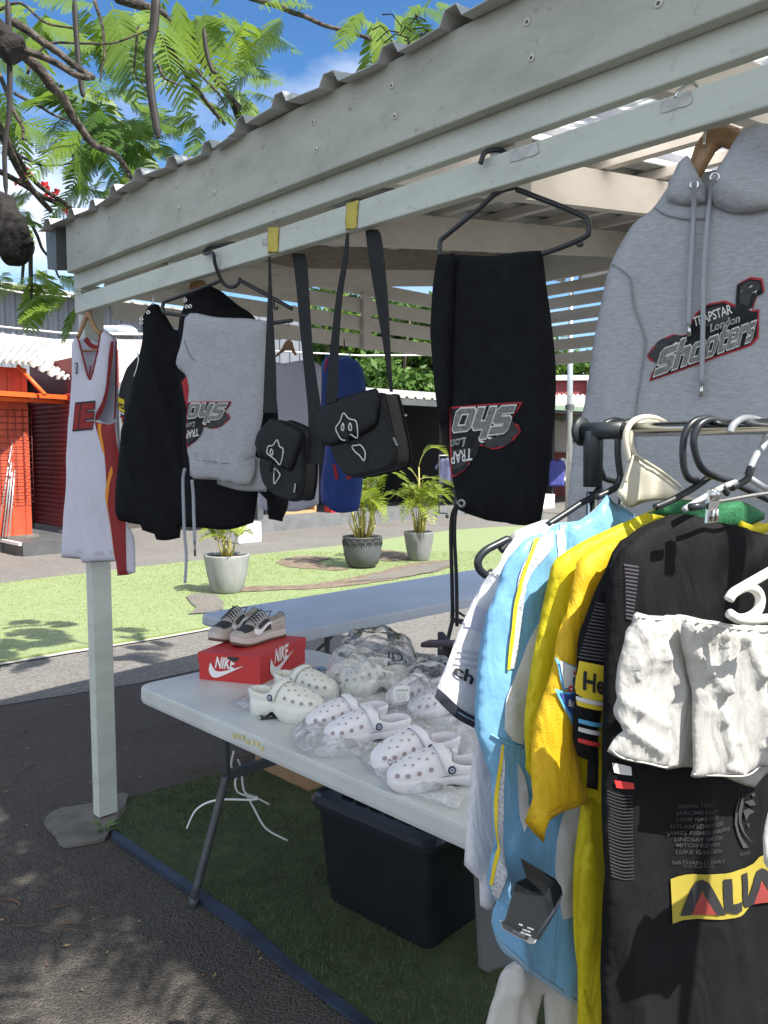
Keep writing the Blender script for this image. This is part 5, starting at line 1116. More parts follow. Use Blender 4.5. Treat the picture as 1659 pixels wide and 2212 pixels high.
def pl_tube(name, pl, px, off, r, m, parent, seg=8, per=6, closed=False):
    pts = []
    for i, (x, y) in enumerate(px):
        u, v = pl.uv(x, y); pts.append(pl.w(u, v, off[i] if isinstance(off, (list, tuple)) else off))
    mb = MB(); P = smooth_curve(pts, per, closed); P = P + P[:1] if closed else P; mb.tube(P, r, seg); return mb.build(name, m, parent)
def ribbon(pl, L, R, off=0.0, th=.0022, per=5):
    """flat strap between two edge polylines given as photo points"""
    a = smooth_curve([pl.w(*pl.uv(*p), off) for p in L], per); b = smooth_curve([pl.w(*pl.uv(*p), off) for p in R], per); n = len(a); N = pl.N
    v = [q for p, r in zip(a, b) for q in (p + N * th, r + N * th, r - N * th, p - N * th)]; mb = MB()
    mb.add(v, [(4 * i + j, 4 * i + (j + 1) % 4, 4 * i + 4 + (j + 1) % 4, 4 * i + 4 + j) for i in range(n - 1) for j in range(4)] + [(0, 1, 2, 3), tuple(4 * (n - 1) + j for j in (3, 2, 1, 0))]); return mb
def c3(*p): return [(82 + .3968 * x, 494 + .3968 * y) for x, y in p]
def c4(*p): return [(658 + .3968 * x, 494 + .3968 * y) for x, y in p]
def c5(*p): return [(1042 + .372 * x, 219 + .372 * y) for x, y in p]
def rail_plane(t, d, az): q = SW(t, d, 0); return Plane(q, az)
GLY = {'S': (1.0, [(0, 0), (.8, 0), (1, .15), (1, .54), (.85, .63), (.36, .63), (.36, .75), (1, .75), (1, 1), (.15, 1), (0, .88), (0, .48), (.13, .39), (.64, .39), (.64, .25), (0, .25)], []),
  'h': (.96, [(0, 0), (.34, 0), (.34, .5), (.62, .5), (.62, 0), (.96, 0), (.96, .64), (.82, .76), (.34, .76), (.34, 1.12), (0, 1.12)], []),
  'o': (.96, [(.12, 0), (.84, 0), (.96, .1), (.96, .66), (.84, .76), (.12, .76), (0, .66), (0, .1)], [[(.35, .23), (.61, .23), (.61, .54), (.35, .54)]]),
  't': (.75, [(.12, .1), (.22, 0), (.75, 0), (.75, .22), (.46, .22), (.46, .54), (.75, .54), (.75, .76), (.46, .76), (.46, 1.0), (.12, 1.0), (.12, .76), (0, .76), (0, .54), (.12, .54)], []),
  'e': (.94, [(.12, 0), (.94, 0), (.94, .2), (.36, .2), (.36, .32), (.94, .32), (.94, .66), (.82, .76), (.12, .76), (0, .66), (0, .1)], [[(.36, .46), (.6, .46), (.6, .57), (.36, .57)]]),
  'r': (.8, [(0, 0), (.34, 0), (.34, .5), (.8, .5), (.8, .76), (0, .76)], []),
  's': (.85, [(0, 0), (.7, 0), (.85, .12), (.85, .42), (.72, .48), (.32, .48), (.32, .56), (.85, .56), (.85, .76), (.14, .76), (0, .66), (0, .38), (.12, .3), (.54, .3), (.54, .2), (0, .2)], [])}
def grow(P, d):
    n = len(P); ar = sum(P[i][0] * P[(i + 1) % n][1] - P[(i + 1) % n][0] * P[i][1] for i in range(n)); sg = 1 if ar > 0 else -1; o = []
    for i in range(n):
        a, b, c = [Vector(P[k % n]) for k in (i - 1, i, i + 1)]; u = (b - a).normalized(); v = (c - b).normalized(); m = Vector((u.y + v.y, -u.x - v.x)) * sg; m = m / max(.5, m.length_squared * .5); o.append((b.x + m.x * d, b.y + m.y * d))
    return o
def block_word(cl, mb, h, word, x0, y0, x1, y1, H0, H1, shear, lift, taper=1.0, mw=4, mg=3, md=1):
    W = [GLY[c][0] * taper ** i for i, c in enumerate(word)]; gap = .1; tot = sum(W) + gap * (len(word) - 1); p = 0
    for i, c in enumerate(word):
        k = taper ** i
        def f(q, p=p, k=k):
            t = (p + q[0] * k) / tot; Hh = H0 + (H1 - H0) * t; return h(x0 + (x1 - x0) * t + shear * q[1] * Hh, y0 + (y1 - y0) * t + q[1] * Hh)
        gw, P, holes = GLY[c]; cl.patch([f(q) for q in grow(P, .055)], lift, mb, corner=20, mi=mw); cl.patch([f(q) for q in P], lift + .0016, mb, corner=20, mi=mg)
        for q in holes: cl.patch([f(r) for r in grow(q, .05)], lift + .0024, mb, corner=20, mi=mw); cl.patch([f(r) for r in q], lift + .0032, mb, corner=20, mi=md)
        p += W[i] + gap
# ---- the shooter badge, right way up: h maps badge units (x 0..10, y 0..7) to photo points
def badge(cl, h, parent, flip=False, word='Shoo', full=True, lift=.002):
    mb = MB()
    red = [(0, 0), (.25, .95), (.9, 2.1), (.15, 2.6), (-.1, 3.4), (.35, 4.1), (1.2, 4.9), (2.3, 5.05), (3.0, 4.6), (3.5, 4.55), (3.6, 5.4), (4.4, 6.7), (5.6, 7.25), (7.0, 7.0), (8.0, 6.0)] if full else \
          [(0, 0), (.25, .95), (.9, 2.1), (.15, 2.6), (-.1, 3.4), (.35, 4.1), (1.2, 4.9), (2.3, 5.05), (3.0, 4.6), (3.5, 4.55), (3.6, 5.4), (4.4, 6.7), (5.6, 7.25)]
    red += [(8.3, 8.4), (9.4, 8.6), (10.4, 8.0), (10.5, 6.6), (9.9, 6.5), (9.3, 5.0), (9.9, 4.9), (9.8, 4.2), (9.6, 1.9), (9.0, 1.3), (6, .9), (3, .45)] if full else [(5.9, 7.2), (5.9, .55), (3, .25)]
    cx, cy = (5, 3.6) if full else (3.2, 3.2)
    blk = [(x + (.17 if x < cx else -.17) * 1.0, y + (.17 if y < cy else -.17)) for x, y in red]
    cl.patch([h(*p) for p in red], lift, mb, corner=50, mi=0); cl.patch([h(*p) for p in blk], lift + .0015, mb, corner=50, mi=1)
    for (x, y, r) in ((.75, 3.3, .7), (1.4, 4.2, .75), (2.3, 4.35, .6), (1.0, 2.5, .55)): cl.patch([h(x + r * math.cos(t), y + r * math.sin(t) * .9) for t in lin(0, 5.7, 10)], lift + .0026, mb, mi=2)
    for i in range(4):
        x, y = 1.0 + .62 * i, 3.2 + .32 * i; cl.patch([h(x, y), h(x + .3, y + .12), h(x + .5, y - .1), h(x + .62, y - .6), h(x + .42, y - .2)], lift + .004, mb, corner=80, mi=4)
    if full:
        cl.patch([h(4.6, 4.7), h(4.8, 6.0), h(5.5, 6.7), h(6.6, 6.5), h(7.3, 5.6), h(7.2, 4.7)], lift + .0026, mb, mi=2)
        cl.patch([h(8.4, 7.9), h(9.3, 8.2), h(10.1, 7.7), h(10.1, 6.9), h(9.4, 6.7), h(8.9, 5.5), h(8.2, 6.2)], lift + .0026, mb, mi=2)
        for q in ([(9.1, 7.4), (9.35, 7.62), (9.5, 7.5), (9.3, 7.45)], [(9.3, 6.75), (9.8, 6.95), (9.65, 6.4), (9.7, 6.8)], [(8.3, 7.2), (8.6, 7.5), (8.45, 7.3)], [(8.9, 5.2), (9.15, 4.95), (9.3, 5.3), (9.12, 5.1)]): cl.patch([h(*p) for p in q], lift + .0045, mb, corner=80, mi=4)
        cl.text('TRAPSTAR', h(4.15, 5.1), h(7.55, 5.3), h(4.05, 6.2), lift + .005, mb, .012, 0, 4, .95)
        cl.text('London', h(5.5, 3.95), h(8.1, 4.15), h(5.5, 4.75), lift + .005, mb, .035, .15, 4); cl.text('London', h(5.55, 4.0), h(8.05, 4.18), h(5.56, 4.7), lift + .0062, mb, .012, .15, 3)
        block_word(cl, mb, h, 'Shooters', .45, .5, 9.0, 1.75, 3.0, 2.6, .27, lift + .005, .9)
    else:
        cl.patch([h(3.8, 4.7), h(4.0, 5.6), h(4.7, 6.4), h(5.6, 6.6), h(5.7, 4.6)], lift + .0026, mb, mi=2)
        cl.text('TRAP', h(3.85, 4.7), h(5.75, 4.9), h(3.8, 5.9), lift + .005, mb, .012, 0, 4, .95)
        cl.text('Lon', h(4.4, 3.6), h(5.75, 3.75), h(4.4, 4.4), lift + .005, mb, .035, .15, 4); cl.text('Lon', h(4.42, 3.65), h(5.72, 3.78), h(4.43, 4.35), lift + .0062, mb, .012, .15, 3)
        block_word(cl, mb, h, 'Sho', .45, .45, 5.1, .75, 2.9, 2.9, .22, lift + .005)
    return mb.build('chest_badge' if full else 'leg_badge', [M_PATR, M_PATK, M_PATG, M_CHEN, M_STW], parent)
def bil(a, b, c, d, W, H):
    """badge units -> photo: a bottom left, b bottom right, c top right, d top left"""
    def h(x, y):
        u, v = x / W, y / H; return (a[0] * (1 - u) * (1 - v) + b[0] * u * (1 - v) + c[0] * u * v + d[0] * (1 - u) * v, a[1] * (1 - u) * (1 - v) + b[1] * u * (1 - v) + c[1] * u * v + d[1] * (1 - u) * v)
    return h
# ------------------------------------------------------------------ big grey hoodie on the right
pl = rail_plane(2.66, .02, 112)
hood = thing('hoodie', 'large light grey hoodie with a big black and red chest badge at the right', 'hoodie', pl.P + Z * 1.3)
body = [(1455, 386), (1408, 453), (1366, 487), (1321, 572), (1302, 647), (1280, 758), (1261, 870), (1239, 963), (1228, 1060), (1222, 1190), (1420, 1240), (1640, 1240), (1760, 1180), (1800, 760), (1760, 400), (1720, 330), (1660, 330), (1600, 350), (1545, 400), (1529, 422), (1510, 398), (1485, 380)]
f0 = folds_fn(.016, 4.5, 3.0, .9, .5, 2.05)
def hf(u, v):                                    # long soft folds and the sleeve seam
    r = f0(u, v); x = u + .24 - (2.0 - v) * .10; return r - .014 * math.exp(-(x / .022) ** 2) * min(1, max(0, 1.96 - v) * 6) + .012 * math.exp(-((x - .06) / .05) ** 2)
H1c = Cloth(pl, body, .035, .08, hf, .014); H1c.build('body', M_HEATH, hood)
hl = Cloth(pl, [(1485, 344), (1491, 352), (1512, 392), (1530, 420), (1524, 445), (1480, 452), (1440, 440), (1446, 400), (1456, 384), (1466, 362)], .024, .03, lambda u, v: hf(u, v) + .025, .010); hl.build('hood', M_HEATH, hood)
hr = Cloth(pl, [(1530, 424), (1552, 372), (1582, 318), (1600, 298), (1625, 288), (1670, 292), (1740, 340), (1740, 420), (1660, 462), (1590, 470), (1545, 455)], .03, .035, lambda u, v: hf(u, v) + .03 + .014 * math.sin((u * .8 + v) * 42) * max(0, min(1, (v - 1.97) * 6)), .010); hr.build('hood', M_HEATH, hood)
hb = Cloth(Plane(pl.P - pl.N * .10, 112), [(1490, 430), (1500, 375), (1560, 365), (1600, 330), (1700, 330), (1700, 440), (1600, 480)], .02, .05, None, .02); hb.build('hood_back', mat('grey fleece inside', (.3, .315, .34), .95, var=.15, vs=30), hood)
mb = MB()                                        # seam lines
for s in ([(1321, 574), (1350, 592), (1366, 612), (1372, 660), (1390, 715), (1398, 740)], [(1414, 452), (1440, 470), (1480, 480), (1530, 478)], [(1398, 740), (1385, 830), (1376, 900), (1372, 1000)]):
    P = smooth_curve([H1c.pt(*pl.uv(*p), .0035) for p in s], 6); mb.tube(P, .0016, 5)
mb.build('seam', mat('seam grey', (.25, .265, .29), .9), hood)
badge(H1c, bil((1404, 826), (1640, 772), (1626, 610), (1398, 690), 9.6, 8.2), hood)
for s, e, k in (([(1501, 414), (1499, 470), (1494, 560), (1490, 640), (1489, 708)], [(1489, 708), (1491, 732)], 0), ([(1544, 402), (1534, 440), (1527, 500), (1520, 600), (1519, 700), (1516, 832)], [(1516, 834), (1515, 860)], 1)):
    P = smooth_curve([H1c.pt(*pl.uv(*p), .012 if i else .06) for i, p in enumerate(s)], 6); mb = MB(); mb.tube(P, .0046, 8); mb.build('drawcord', M_CORD, hood)
    P = [H1c.pt(*pl.uv(*p), .012) for p in e]; mb = MB(); mb.tube(P, .0042, 8); mb.build('cord_tip', M_STEEL, hood)
    q = hl if k == 0 else hr; c = q.pt(*pl.uv(*s[0]), .003); mb = MB(); mb.lathe(c, [(.0035, 0), (.0065, .003), (.0095, .002), (.010, -.002)], 16, axis=pl.N); mb.build('eyelet', M_STEEL, hood)
wh = thing('coat_hanger', 'broad curved wooden hanger holding the big grey hoodie', 'hanger', pl.P + Z * 2.0)
plh = Plane(pl.P - pl.N * .02, 112)
arm = [(1491, 380), (1492, 345), (1500, 318), (1520, 288), (1545, 268), (1570, 266), (1596, 276), (1612, 300), (1640, 345), (1660, 372), (1630, 380), (1600, 352), (1585, 328), (1560, 318), (1545, 330), (1530, 355), (1515, 385), (1502, 400)]
Cloth(plh, arm, .018, .03, None, .012).build('arm', M_HWOOD, wh)
mb = MB(); mb.tube(smooth_curve([SW(2.66, .02, 2.19), SW(2.66, .02, 2.25), SW(2.66, -.02, 2.29), SW(2.645, -.052, 2.275), SW(2.64, -.058, 2.262)], 6), .003, 8); mb.build('hook', M_STEEL, wh)
# ------------------------------------------------------------------ black sweatpants folded over a black hanger
pl = rail_plane(2.21, .0, 118)
pants = thing('sweatpants', 'black sweatpants with a red-edged badge, folded over a black hanger', 'sweatpants', pl.P + Z * 1.5)
pp = [(954, 553), (944, 581), (938, 661), (942, 752), (950, 843), (964, 942), (975, 1022), (987, 1069), (989, 1099), (1015, 1111), (1055, 1123), (1094, 1129), (1134, 1135), (1170, 1125), (1180, 1081), (1194, 990), (1202, 891), (1202, 792), (1192, 692), (1182, 621), (1174, 553), (1170, 542), (1114, 546), (1055, 552), (995, 551)]
pf = folds_fn(.012, 6, 5.0, 1.2)
P1 = Cloth(pl, pp, .04, .09, lambda u, v: pf(u, v) + (.010 * noise.noise((u * 60, v * 9, 2)) if v < 1.53 else 0), .012); P1.build('legs', M_BLK, pants)
P2 = Cloth(pl, [(957, 556), (946, 620), (943, 720), (952, 850), (966, 940), (985, 880), (986, 760), (992, 640), (996, 554)], .022, .03, lambda u, v: pf(u, v) + .03, .014); P2.build('inner_leg', M_BLK, pants)
badge(P1, bil((1140, 870), (979, 868), (978, 1030), (1128, 1004), 5.9, 7.2), pants, word='Shoo', full=False)
for s in ([(1004, 1088), (993, 1110), (990, 1150), (992, 1230), (994, 1322)], [(1005, 1092), (999, 1112), (998, 1160), (1002, 1250), (1003, 1345)]):
    P = smooth_curve([P1.pl.w(*pl.uv(*p), .045 if i else .05) for i, p in enumerate(s)], 6); mb = MB(); mb.tube(P, .0045, 8); mb.build('drawcord', M_BCORD, pants)
mb = MB(); mb.lathe(P1.pt(*pl.uv(1005, 1087), .002), [(.004, 0), (.008, .003), (.011, .001)], 16, axis=pl.N); mb.build('eyelet', mat('dark metal', (.25, .25, .25), .3, metal=.9), pants)
bh = thing('coat_hanger', 'black plastic hanger on the rail holding the black sweatpants', 'hanger', pl.P + Z * 2.0)
pl_tube('frame', pl, [(1092, 408), (1030, 455), (965, 508), (952, 520), (950, 540), (954, 560), (975, 568), (1080, 566), (1172, 548), (1258, 515), (1272, 498), (1270, 478), (1255, 465), (1170, 430)], .0, .0062, M_HPLAS, bh, 8, 6, True)
pl_tube('notch_hook', pl, [(1244, 520), (1249, 530), (1257, 529), (1256, 521)], .0, .0035, M_HPLAS, bh)
mb = MB(); q = pl.w(*pl.uv(1092, 408)); mb.tube(smooth_curve([q, q + Z * .05, SW(2.215, .012, 2.24), SW(2.212, -.004, 2.290), SW(2.19, -.042, 2.288), SW(2.18, -.05, 2.262)], 6), .0058, 8); mb.build('hook', M_HPLAS, bh)
# ------------------------------------------------------------------ two black shoulder bags
def shoulder_bag(lab, pl, body, flap, depth, L, Rr, cord, buckle, tagpx):
    b = thing('shoulder_bag', lab, 'shoulder bag', pl.w(*pl.uv(*body[len(body) // 2])))
    P = [pl.uv(*p) for p in body]; P = rnd_poly(P, .012, 60); n = len(P); mb = MB(); cx = sum(p[0] for p in P) / n; cy = sum(p[1] for p in P) / n
    def rg(o, s): return [pl.w(cx + (u - cx) * s, cy + (v - cy) * s, o) for u, v in P]
    loft(mb, [rg(-depth, .93), rg(-depth + .01, .985), rg(-depth * .5, 1.01), rg(-.012, 1.0), rg(-.003, .985), rg(.004, .93)], smooth=True); mb.build('body', M_BLK2, b, fix=True)
    mb = MB()
    for o in (-.012, -depth + .012): mb.tube(rg(o, 1.008) + rg(o, 1.008)[:1], .0026, 6)
    mb.build('piping', M_BCORD, b)
    fc = Cloth(pl, flap, .012, .02, lambda u, v: .008 + .006 * noise.noise((u * 9, v * 9, 1)), .012, 40); fc.build('flap', mat('black flap', (.014, .015, .018), .65, var=.2, vs=20, bump=.2, bs=280, spec=.3), b)
    mb = MB()
    for q, cls in cord:
        P2 = smooth_curve([fc.pt(*pl.uv(*p), .002) if i < 99 else None for i, p in enumerate(q)], 4, cls)
        P2 = [p + pl.N * (0 if fc.h(np.array([[(p - pl.P).dot(pl.U), p.z]]))[0] > 0 else -.001) for p in P2]
        mb.tube(P2 + (P2[:1] if cls else []), .0019, 6)
    mb.build('cord_emblem', M_STW, b)
    if buckle:
        c = pl.w(*pl.uv(*buckle), .026); mb = MB(); mb.lathe(c, [(.006, 0), (.006, .004), (.002, .005)], 12, axis=pl.N); mb.tube([c + Z * .015, c - Z * .02 + pl.U * .004], .006, 6, flat=.4); mb.build('buckle', M_BLK2, b)
    for i, (l, r, o) in enumerate(L): ribbon(pl, l, r, o).build('strap', M_BLK2, b)
    if tagpx:
        mb = MB(); q = [pl.w(*pl.uv(*p), .008) for p in tagpx]; mb.add([q[0], q[1], q[2], q[3]], [(0, 1, 2, 3)]); X = (q[0] - q[3]); flat_text(mb, 'TRAPSTAR', q[3] + (q[2] - q[3]) * .2 + pl.N * .001 + X * .06, X.normalized(), (q[2] - q[3]).normalized(), X.length * .88, (q[2] - q[3]).length * .6, .02, 0, 1); mb.build('name_tag', [M_BLK2, M_STW], b)
    return b
plb = rail_plane(1.70, -.02, 128)
mask2 = c4((232, 1005), (262, 1035), (303, 1048), (313, 1095), (300, 1140), (270, 1120), (245, 1150), (222, 1148), (205, 1120), (193, 1085), (215, 1050))
shoulder_bag('black shoulder bag with white cord face emblem, the right one of two on the rail', plb, [(710, 960), (721, 994), (737, 1018), (761, 1030), (800, 1022), (838, 1012), (852, 1000), (850, 960), (838, 905), (828, 862), (815, 850), (740, 880), (712, 930)],
    [(698, 883), (729, 863), (780, 848), (817, 839), (825, 858), (818, 915), (809, 926), (753, 954), (710, 964), (696, 948), (690, 905)], .085,
    [([(755, 506), (748, 560), (733, 645), (720, 760), (709, 872)], [(760, 506), (757, 560), (745, 645), (737, 760), (735, 868)], .012), ([(785, 494), (790, 540), (806, 640), (826, 760), (838, 846)], [(811, 494), (820, 520), (832, 640), (838, 760), (843, 846)], -.01)], None,
    [(mask2, True), (c4((236, 1082), (230, 1060), (222, 1088), (232, 1100)), True), (c4((278, 1075), (268, 1060), (262, 1088), (276, 1100)), True), (c4((270, 1185), (300, 1180), (318, 1178), (343, 1215), (338, 1262), (310, 1232), (288, 1215)), True)], (763, 944), c4((487, 1140), (502, 1138), (524, 1180), (512, 1192)))
plb1 = rail_plane(1.37, -.02, 126)
mask1 = c3((1325, 1150), (1338, 1185), (1358, 1200), (1352, 1250), (1335, 1285), (1315, 1262), (1290, 1240), (1268, 1222), (1275, 1185), (1300, 1180))
shoulder_bag('black shoulder bag with white cord face emblem, hanging between grey sweatpants and the other bag', plb1, [(560, 990), (560, 1018), (570, 1050), (598, 1073), (630, 1082), (648, 1078), (654, 1040), (655, 975), (650, 935), (610, 912), (588, 912), (566, 945)],
    [(588, 903), (610, 909), (653, 930), (656, 950), (640, 1000), (630, 1018), (590, 998), (562, 986), (554, 958), (562, 934)], .075,
    [([(585, 556), (586, 600), (583, 680), (578, 790), (574, 892)], [(589, 556), (590, 600), (594, 680), (600, 790), (602, 892)], .01), ([(622, 545), (630, 610), (642, 740), (650, 820), (657, 900), (657, 1002)], [(648, 545), (654, 580), (664, 740), (674, 820), (685, 900), (685, 1002)], -.02)], (600, 1005),
    [(mask1, True), (c3((1300, 1215), (1290, 1200), (1285, 1222), (1296, 1232)), True), (c3((1298, 1305), (1318, 1322), (1330, 1340), (1318, 1365), (1300, 1388), (1296, 1350)), True)], (598, 1006), c3((1405, 1382), (1418, 1384), (1412, 1440), (1398, 1438)))
for P, lab in (([(580, 490), (603, 490), (600, 545), (578, 548)], 'strip of yellow tape on the rail above the left bag strap'), ([(749, 438), (775, 432), (770, 494), (746, 498)], 'strip of yellow tape on the rail above the right bag strap')):
    plr = rail_plane(1.0, -.0365, 136); c = Cloth(plr, P, .0015, .004, folds_fn(.0018, 60, P[0][0], 40), .006, 60); tag(c.build('yellow_tape', M_STICK), lab, 'tape')
# ------------------------------------------------------------------ grey sweatpants over a black hanger
pl = rail_plane(1.03, -.04, 112)
gp = thing('sweatpants', 'light grey sweatpants with an upside-down badge and long cords, folded over a hanger', 'sweatpants', pl.P + Z * 1.5)
gf = folds_fn(.012, 7, 8.0, 1.5, fine=.004)
G1 = Cloth(pl, [(409, 677), (399, 684), (393, 732), (380, 784), (386, 797), (399, 807), (409, 831), (407, 875), (405, 962), (411, 994), (413, 1026), (423, 1034), (479, 1038), (518, 1048), (538, 1046), (544, 1030), (550, 994), (566, 930), (576, 851), (582, 772), (583, 694), (530, 688), (471, 686), (430, 678)], .03, .06, lambda u, v: gf(u, v) + .012 * (noise.noise((u * 45, v * 6, 3)) if v < 1.62 else 0), .011); G1.build('legs', M_HEATH, gp)
G2 = Cloth(Plane(pl.P - pl.N * .035, 112), [(469, 1010), (469, 1046), (520, 1060), (576, 1062), (580, 1000), (540, 980)], .015, .03, None, .014); G2.build('back_leg', M_HEATH, gp)
badge(G1, bil((510, 868), (409, 862), (409, 966), (500, 945), 5.9, 7.2), gp, word='Shoo', full=False)
for s in ([(411, 996), (450, 994), (500, 1000), (552, 985)], [(432, 780), (420, 770), (404, 735)]): mb = MB(); mb.tube(smooth_curve([G1.pt(*pl.uv(*p), .002) for p in s], 6), .0016, 5); mb.build('seam', mat('seam grey', (.25, .265, .29), .9), gp)
for s in ([(415, 1012), (407, 1035), (408, 1090), (410, 1150), (414, 1200), (411, 1256)], [(430, 1036), (429, 1070), (430, 1110), (432, 1170)]):
    P = smooth_curve([pl.w(*pl.uv(*p), .03 + (.01 if i == 0 else 0)) for i, p in enumerate(s)], 6); mb = MB(); mb.tube(P, .0055, 8); mb.build('drawcord', M_CORD, gp)
mb = MB(); q = pl.w(*pl.uv(432, 1170), .03); mb.tube([q, q - Z * .045], .004, 6); mb.build('cord_tip', mat('dark metal', (.25, .25, .25), .3, metal=.9), gp)
gh = thing('coat_hanger', 'black plastic hanger with a deep swan hook holding the grey sweatpants', 'hanger', pl.P + Z * 2.0)
pl_tube('frame', pl, c3((1000, 280), (850, 340), (700, 395), (682, 410), (680, 440), (700, 460), (800, 475), (980, 520), (1150, 520), (1280, 513), (1385, 500)), .0, .0062, M_HPLAS, gh)
pl_tube('arm', pl, c3((1100, 282), (1200, 335), (1300, 390), (1385, 438)), .0, .0062, M_HPLAS, gh)
P = [pl.w(*pl.uv(*p), o_) for p, o_ in zip(c3((1098, 268), (1095, 292), (1075, 312), (1045, 318), (1015, 300), (1002, 255), (997, 200), (995, 150)), (0, 0, 0, 0, .004, .02, .035, .045))]
P += [SW(1.03, -.05, 2.268), SW(1.045, -.042, 2.288), SW(1.08, -.018, 2.290), SW(1.1, .008, 2.284)]
mb = MB(); mb.tube(smooth_curve(P, 6), .006, 8); mb.build('hook', M_HPLAS, gh)
pl_tube('notch_hook', pl, c3((1284, 395), (1285, 425), (1298, 438), (1306, 425)), .0, .0038, M_HPLAS, gh)
# ------------------------------------------------------------------ black hoodies behind
pl = rail_plane(.56, .02, 96)
ha = thing('hoodie', 'black hoodie hanging beside the white jersey, left of the grey sweatpants', 'hoodie', pl.P + Z * 1.4)
HA = Cloth(pl, [(330, 655), (320, 665), (310, 692), (308, 728), (292, 800), (280, 851), (268, 911), (257, 990), (249, 1049), (248, 1105), (257, 1125), (304, 1133), (308, 1145), (336, 1153), (340, 1165), (360, 1167), (391, 1161), (393, 1137), (430, 1137), (440, 1000), (436, 850), (420, 760), (395, 716), (376, 712), (360, 684), (344, 659)], .06, .09, folds_fn(.02, 6, 2, .8), .014); HA.build('body', M_BLK, ha)
mb = MB()
for p in ((306, 692), (305, 700), (322, 678)): mb.lathe(HA.pt(*pl.uv(p[0] + 6, p[1]), .002), [(.003, 0), (.006, .003), (.008, 0)], 12, axis=pl.N)
mb.build('eyelet', M_STEEL, ha)
px_tube('drawcord', [(297, 762), (299, 778), (294, 800), (289, 814)], 2.99, .0022, M_STEEL, ha, 5)
hA = thing('coat_hanger', 'thin steel hanger hook above the left black hoodie', 'hanger', SW(.56, .03, 2.2)); px_tube('hook', [(331, 660), (331, 632), (333, 600)], 3.06, .0025, M_STEEL, hA, 6)
pl = rail_plane(.86, .11, 104)
hb_ = thing('hoodie', 'black hooded top on a wooden hanger behind the grey sweatpants', 'hoodie', pl.P + Z * 1.4)
HB_ = Cloth(pl, [(399, 653), (400, 640), (420, 622), (447, 617), (479, 629), (499, 645), (518, 661), (546, 680), (570, 720), (590, 800), (600, 900), (606, 1010), (622, 1081), (610, 1127), (580, 1121), (576, 1080), (560, 1062), (550, 1129), (499, 1143), (439, 1141), (400, 1137), (395, 1000), (390, 800), (386, 700)], .06, .09, folds_fn(.02, 6, 6, .8), .014); HB_.build('body', M_BLK, hb_)
bd = Cloth(Plane(pl.P + pl.N * .075, 104), [(402, 812), (392, 826), (396, 850), (402, 880), (416, 890), (416, 820)], .006, .02, None, .01); bd.build('badge_edge', M_PATR, hb_)
mb = MB()
for p in c3((830, 432), (855, 432), (818, 395)): mb.lathe(HB_.pt(*pl.uv(*p), .003), [(.003, 0), (.006, .003), (.008, 0)], 12, axis=pl.N)
mb.build('eyelet', M_STEEL, hb_)
hB = thing('coat_hanger', 'rounded orange-brown wooden hanger top inside the black hood', 'hanger', pl.P + Z * 2.0)
Cloth(Plane(pl.P + pl.N * .02, 104), c3((825, 390), (818, 330), (828, 292), (862, 278), (900, 280), (922, 305), (900, 340), (872, 372), (850, 400)), .014, .02, None, .01).build('arm', M_HWOOD, hB)
px_tube('hook', c3((870, 282), (872, 262), (872, 230)), 2.88, .0028, M_STEEL, hB, 6)
# dark striped jersey whose sleeve shows left of the black hoodie
pl = rail_plane(.36, .22, 96); dj = thing('jersey', 'dark jersey with a yellow lettered sleeve patch behind the left black hoodie', 'jersey', pl.P + Z * 1.4)
DJ = Cloth(pl, [(300, 765), (287, 778), (277, 790), (266, 812), (258, 838), (255, 870), (262, 905), (268, 927), (320, 935), (350, 800)], .04, .05, folds_fn(.012, 7, 1), .014); DJ.build('body', mat('dark jersey', (.02, .021, .024), .8, var=.3, vs=40), dj)
mb = MB(); DJ.patch([(257, 858), (273, 864), (274, 892), (257, 886)], .003, mb, mi=0); DJ.text('rtz', (258, 880), (276, 886), (260, 866), .006, mb, .02, 0, 1)
DJ.patch([(257, 888), (272, 893), (272, 897), (258, 892)], .003, mb, mi=2); DJ.patch([(259, 897), (272, 903), (271, 907), (260, 902)], .003, mb, mi=3); DJ.patch([(261, 908), (272, 914), (271, 920), (263, 914)], .003, mb, mi=0)
M_YEL = mat('yellow print', (.72, .55, .03), .7); M_KPR = mat('black print', (.02, .02, .022), .7)
mb.build('sleeve_patch', [M_YEL, M_KPR, M_STW, M_PATR], dj)
# ------------------------------------------------------------------ white basketball jersey
pl = rail_plane(.085, -.055, 100)
jj = thing('jersey', 'white sleeveless jersey with dark red side panels hanging at the corner post', 'jersey', pl.P + Z * 1.4)
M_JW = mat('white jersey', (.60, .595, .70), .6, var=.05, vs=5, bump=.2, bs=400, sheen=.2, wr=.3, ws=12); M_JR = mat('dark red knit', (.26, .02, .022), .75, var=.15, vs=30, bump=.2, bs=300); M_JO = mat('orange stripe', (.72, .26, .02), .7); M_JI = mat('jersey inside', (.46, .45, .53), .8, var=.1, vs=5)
jf = folds_fn(.014, 9, 4.0, .7, .45, 1.95)
J = Cloth(pl, [(167, 724), (157, 738), (155, 764), (155, 811), (150, 880), (145, 950), (142, 1049), (137, 1110), (134, 1168), (132, 1204), (173, 1208), (178, 1216), (253, 1212), (258, 1243), (281, 1240), (294, 1236), (291, 1165), (278, 1128), (268, 1060), (259, 985), (252, 920), (247, 912), (238, 916), (226, 914), (213, 906), (224, 880), (233, 850), (240, 800), (244, 750), (246, 735), (238, 720), (225, 711), (218, 722), (214, 745), (206, 785), (198, 818), (194, 819), (188, 800), (178, 760), (172, 735)], .03, .05, jf, .011); J.build('front', M_JW, jj)
Jb = Cloth(Plane(pl.P - pl.N * .06, 100), [(172, 735), (184, 728), (205, 735), (220, 738), (240, 720), (253, 735), (254, 800), (256, 900), (262, 985), (240, 960), (200, 900), (185, 820)], .008, .04, jf, .014); Jb.build('back', M_JI, jj)
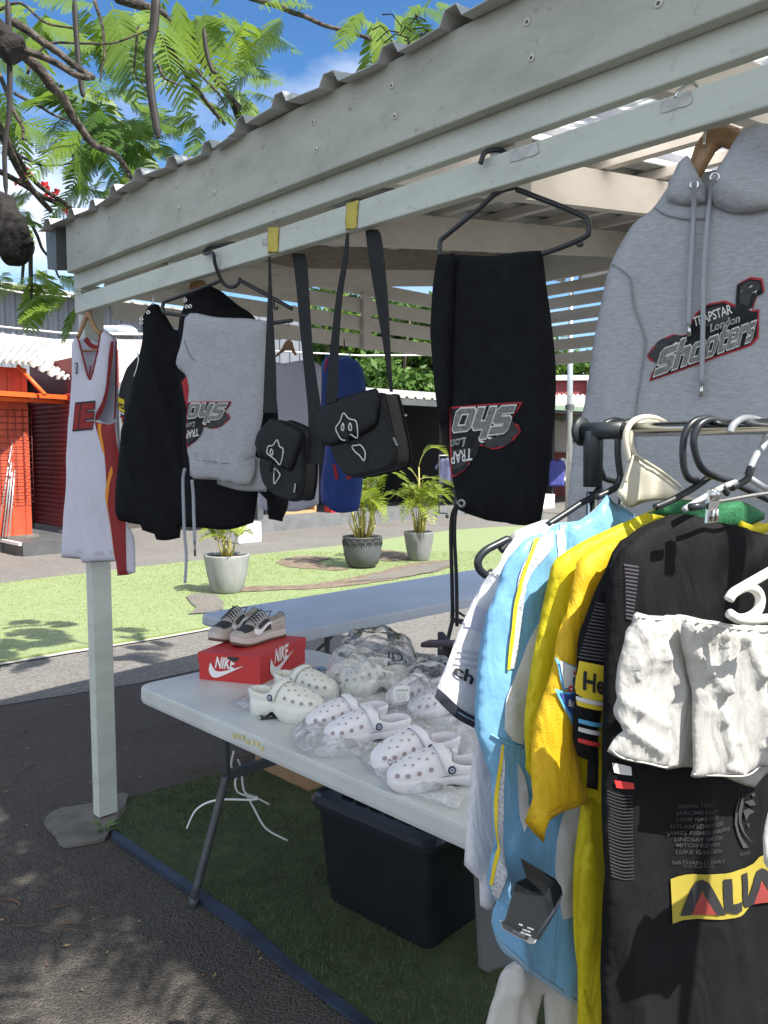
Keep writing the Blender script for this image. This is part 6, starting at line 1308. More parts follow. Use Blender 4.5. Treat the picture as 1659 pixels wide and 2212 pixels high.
mb = MB(); J.patch([(209, 911), (225, 915), (240, 917), (250, 912), (256, 960), (263, 1000), (270, 1080), (277, 1135), (283, 1240), (257, 1243), (254, 1200), (245, 1120), (237, 1050), (233, 1000), (230, 978), (220, 948)], .003, mb); mb.build('side_panel', M_JR, jj); mb = MB(); J.patch([(243, 740), (246, 736), (245, 770), (240, 806), (234, 848), (226, 880), (214, 905), (209, 911), (211, 895), (224, 868), (232, 836), (236, 800), (239, 765)], .003, mb)
mb.build('arm_trim', M_JR, jj)
mb = MB(); J.patch([(216, 915), (223, 916), (226, 940), (231, 965), (233, 985), (227, 972), (220, 945)], .005, mb); J.patch([(248, 1006), (251, 1020), (244, 1050), (242, 1090), (247, 1140), (254, 1190), (255, 1206), (250, 1170), (241, 1110), (236, 1060), (242, 1025)], .005, mb); mb.build('orange_stripe', M_JO, jj)
mb = MB()
for s in ([(167, 726), (172, 738), (179, 764), (188, 800), (194, 818), (198, 818), (206, 785), (213, 750), (218, 724), (223, 714)], [(194, 819), (196, 800), (197, 790)]): mb.tube(smooth_curve([J.pl.w(*pl.uv(*p), .004 + jf(*pl.uv(*p))) for p in s], 5), .0035, 6)
mb.tube(smooth_curve([Jb.pl.w(*Jb.pl.uv(*p), .004 + jf(*pl.uv(*p))) for p in c3((262, 600), (290, 635), (330, 650), (345, 640))], 5), .011, 8, flat=.4)
mb.tube(smooth_curve([Jb.pl.w(*Jb.pl.uv(*p), .004 + jf(*pl.uv(*p))) for p in ((252, 738), (252, 790), (251, 850), (249, 905))], 5), .003, 6)
mb.build('neck_trim', M_JR, jj)
mb = MB(); J.text('IE', (163, 926), (207, 922), (168, 876), .004, mb, .09, 0, 1, 1.0); J.text('IE', (164, 925), (206.5, 921), (169, 877.5), .0055, mb, .055, 0, 0, 1.0); mb.build('chest_lettering', [M_JR, M_KPR], jj)
mb = MB(); J.patch([(167, 784), (173, 785), (173, 809), (168, 808)], .004, mb, mi=0); J.patch([(168.4, 787), (171.8, 788), (171, 797), (171.6, 806), (169.4, 805), (169.6, 797)], .0055, mb, mi=1, corner=80); mb.build('small_badge', [mat('navy badge', (.02, .03, .1), .7), M_STW], jj)
mb = MB()
for k in (0, 5): mb.tube(smooth_curve([J.pt(*pl.uv(*p), .0015) for p in ((134, 1188 - k), (175, 1192 - k), (215, 1196 - k), (252, 1192 - k))], 5), .0012, 4)
mb.build('hem_stitch', M_JI, jj)
jw = thing('coat_hanger', 'light wooden hanger with a steel hook holding the white jersey', 'hanger', pl.P + Z * 2.0); plj = Plane(pl.P - pl.N * .025, 100)
Cloth(plj, c3((265, 435), (240, 495), (218, 560), (200, 600), (205, 612), (225, 598), (250, 545), (272, 492), (282, 510), (310, 560), (345, 600), (362, 590), (340, 560), (312, 520), (296, 470), (290, 438)), .011, .012, None, .008).build('arm', M_HWOOD, jw)
pl_tube('cross_bar', plj, c3((222, 665), (280, 662), (340, 652)), -.01, .005, M_HWOOD, jw)
P = [plj.w(*plj.uv(*p)) for p in c3((278, 440), (276, 410), (262, 385), (258, 365))]; mb = MB(); mb.tube(smooth_curve(P + [SW(.052, -.052, 2.285), SW(.05, -.03, 2.292), SW(.05, -.01, 2.286)], 6), .0022, 6); mb.build('hook', M_STEEL, jw)
# ------------------------------------------------------------------ shirts on the side wall behind
pl = Plane(SW(.05, 1.15, 0), 95)
ws = thing('jersey', 'plain white back of a sleeveless jersey on the side wall, behind the bags', 'jersey', pl.P + Z * 1.4)
Cloth(pl, [(592, 780), (610, 785), (638, 780), (660, 778), (677, 780), (695, 792), (694, 860), (690, 960), (689, 1089), (660, 1100), (638, 1105), (590, 1103), (558, 1101), (562, 1000), (580, 900), (586, 820)], .02, .04, folds_fn(.012, 8, 2, .8), .02).build('body', mat('thin white jersey', (.74, .73, .80), .7, var=.05, vs=5, trans=.5), ws)
mb = MB(); wsh = thing('coat_hanger', 'honey-coloured wooden hanger on the side wall with a white jersey', 'hanger', pl.P + Z * 2)
Cloth(Plane(pl.P + pl.N * .0, 95), c3((1285, 695), (1320, 660), (1345, 615), (1365, 602), (1385, 615), (1400, 665), (1412, 690), (1398, 690), (1375, 660), (1345, 665), (1300, 698)), .012, .015, None, .01).build('arm', M_HWOOD, wsh)
px_tube('hook', c3((1365, 605), (1366, 570), (1370, 540), (1360, 522), (1352, 535)), 4.1, .003, M_STEEL, wsh, 6)
px_tube('hook', c3((1010, 500), (1000, 530), (1010, 560)), 4.0, .003, M_STEEL, tag(bpy.data.objects[thing('coat_hanger', 'bare steel hanger hook between the two black hoodies', 'hanger', SW(.05, .9, 2.1)).name]), 6)
pl = Plane(SW(.05, 1.75, 0), 95)
bj = thing('jersey', 'royal blue jersey with red accents on the side wall behind the right bag', 'jersey', pl.P + Z * 1.4)
BJ = Cloth(pl, [(706, 768), (728, 772), (749, 768), (773, 780), (785, 803), (791, 851), (790, 950), (781, 1065), (773, 1103), (745, 1108), (721, 1105), (694, 1085), (692, 1049), (702, 962), (696, 905), (682, 867), (688, 820), (694, 790)], .05, .07, folds_fn(.014, 8, 5, .8), .02); BJ.build('body', mat('royal blue knit', (.016, .055, .26), .65, var=.2, vs=12, bump=.2, bs=300), bj)
mb = MB(); BJ.patch(c4((120, 720), (135, 700), (125, 760), (112, 790)), .004, mb); BJ.patch(c4((155, 1275), (175, 1290), (190, 1365), (170, 1360)), .004, mb); BJ.patch(c4((230, 1345), (260, 1340), (255, 1362), (235, 1365)), .004, mb); mb.build('red_accent', M_PATR, bj)
px_tube('hook', c4((215, 600), (220, 650), (250, 690)), 4.3, .003, M_HPLAS, bj, 6)
TK = .45
# ================================================================== clothes rack in the foreground
M_CHROME = mat('chrome tube', (.72, .72, .70), .16, metal=1.0, var=.06, vs=12)
M_RPLAS = mat('rack joint plastic', (.02, .026, .03), .45)
RAZ = 65
KX = .86                            # the rack stands this much nearer than the rail
_plt = pl_tube
def pl_tube(name, pl, px, off, r, m, parent, seg=8, per=6, closed=False): return _plt(name, pl, px, [o * KX for o in off] if isinstance(off, list) else off * KX, r * KX, m, parent, seg, per, closed)
def rp(dy, x=.45): return Plane(Vector((x * KX, dy * KX, 0)), RAZ)
r0 = at_y(1282, 931, 1.56 * KX); r1d = azv(139); r0 = r0
rack = thing('clothes_rack', 'chrome clothes rack with black end joint, loaded with shirts in the foreground', 'clothes rack', (r0.x, r0.y, 0))
mb = MB(); mb.tube([r0 + r1d * .045, r0 + r1d * 1.4], .0110, 20); mb.build('top_rail', M_CHROME, rack)
mb = MB(); mb.tube([r0 - r1d * .02, r0 + r1d * .056], .0142, 18); mb.lathe(r0 - r1d * .024, [(.001, -.004), (.0225, -.004), (.025, 0), (.0225, .005), (.001, .005)], 22, axis=r1d); mb.tube([r0, r0 - Z * .02, r0 - Z * .092], [.0155, .0165, .0155], 16); mb.build('corner_joint', M_RPLAS, rack)
mb = MB(); mb.tube([r0 - Z * .1, Vector((r0.x, r0.y, .09))], .0102, 18); mb.tube([r0 - Z * .1 + r1d * .045 + azv(49) * .017, Vector((r0.x, r0.y, .09)) + r1d * .045 + azv(49) * .02], .0065, 12); mb.build('upright', M_CHROME, rack)
mb = MB(); fb = Vector((r0.x, r0.y, .09)); mb.tube([fb - azv(49) * .24, fb + azv(49) * .24], .012, 10); mb.build('foot_bar', M_CHROME, rack)
for s in (-.23, .23): mb = MB(); mb.lathe(fb + azv(49) * s - Z * .055, [(.001, -.01), (.03, -.01), (.03, .01), (.001, .01)], 16, axis=r1d); mb.build('castor', M_RPLAS, rack)
def rk(*p): return [(932.6 + .4378 * x, 850.3 + .4378 * y) for x, y in p]
def rl(*p): return [(932.6 + .4378 * x, 1481 + .4378 * y) for x, y in p]
def rz_(*p): return [(1261.8 + .2728 * x, 877.8 + .2728 * y) for x, y in p]      # close-up of the hangers
M_CREAM = mat('cream hanger plastic', (.66, .62, .50), .42, trans=.12); M_GHANG = mat('grey hanger plastic', (.40, .41, .43), .4)
def hook_hanger(label, pl, px, r, m, rr=None, name='hook', off=0.0):
    h = thing('coat_hanger', label, 'hanger', pl.w(*pl.uv(*px[len(px) // 2]), 0)); pl_tube(name, pl, px, off, r, m, h, 10); return h
# ---- garments, back to front
M_WSH = mat('white football shirt', (.74, .745, .79), .6, wr=.4, ws=13, var=.06, vs=6, bump=.25, bs=420, sheen=.2, trans=.12)
M_SKY = mat('sky blue satin', (.20, .46, .71), .45, wr=.4, ws=13, var=.08, vs=5, bump=.12, bs=300, sheen=.3, trans=.15)
M_MESHW = mat('white mesh knit', (.60, .61, .66), .7, var2=(.36, .38, .43), vs=230, bump=.5, bs=260, contrast=(.42, .5))
M_LEM = mat('lemon yellow knit', (.72, .61, .012), .6, wr=.4, ws=13, var=.08, vs=6, bump=.25, bs=400, trans=.2); M_GOLD = mat('golden yellow knit', (.78, .50, .010), .6, wr=.4, ws=13, var=.08, vs=6, bump=.3, bs=380, trans=.2); M_GRN = mat('green collar knit', (.02, .16, .06), .8, var=.4, vs=160, bump=.4, bs=260)
M_BJ = mat('black jersey knit', (.0065, .0065, .0072), .8, wr=.4, ws=13, var=.2, vs=12, bump=.25, bs=420, spec=.2); M_BST = mat('violet grey stripe', (.085, .075, .095), .85, var=.2, vs=40)
M_SKIRT = mat('white cotton', (.62, .61, .57), .8, var=.05, vs=6, bump=.12, bs=500, trans=.2)
def fl(a, q, s, vq=.8, fine=0.0): return folds_fn(a * 1.15, q, s, vq, fine=fine)
# plain white shirt behind all, cream folded shoulder and white trousers
pl = rp(1.62); w0 = thing('shirt', 'cream white garment at the back of the rack, only its shoulder showing', 'shirt', pl.w(*pl.uv(1160, 1180)))
Cloth(pl, [(1098, 1160), (1110, 1145), (1150, 1128), (1180, 1122), (1230, 1140), (1230, 1400), (1110, 1400), (1100, 1250)], .02, .04, fl(.008, 14, 3), .012).build('body', M_SKIRT, w0)
pl = rp(1.55); wtr = thing('trousers', 'white flared trousers hanging lowest at the bottom of the rack', 'trousers', pl.w(*pl.uv(1150, 2150)))
TR = Cloth(pl, [(1103, 1900), (1103, 2068), (1081, 2103), (1064, 2164), (1050, 2215), (1040, 2262), (1050, 2300), (1150, 2300), (1158, 2220), (1175, 2150), (1178, 2215), (1180, 2300), (1250, 2300), (1250, 1900)], .014, .02, (lambda g_, f_: lambda u, v: g_(u, v) + f_(u, v))(fl(.012, 9, 3, .6), ridge_fn(pl, [((1112, 2050), (1100, 2300), .008, .016), ((1215, 2100), (1222, 2300), .01, .012), ((1080, 2150), (1150, 2090), .012, .008)])), .011); TR.build('leg', M_SKIRT, wtr)
# W: white shirt with navy cuff
pl = rp(1.58); wsh_ = thing('shirt', 'white football shirt with navy cuff and dark sleeve letters, leftmost on the rack', 'shirt', pl.w(*pl.uv(1040, 1600)))
WS = Cloth(pl, [(1187, 1130), (1151, 1138), (1112, 1164), (1082, 1196), (1055, 1231), (1040, 1262), (1020, 1301), (990, 1367), (972, 1412), (959, 1441), (944, 1476), (933, 1503), (975, 1545), (1024, 1573), (1020, 1640), (1007, 1744), (1000, 1866), (1018, 1885), (1033, 1897), (1035, 1954), (1050, 1964), (1062, 1963), (1090, 1900), (1200, 1800), (1260, 1300), (1230, 1160)], .022, .05, fl(.016, 7, 2, .7, .003), .011); WS.build('body', M_WSH, wsh_)
mb = MB(); WS.patch([(940, 1483), (933, 1503), (975, 1545), (1022, 1572), (1024, 1548), (985, 1525)], .003, mb); mb.build('cuff', mat('navy cuff', (.025, .03, .045), .8), wsh_)
mb = MB(); WS.text('ch', (968, 1451), (1010, 1474), (976, 1428), .004, mb, .03, 0, 0); mb.build('sleeve_lettering', M_KPR, wsh_)
mb = MB()
for q in ([(1019, 1304), (1062, 1328), (1060, 1352), (1000, 1345), (1003, 1337)], [(1010, 1322), (1058, 1345), (1056, 1362), (1000, 1352)], [(985, 1400), (1040, 1408), (1040, 1414), (985, 1406)], [(981, 1412), (1040, 1422), (1038, 1428), (978, 1418)], [(975, 1426), (1035, 1438), (1033, 1443), (973, 1431)]): WS.patch(q, .0025, mb)
mb.build('tonal_print', mat('lilac print', (.47, .47, .56), .8), wsh_)
mb = MB(); WS.patch([(1052, 1236), (1078, 1200), (1112, 1168), (1150, 1142), (1165, 1150), (1130, 1180), (1100, 1215), (1066, 1248)], .0025, mb); mb.build('mesh_yoke', M_MESHW, wsh_)
hook_hanger('black plastic hanger with a notched arm, leftmost on the rack', rp(1.60), rk((300, 880), (270, 895), (235, 865), (230, 820), (265, 775), (330, 740), (372, 720), (378, 735), (340, 775)), .0075, M_HPLAS)
# B: sky blue and white shirt
pl = rp(1.51); sb_ = thing('shirt', 'sky blue and white shirt with a yellow stripe and a black swing tag', 'shirt', pl.w(*pl.uv(1140, 1700)))
bf = fl(.020, 8, 5, .6, .004)
BS = Cloth(pl, [(1313, 1069), (1330, 1078), (1350, 1096), (1366, 1109), (1380, 1160), (1390, 1400), (1380, 1700), (1330, 1900), (1300, 2150), (1240, 2166), (1195, 2136), (1152, 2107), (1110, 2072), (1073, 2041), (1055, 1984), (1064, 1941), (1046, 1901), (1050, 1830), (1058, 1760), (1062, 1690), (1048, 1640), (1032, 1590), (1029, 1551), (1038, 1441), (1044, 1390), (1051, 1345), (1064, 1300), (1077, 1266), (1086, 1235), (1097, 1207), (1112, 1184), (1130, 1166), (1165, 1150), (1195, 1139), (1213, 1130), (1245, 1124), (1275, 1108), (1295, 1085)], .024, .05, lambda u, v: bf(u, v) + .006 * math.sin(u * 110) * max(0, min(1, (v - 1.40) * 8)), .011); BS.build('body', M_SKY, sb_)
mb = MB(); BS.patch([(1165, 1150), (1190, 1146), (1164, 1195), (1128, 1255), (1117, 1345), (1104, 1440), (1091, 1440), (1099, 1350), (1111, 1245), (1132, 1192)], .003, mb); BS.patch([(1073, 1604), (1081, 1640), (1077, 1745), (1070, 1848), (1062, 1932), (1048, 1900), (1056, 1780), (1066, 1685)], .003, mb); mb.build('mesh_panel', M_MESHW, sb_)
mb = MB(); BS.patch([(1146, 1161), (1155, 1158), (1126, 1225), (1111, 1290), (1099, 1380), (1091, 1442), (1085, 1442), (1092, 1370), (1104, 1285), (1121, 1220)], .005, mb); mb.build('yellow_stripe', mat('stripe yellow', (.70, .55, .02), .6), sb_); mb = MB(); BS.patch([(1074, 1602), (1078, 1602), (1070, 1700), (1058, 1800), (1050, 1903), (1046, 1900), (1054, 1795), (1064, 1700)], .005, mb); mb.build('yellow_stripe', mat('stripe yellow', (.70, .55, .02), .6), sb_)
mb = MB(); BS.patch([(1202, 1150), (1216, 1138), (1214, 1190), (1190, 1245), (1178, 1320), (1160, 1420), (1140, 1520), (1121, 1604), (1095, 1592), (1080, 1570), (1085, 1500), (1108, 1445), (1135, 1375), (1172, 1300), (1182, 1240)], .003, mb); BS.patch([(1200, 1755), (1240, 1690), (1245, 1960), (1200, 1975), (1188, 1900), (1186, 1830)], .003, mb); BS.patch([(1108, 1640), (1126, 1680), (1130, 1760), (1120, 1790), (1108, 1740)], .003, mb); mb.build('white_panel', M_WSH, sb_)
mb = MB(); mb.tube(smooth_curve([BS.pt(*pl.uv(*p), .002) for p in ((1056, 1584), (1086, 1600), (1121, 1610))], 6), .0022, 5); mb.build('sleeve_hem', M_SKY, sb_)
for C_, q, nm_ in ((BS, [(1213, 1132), (1200, 1200), (1185, 1300), (1170, 1420), (1150, 1560)], sb_), (BS, [(1317, 1074), (1336, 1086), (1354, 1101), (1366, 1114)], sb_), (BS, [(1075, 2030), (1112, 2062), (1154, 2096), (1237, 2154)], sb_), (WS, [(1060, 1236), (1090, 1262), (1110, 1300)], wsh_), (WS, [(938, 1490), (980, 1532), (1023, 1556)], wsh_)):
    mb = MB(); mb.tube(smooth_curve([C_.pt(*C_.pl.uv(*p), .0015) for p in q], 6), .0013, 5); mb.build('seam', mat('pale seam', (.3, .42, .52), .8), nm_)
M_TAG = mat('glossy black card', (.012, .015, .018), .22, coat=.5)
plt = rp(1.40); tg = thing('swing_tag', 'glossy black folded swing tag hanging on the sky blue shirt', 'tag', plt.w(*plt.uv(1140, 1950)))
def card(P, o, m, nm, th=.0012):
    v = []
    for (x, y, b) in P: u, q = plt.uv(x, y); v.append(plt.w(u, q, o + b))
    mb = MB(); mb.prism(v, -plt.N * th); return mb.build(nm, m, tg, fix=True)
card([(1125, 1854, 0), (1160, 1874, .002), (1197, 1896, .004), (1205, 1910, .008), (1206, 1922, .01), (1190, 1945, .012), (1108, 1903, .006), (1138, 1897, 0)], .0, M_TAG, 'cover')
card([(1190, 1945, .012), (1206, 1922, .01), (1196, 1945, .014), (1147, 2014, .02), (1136, 2012, .02), (1077, 1980, .014), (1080, 1974, .014), (1108, 1903, .006)], .0005, M_TAG, 'front_card')
card([(1077, 1984, .008), (1081, 2003, .008), (1143, 2036, .008), (1152, 2032, .008), (1190, 1960, .002), (1150, 2014, .01)], -.003, mat('card edge', (.62, .61, .56), .5), 'inner_card')
card([(1077, 1984, .009), (1081, 2000, .009), (1130, 2026, .009), (1138, 2013, .01)], -.001, mat('grey card', (.12, .125, .13), .5), 'back_strip')
mb = MB()
for s, o, e, up in (('NIKE', (1100, 1979), (1108, 1982), (1101, 1976)), ('SWOOSH', (1118, 1986), (1131, 1991), (1119, 1983)), ('6.250 KM', (1108, 1990), (1124, 1996), (1109, 1987)), ('DRI GREEN', (1104, 1996), (1126, 2004), (1105, 1993)), ('AUTHENTIC', (1098, 2004), (1124, 2018), (1100, 1998))):
    V, F = text_mesh(s, .02, 1.0); x1 = max(v[0] for v in V); x0 = min(v[0] for v in V); ou, eu, uu = [np.array(plt.uv(*p)) for p in (o, e, up)]; L = [ou + (eu - ou) * ((vx - x0) / (x1 - x0)) + (uu - ou) * (vy / .69) for vx, vy in V]; mb.add([plt.w(q[0], q[1], .0235 if s != 'AUTHENTIC' else .0105) for q in L], F)
mb.build('card_print', mat('card print', (.55, .56, .58), .6), tg)
ch_ = thing('coat_hanger', 'broad cream plastic hanger on the chrome rail', 'hanger', rp(1.485).w(*rp(1.485).uv(1400, 1000)))
plc = rp(1.485)
Cloth(plc, rz_((255, 700), (300, 590), (345, 450), (350, 420), (372, 380), (400, 400), (430, 420), (480, 460), (560, 500), (640, 560), (720, 625), (760, 680), (900, 740), (1010, 770), (900, 770), (700, 745), (560, 745), (450, 770), (380, 800), (320, 780)), .010, .012, None, .008).build('arm', M_CREAM, ch_)
for off, q in ((.0, rz_((360, 430), (330, 300), (335, 200), (380, 125), (460, 90), (560, 95), (640, 130))), (.0, rz_((400, 400), (370, 300), (375, 220), (420, 150), (490, 120), (580, 128)))): pl_tube('hook', plc, q, off, .0058, M_CREAM, ch_, 10)
pl_tube('rim', plc, rz_((300, 600), (345, 450), (372, 385), (430, 420), (560, 500), (650, 565), (740, 640)), .009, .0028, M_CREAM, ch_, 6)
for lb, dp, q in (('black plastic hanger first from the rail end', 1.575, rz_((150, 560), (110, 420), (105, 250), (140, 160), (220, 115), (310, 125))), ('black plastic hanger tucked behind the cream one', 1.525, rz_((290, 560), (270, 400), (270, 250), (300, 160), (350, 125), (420, 110)))):
    h = hook_hanger(lb, rp(dp), q, .0066, M_HPLAS); pp_ = rp(dp)
    pl_tube('arm', pp_, rz_((130, 640), (60, 720), (-30, 770), (-120, 830), (-290, 940)) if dp > 1.55 else rz_((290, 550), (250, 640), (100, 720)), 0, .0066, M_HPLAS, h)
    pl_tube('arm', pp_, rz_((110, 540), (180, 580), (270, 600)) if dp > 1.55 else rz_((290, 560), (330, 620), (420, 680)), 0, .0055, M_HPLAS, h)
# Y: lemon shirt with green collar; G: golden sleeve
pl = rp(1.45); ly = thing('shirt', 'lemon yellow shirt with a green mesh collar, between the sky blue and black ones', 'shirt', pl.w(*pl.uv(1300, 1500)))
LY = Cloth(pl, [(1408, 1102), (1385, 1112), (1360, 1124), (1327, 1139), (1280, 1160), (1239, 1179), (1210, 1192), (1195, 1205), (1186, 1225), (1182, 1256), (1169, 1323), (1160, 1370), (1151, 1419), (1134, 1529), (1127, 1591), (1125, 1652), (1136, 1676), (1180, 1700), (1256, 1726), (1248, 1790), (1239, 1875), (1235, 2006), (1237, 2116), (1243, 2300), (1420, 2300), (1640, 1300), (1650, 1150), (1640, 1128), (1560, 1120), (1480, 1110)], .02, .04, fl(.014, 9, 7, .5), .012); LY.build('body', M_LEM, ly)
Cloth(Plane(pl.P + pl.N * .018, RAZ), [(1440, 1090), (1458, 1080), (1500, 1080), (1560, 1084), (1596, 1082), (1612, 1088), (1635, 1100), (1652, 1110), (1650, 1122), (1600, 1138), (1540, 1140), (1480, 1125), (1420, 1112), (1395, 1108), (1415, 1100)], .012, .02, fl(.006, 12, 2), .009).build('collar', M_GRN, ly)
mb = MB(); mb.tube(smooth_curve([pl.w(*pl.uv(*p), .038) for p in ((1558, 1130), (1585, 1140), (1612, 1136), (1640, 1124), (1655, 1110))], 5), .0075, 8, flat=.5); mb.build('neck_band', M_LEM, ly)
pl = rp(1.405); gs = thing('shirt', 'golden yellow shirt whose sleeve carries a blue and white badge', 'shirt', pl.w(*pl.uv(1220, 1600)))
gf_ = fl(.016, 9, 4, .7, .005)
GS = Cloth(pl, [(1320, 1160), (1300, 1170), (1270, 1190), (1243, 1214), (1236, 1244), (1222, 1300), (1195, 1376), (1178, 1463), (1160, 1520), (1147, 1569), (1138, 1650), (1130, 1744), (1127, 1770), (1140, 1790), (1156, 1807), (1164, 1785), (1173, 1763), (1205, 1750), (1239, 1740), (1270, 1735), (1267, 1722), (1256, 1691), (1245, 1640), (1239, 1580), (1250, 1480), (1268, 1380), (1290, 1300), (1330, 1260), (1360, 1200)], .03, .045, gf_, .011); GS.build('sleeve', M_GOLD, gs)
Cloth(Plane(pl.P - pl.N * .03, RAZ), [(1250, 1720), (1256, 1780), (1240, 1880), (1238, 2010), (1240, 2120), (1246, 2300), (1330, 2300), (1340, 1720)], .012, .03, fl(.012, 12, 2, .4), .014).build('body', M_LEM, gs)
mb = MB(); mb.tube(smooth_curve([GS.pt(*pl.uv(*p), .002) for p in ((1133, 1752), (1165, 1742), (1205, 1728), (1255, 1712))], 6), .0016, 5); mb.build('hem_stitch', mat('hem gold', (.5, .3, .01), .7), gs)
mb = MB(); GS.patch(rk((580, 1290), (625, 1315), (684, 1335), (690, 1420), (688, 1440), (600, 1440), (590, 1380)), .003, mb, mi=0, corner=60); GS.patch(rk((588, 1300), (630, 1322), (680, 1342), (685, 1425), (606, 1432), (598, 1380)), .0042, mb, mi=1, corner=60)
GS.patch(rk((566, 1438), (610, 1450), (686, 1440), (690, 1590), (680, 1640), (640, 1620), (610, 1560), (585, 1500)), .0045, mb, mi=0, corner=60); GS.patch(rk((582, 1452), (615, 1462), (684, 1452), (688, 1560), (650, 1580), (615, 1540), (594, 1490)), .0056, mb, mi=2, corner=60)
GS.patch(rk((640, 1385), (655, 1372), (668, 1380), (664, 1410), (676, 1420), (684, 1450), (672, 1470), (660, 1440), (652, 1480), (645, 1475), (652, 1430), (642, 1410)), .0066, mb, mi=2, corner=80); GS.patch(rk((643, 1362), (646, 1345), (652, 1356), (658, 1343), (662, 1358), (666, 1348), (664, 1368)), .0066, mb, mi=3, corner=80)
GS.patch(rk(*[(628 + 12 * math.cos(t), 1432 + 16 * math.sin(t)) for t in lin(0, 5.6, 8)]), .0076, mb, mi=3); GS.patch(rk(*[(628 + 5 * math.cos(t), 1432 + 6 * math.sin(t)) for t in lin(0, 5.6, 6)]), .0086, mb, mi=1)
GS.text('BARCLA', rk((612, 1510))[0], rk((686, 1548))[0], rk((616, 1482))[0], .0075, mb, .02, 0, 1)
mb.build('sleeve_badge', [mat('badge sky', (.12, .42, .72), .6), M_STW, mat('badge navy', (.03, .06, .22), .6), mat('badge red', (.55, .04, .04), .6)], gs)
# K: striped black sleeve
pl = rp(1.36); ks = thing('shirt', 'black striped long sleeve shirt with a yellow band of black letters', 'shirt', pl.w(*pl.uv(1270, 1450)))
KS = Cloth(pl, [(1405, 1120), (1366, 1140), (1327, 1166), (1312, 1190), (1303, 1215), (1290, 1250), (1278, 1284), (1265, 1330), (1252, 1376), (1246, 1430), (1242, 1500), (1237, 1555), (1238, 1600), (1246, 1632), (1265, 1640), (1262, 1672), (1261, 1698), (1281, 1701), (1284, 1660), (1286, 1634), (1288, 1560), (1300, 1520), (1330, 1500), (1400, 1400), (1440, 1150)], .022, .035, fl(.010, 9, 3, .7, .003), .010); KS.build('sleeve', M_BJ, ks)
mb = MB()
for k in range(17):
    y = 1298 + 7.4 * k; x0 = 1274 - 1.62 * (y - 1298) * .16; KS.patch([(x0 + 3, y), (1301 - (y - 1298) * .07, y + 4), (1301 - (y - 1298) * .07, y + 7.2), (x0 + 3, y + 3.2)], .0025, mb, corner=80, g=.006)
mb.build('sleeve_stripe', M_BST, ks)
mb = MB(); KS.patch([(1247, 1426), (1291, 1432), (1286, 1508), (1242, 1497)], .003, mb, mi=0, corner=80); KS.text('Hel', (1249, 1484), (1292, 1494), (1250, 1446), .005, mb, .03, 0, 1)
for y, mi in ((1502, 2), (1512, 0), (1548, 3), (1566, 2), (1590, 4)): KS.patch([(1241, y), (1287, y + 8), (1286, y + 17), (1241, y + 9)], .0036, mb, mi=mi, corner=80, g=.006)
mb.build('sleeve_band', [M_YEL, M_KPR, M_STW, mat('stripe sky', (.12, .42, .72), .6), mat('stripe red', (.6, .04, .04), .6)], ks)
# P: black jersey front
pl = rp(1.305); pj = thing('jersey', 'big black jersey front with a yellow and red lettered panel, right foreground', 'jersey', pl.w(*pl.uv(1450, 1800)))
pf_ = fl(.010, 6, 2, .7, .002)
def pfold(u, v):
    r = pf_(u, v); x = u - .02
    for c, w_, a in ((.09, .03, .012), (.19, .04, .012), (.02, .02, .007)): r += a * math.exp(-((x - c + (1.4 - v) * .12) / w_) ** 2) * max(0, min(1, (v - 1.15) * 5))
    return r
PJ = Cloth(pl, [(1408, 1128), (1440, 1112), (1471, 1109), (1500, 1116), (1560, 1132), (1659, 1157), (1760, 1180), (1800, 1700), (1790, 2300), (1296, 2300), (1294, 2100), (1294, 1919), (1295, 1760), (1297, 1612), (1300, 1500), (1303, 1400), (1306, 1300), (1312, 1240), (1330, 1190), (1365, 1155)], .035, .06, pfold, .012); PJ.build('body', M_BJ, pj)
def py(*p): return [(1261.8 + .2394 * x, 1645.8 + .2394 * y) for x, y in p]
mb = MB(); PJ.patch(py((690, 1000), (820, 950), (950, 932), (1350, 900), (1440, 870), (1500, 810), (1659, 760), (1700, 1080), (1659, 1125), (1550, 1140), (1470, 1180), (1400, 1250), (1330, 1300), (1150, 1325), (900, 1335), (790, 1355), (707, 1395)), .003, mb, mi=0, corner=50)
for dx in (0, 590):
    PJ.patch([(x + (1.0 if dx == 0 else .93) * 0, y) for x, y in py(*[(a + dx, b - (70 if dx else 0)) for a, b in ((763, 1318), (850, 1060), (880, 1000), (925, 978), (975, 1000), (1010, 1060), (1132, 1280), (1045, 1285), (925, 1075), (845, 1300))])], .0048, mb, mi=1, corner=50)
    PJ.patch(py(*[(a + dx, b - (70 if dx else 0)) for a, b in ((922, 1090), (1040, 1280), (848, 1298))]), .0048, mb, mi=2, corner=50)
PJ.patch(py((1100, 968), (1175, 962), (1190, 1190), (1295, 1182), (1297, 1262), (1190, 1276), (1135, 1262), (1115, 1220)), .0048, mb, mi=1, corner=60); PJ.patch(py((1300, 945), (1365, 936), (1375, 1160), (1430, 1130), (1420, 1190), (1345, 1248), (1315, 1215)), .0048, mb, mi=1, corner=60)
mb.build('chest_panel', [mat('dull yellow print', (.36, .285, .035), .8), M_KPR, mat('dull red print', (.26, .035, .03), .8)], pj)
mb = MB()
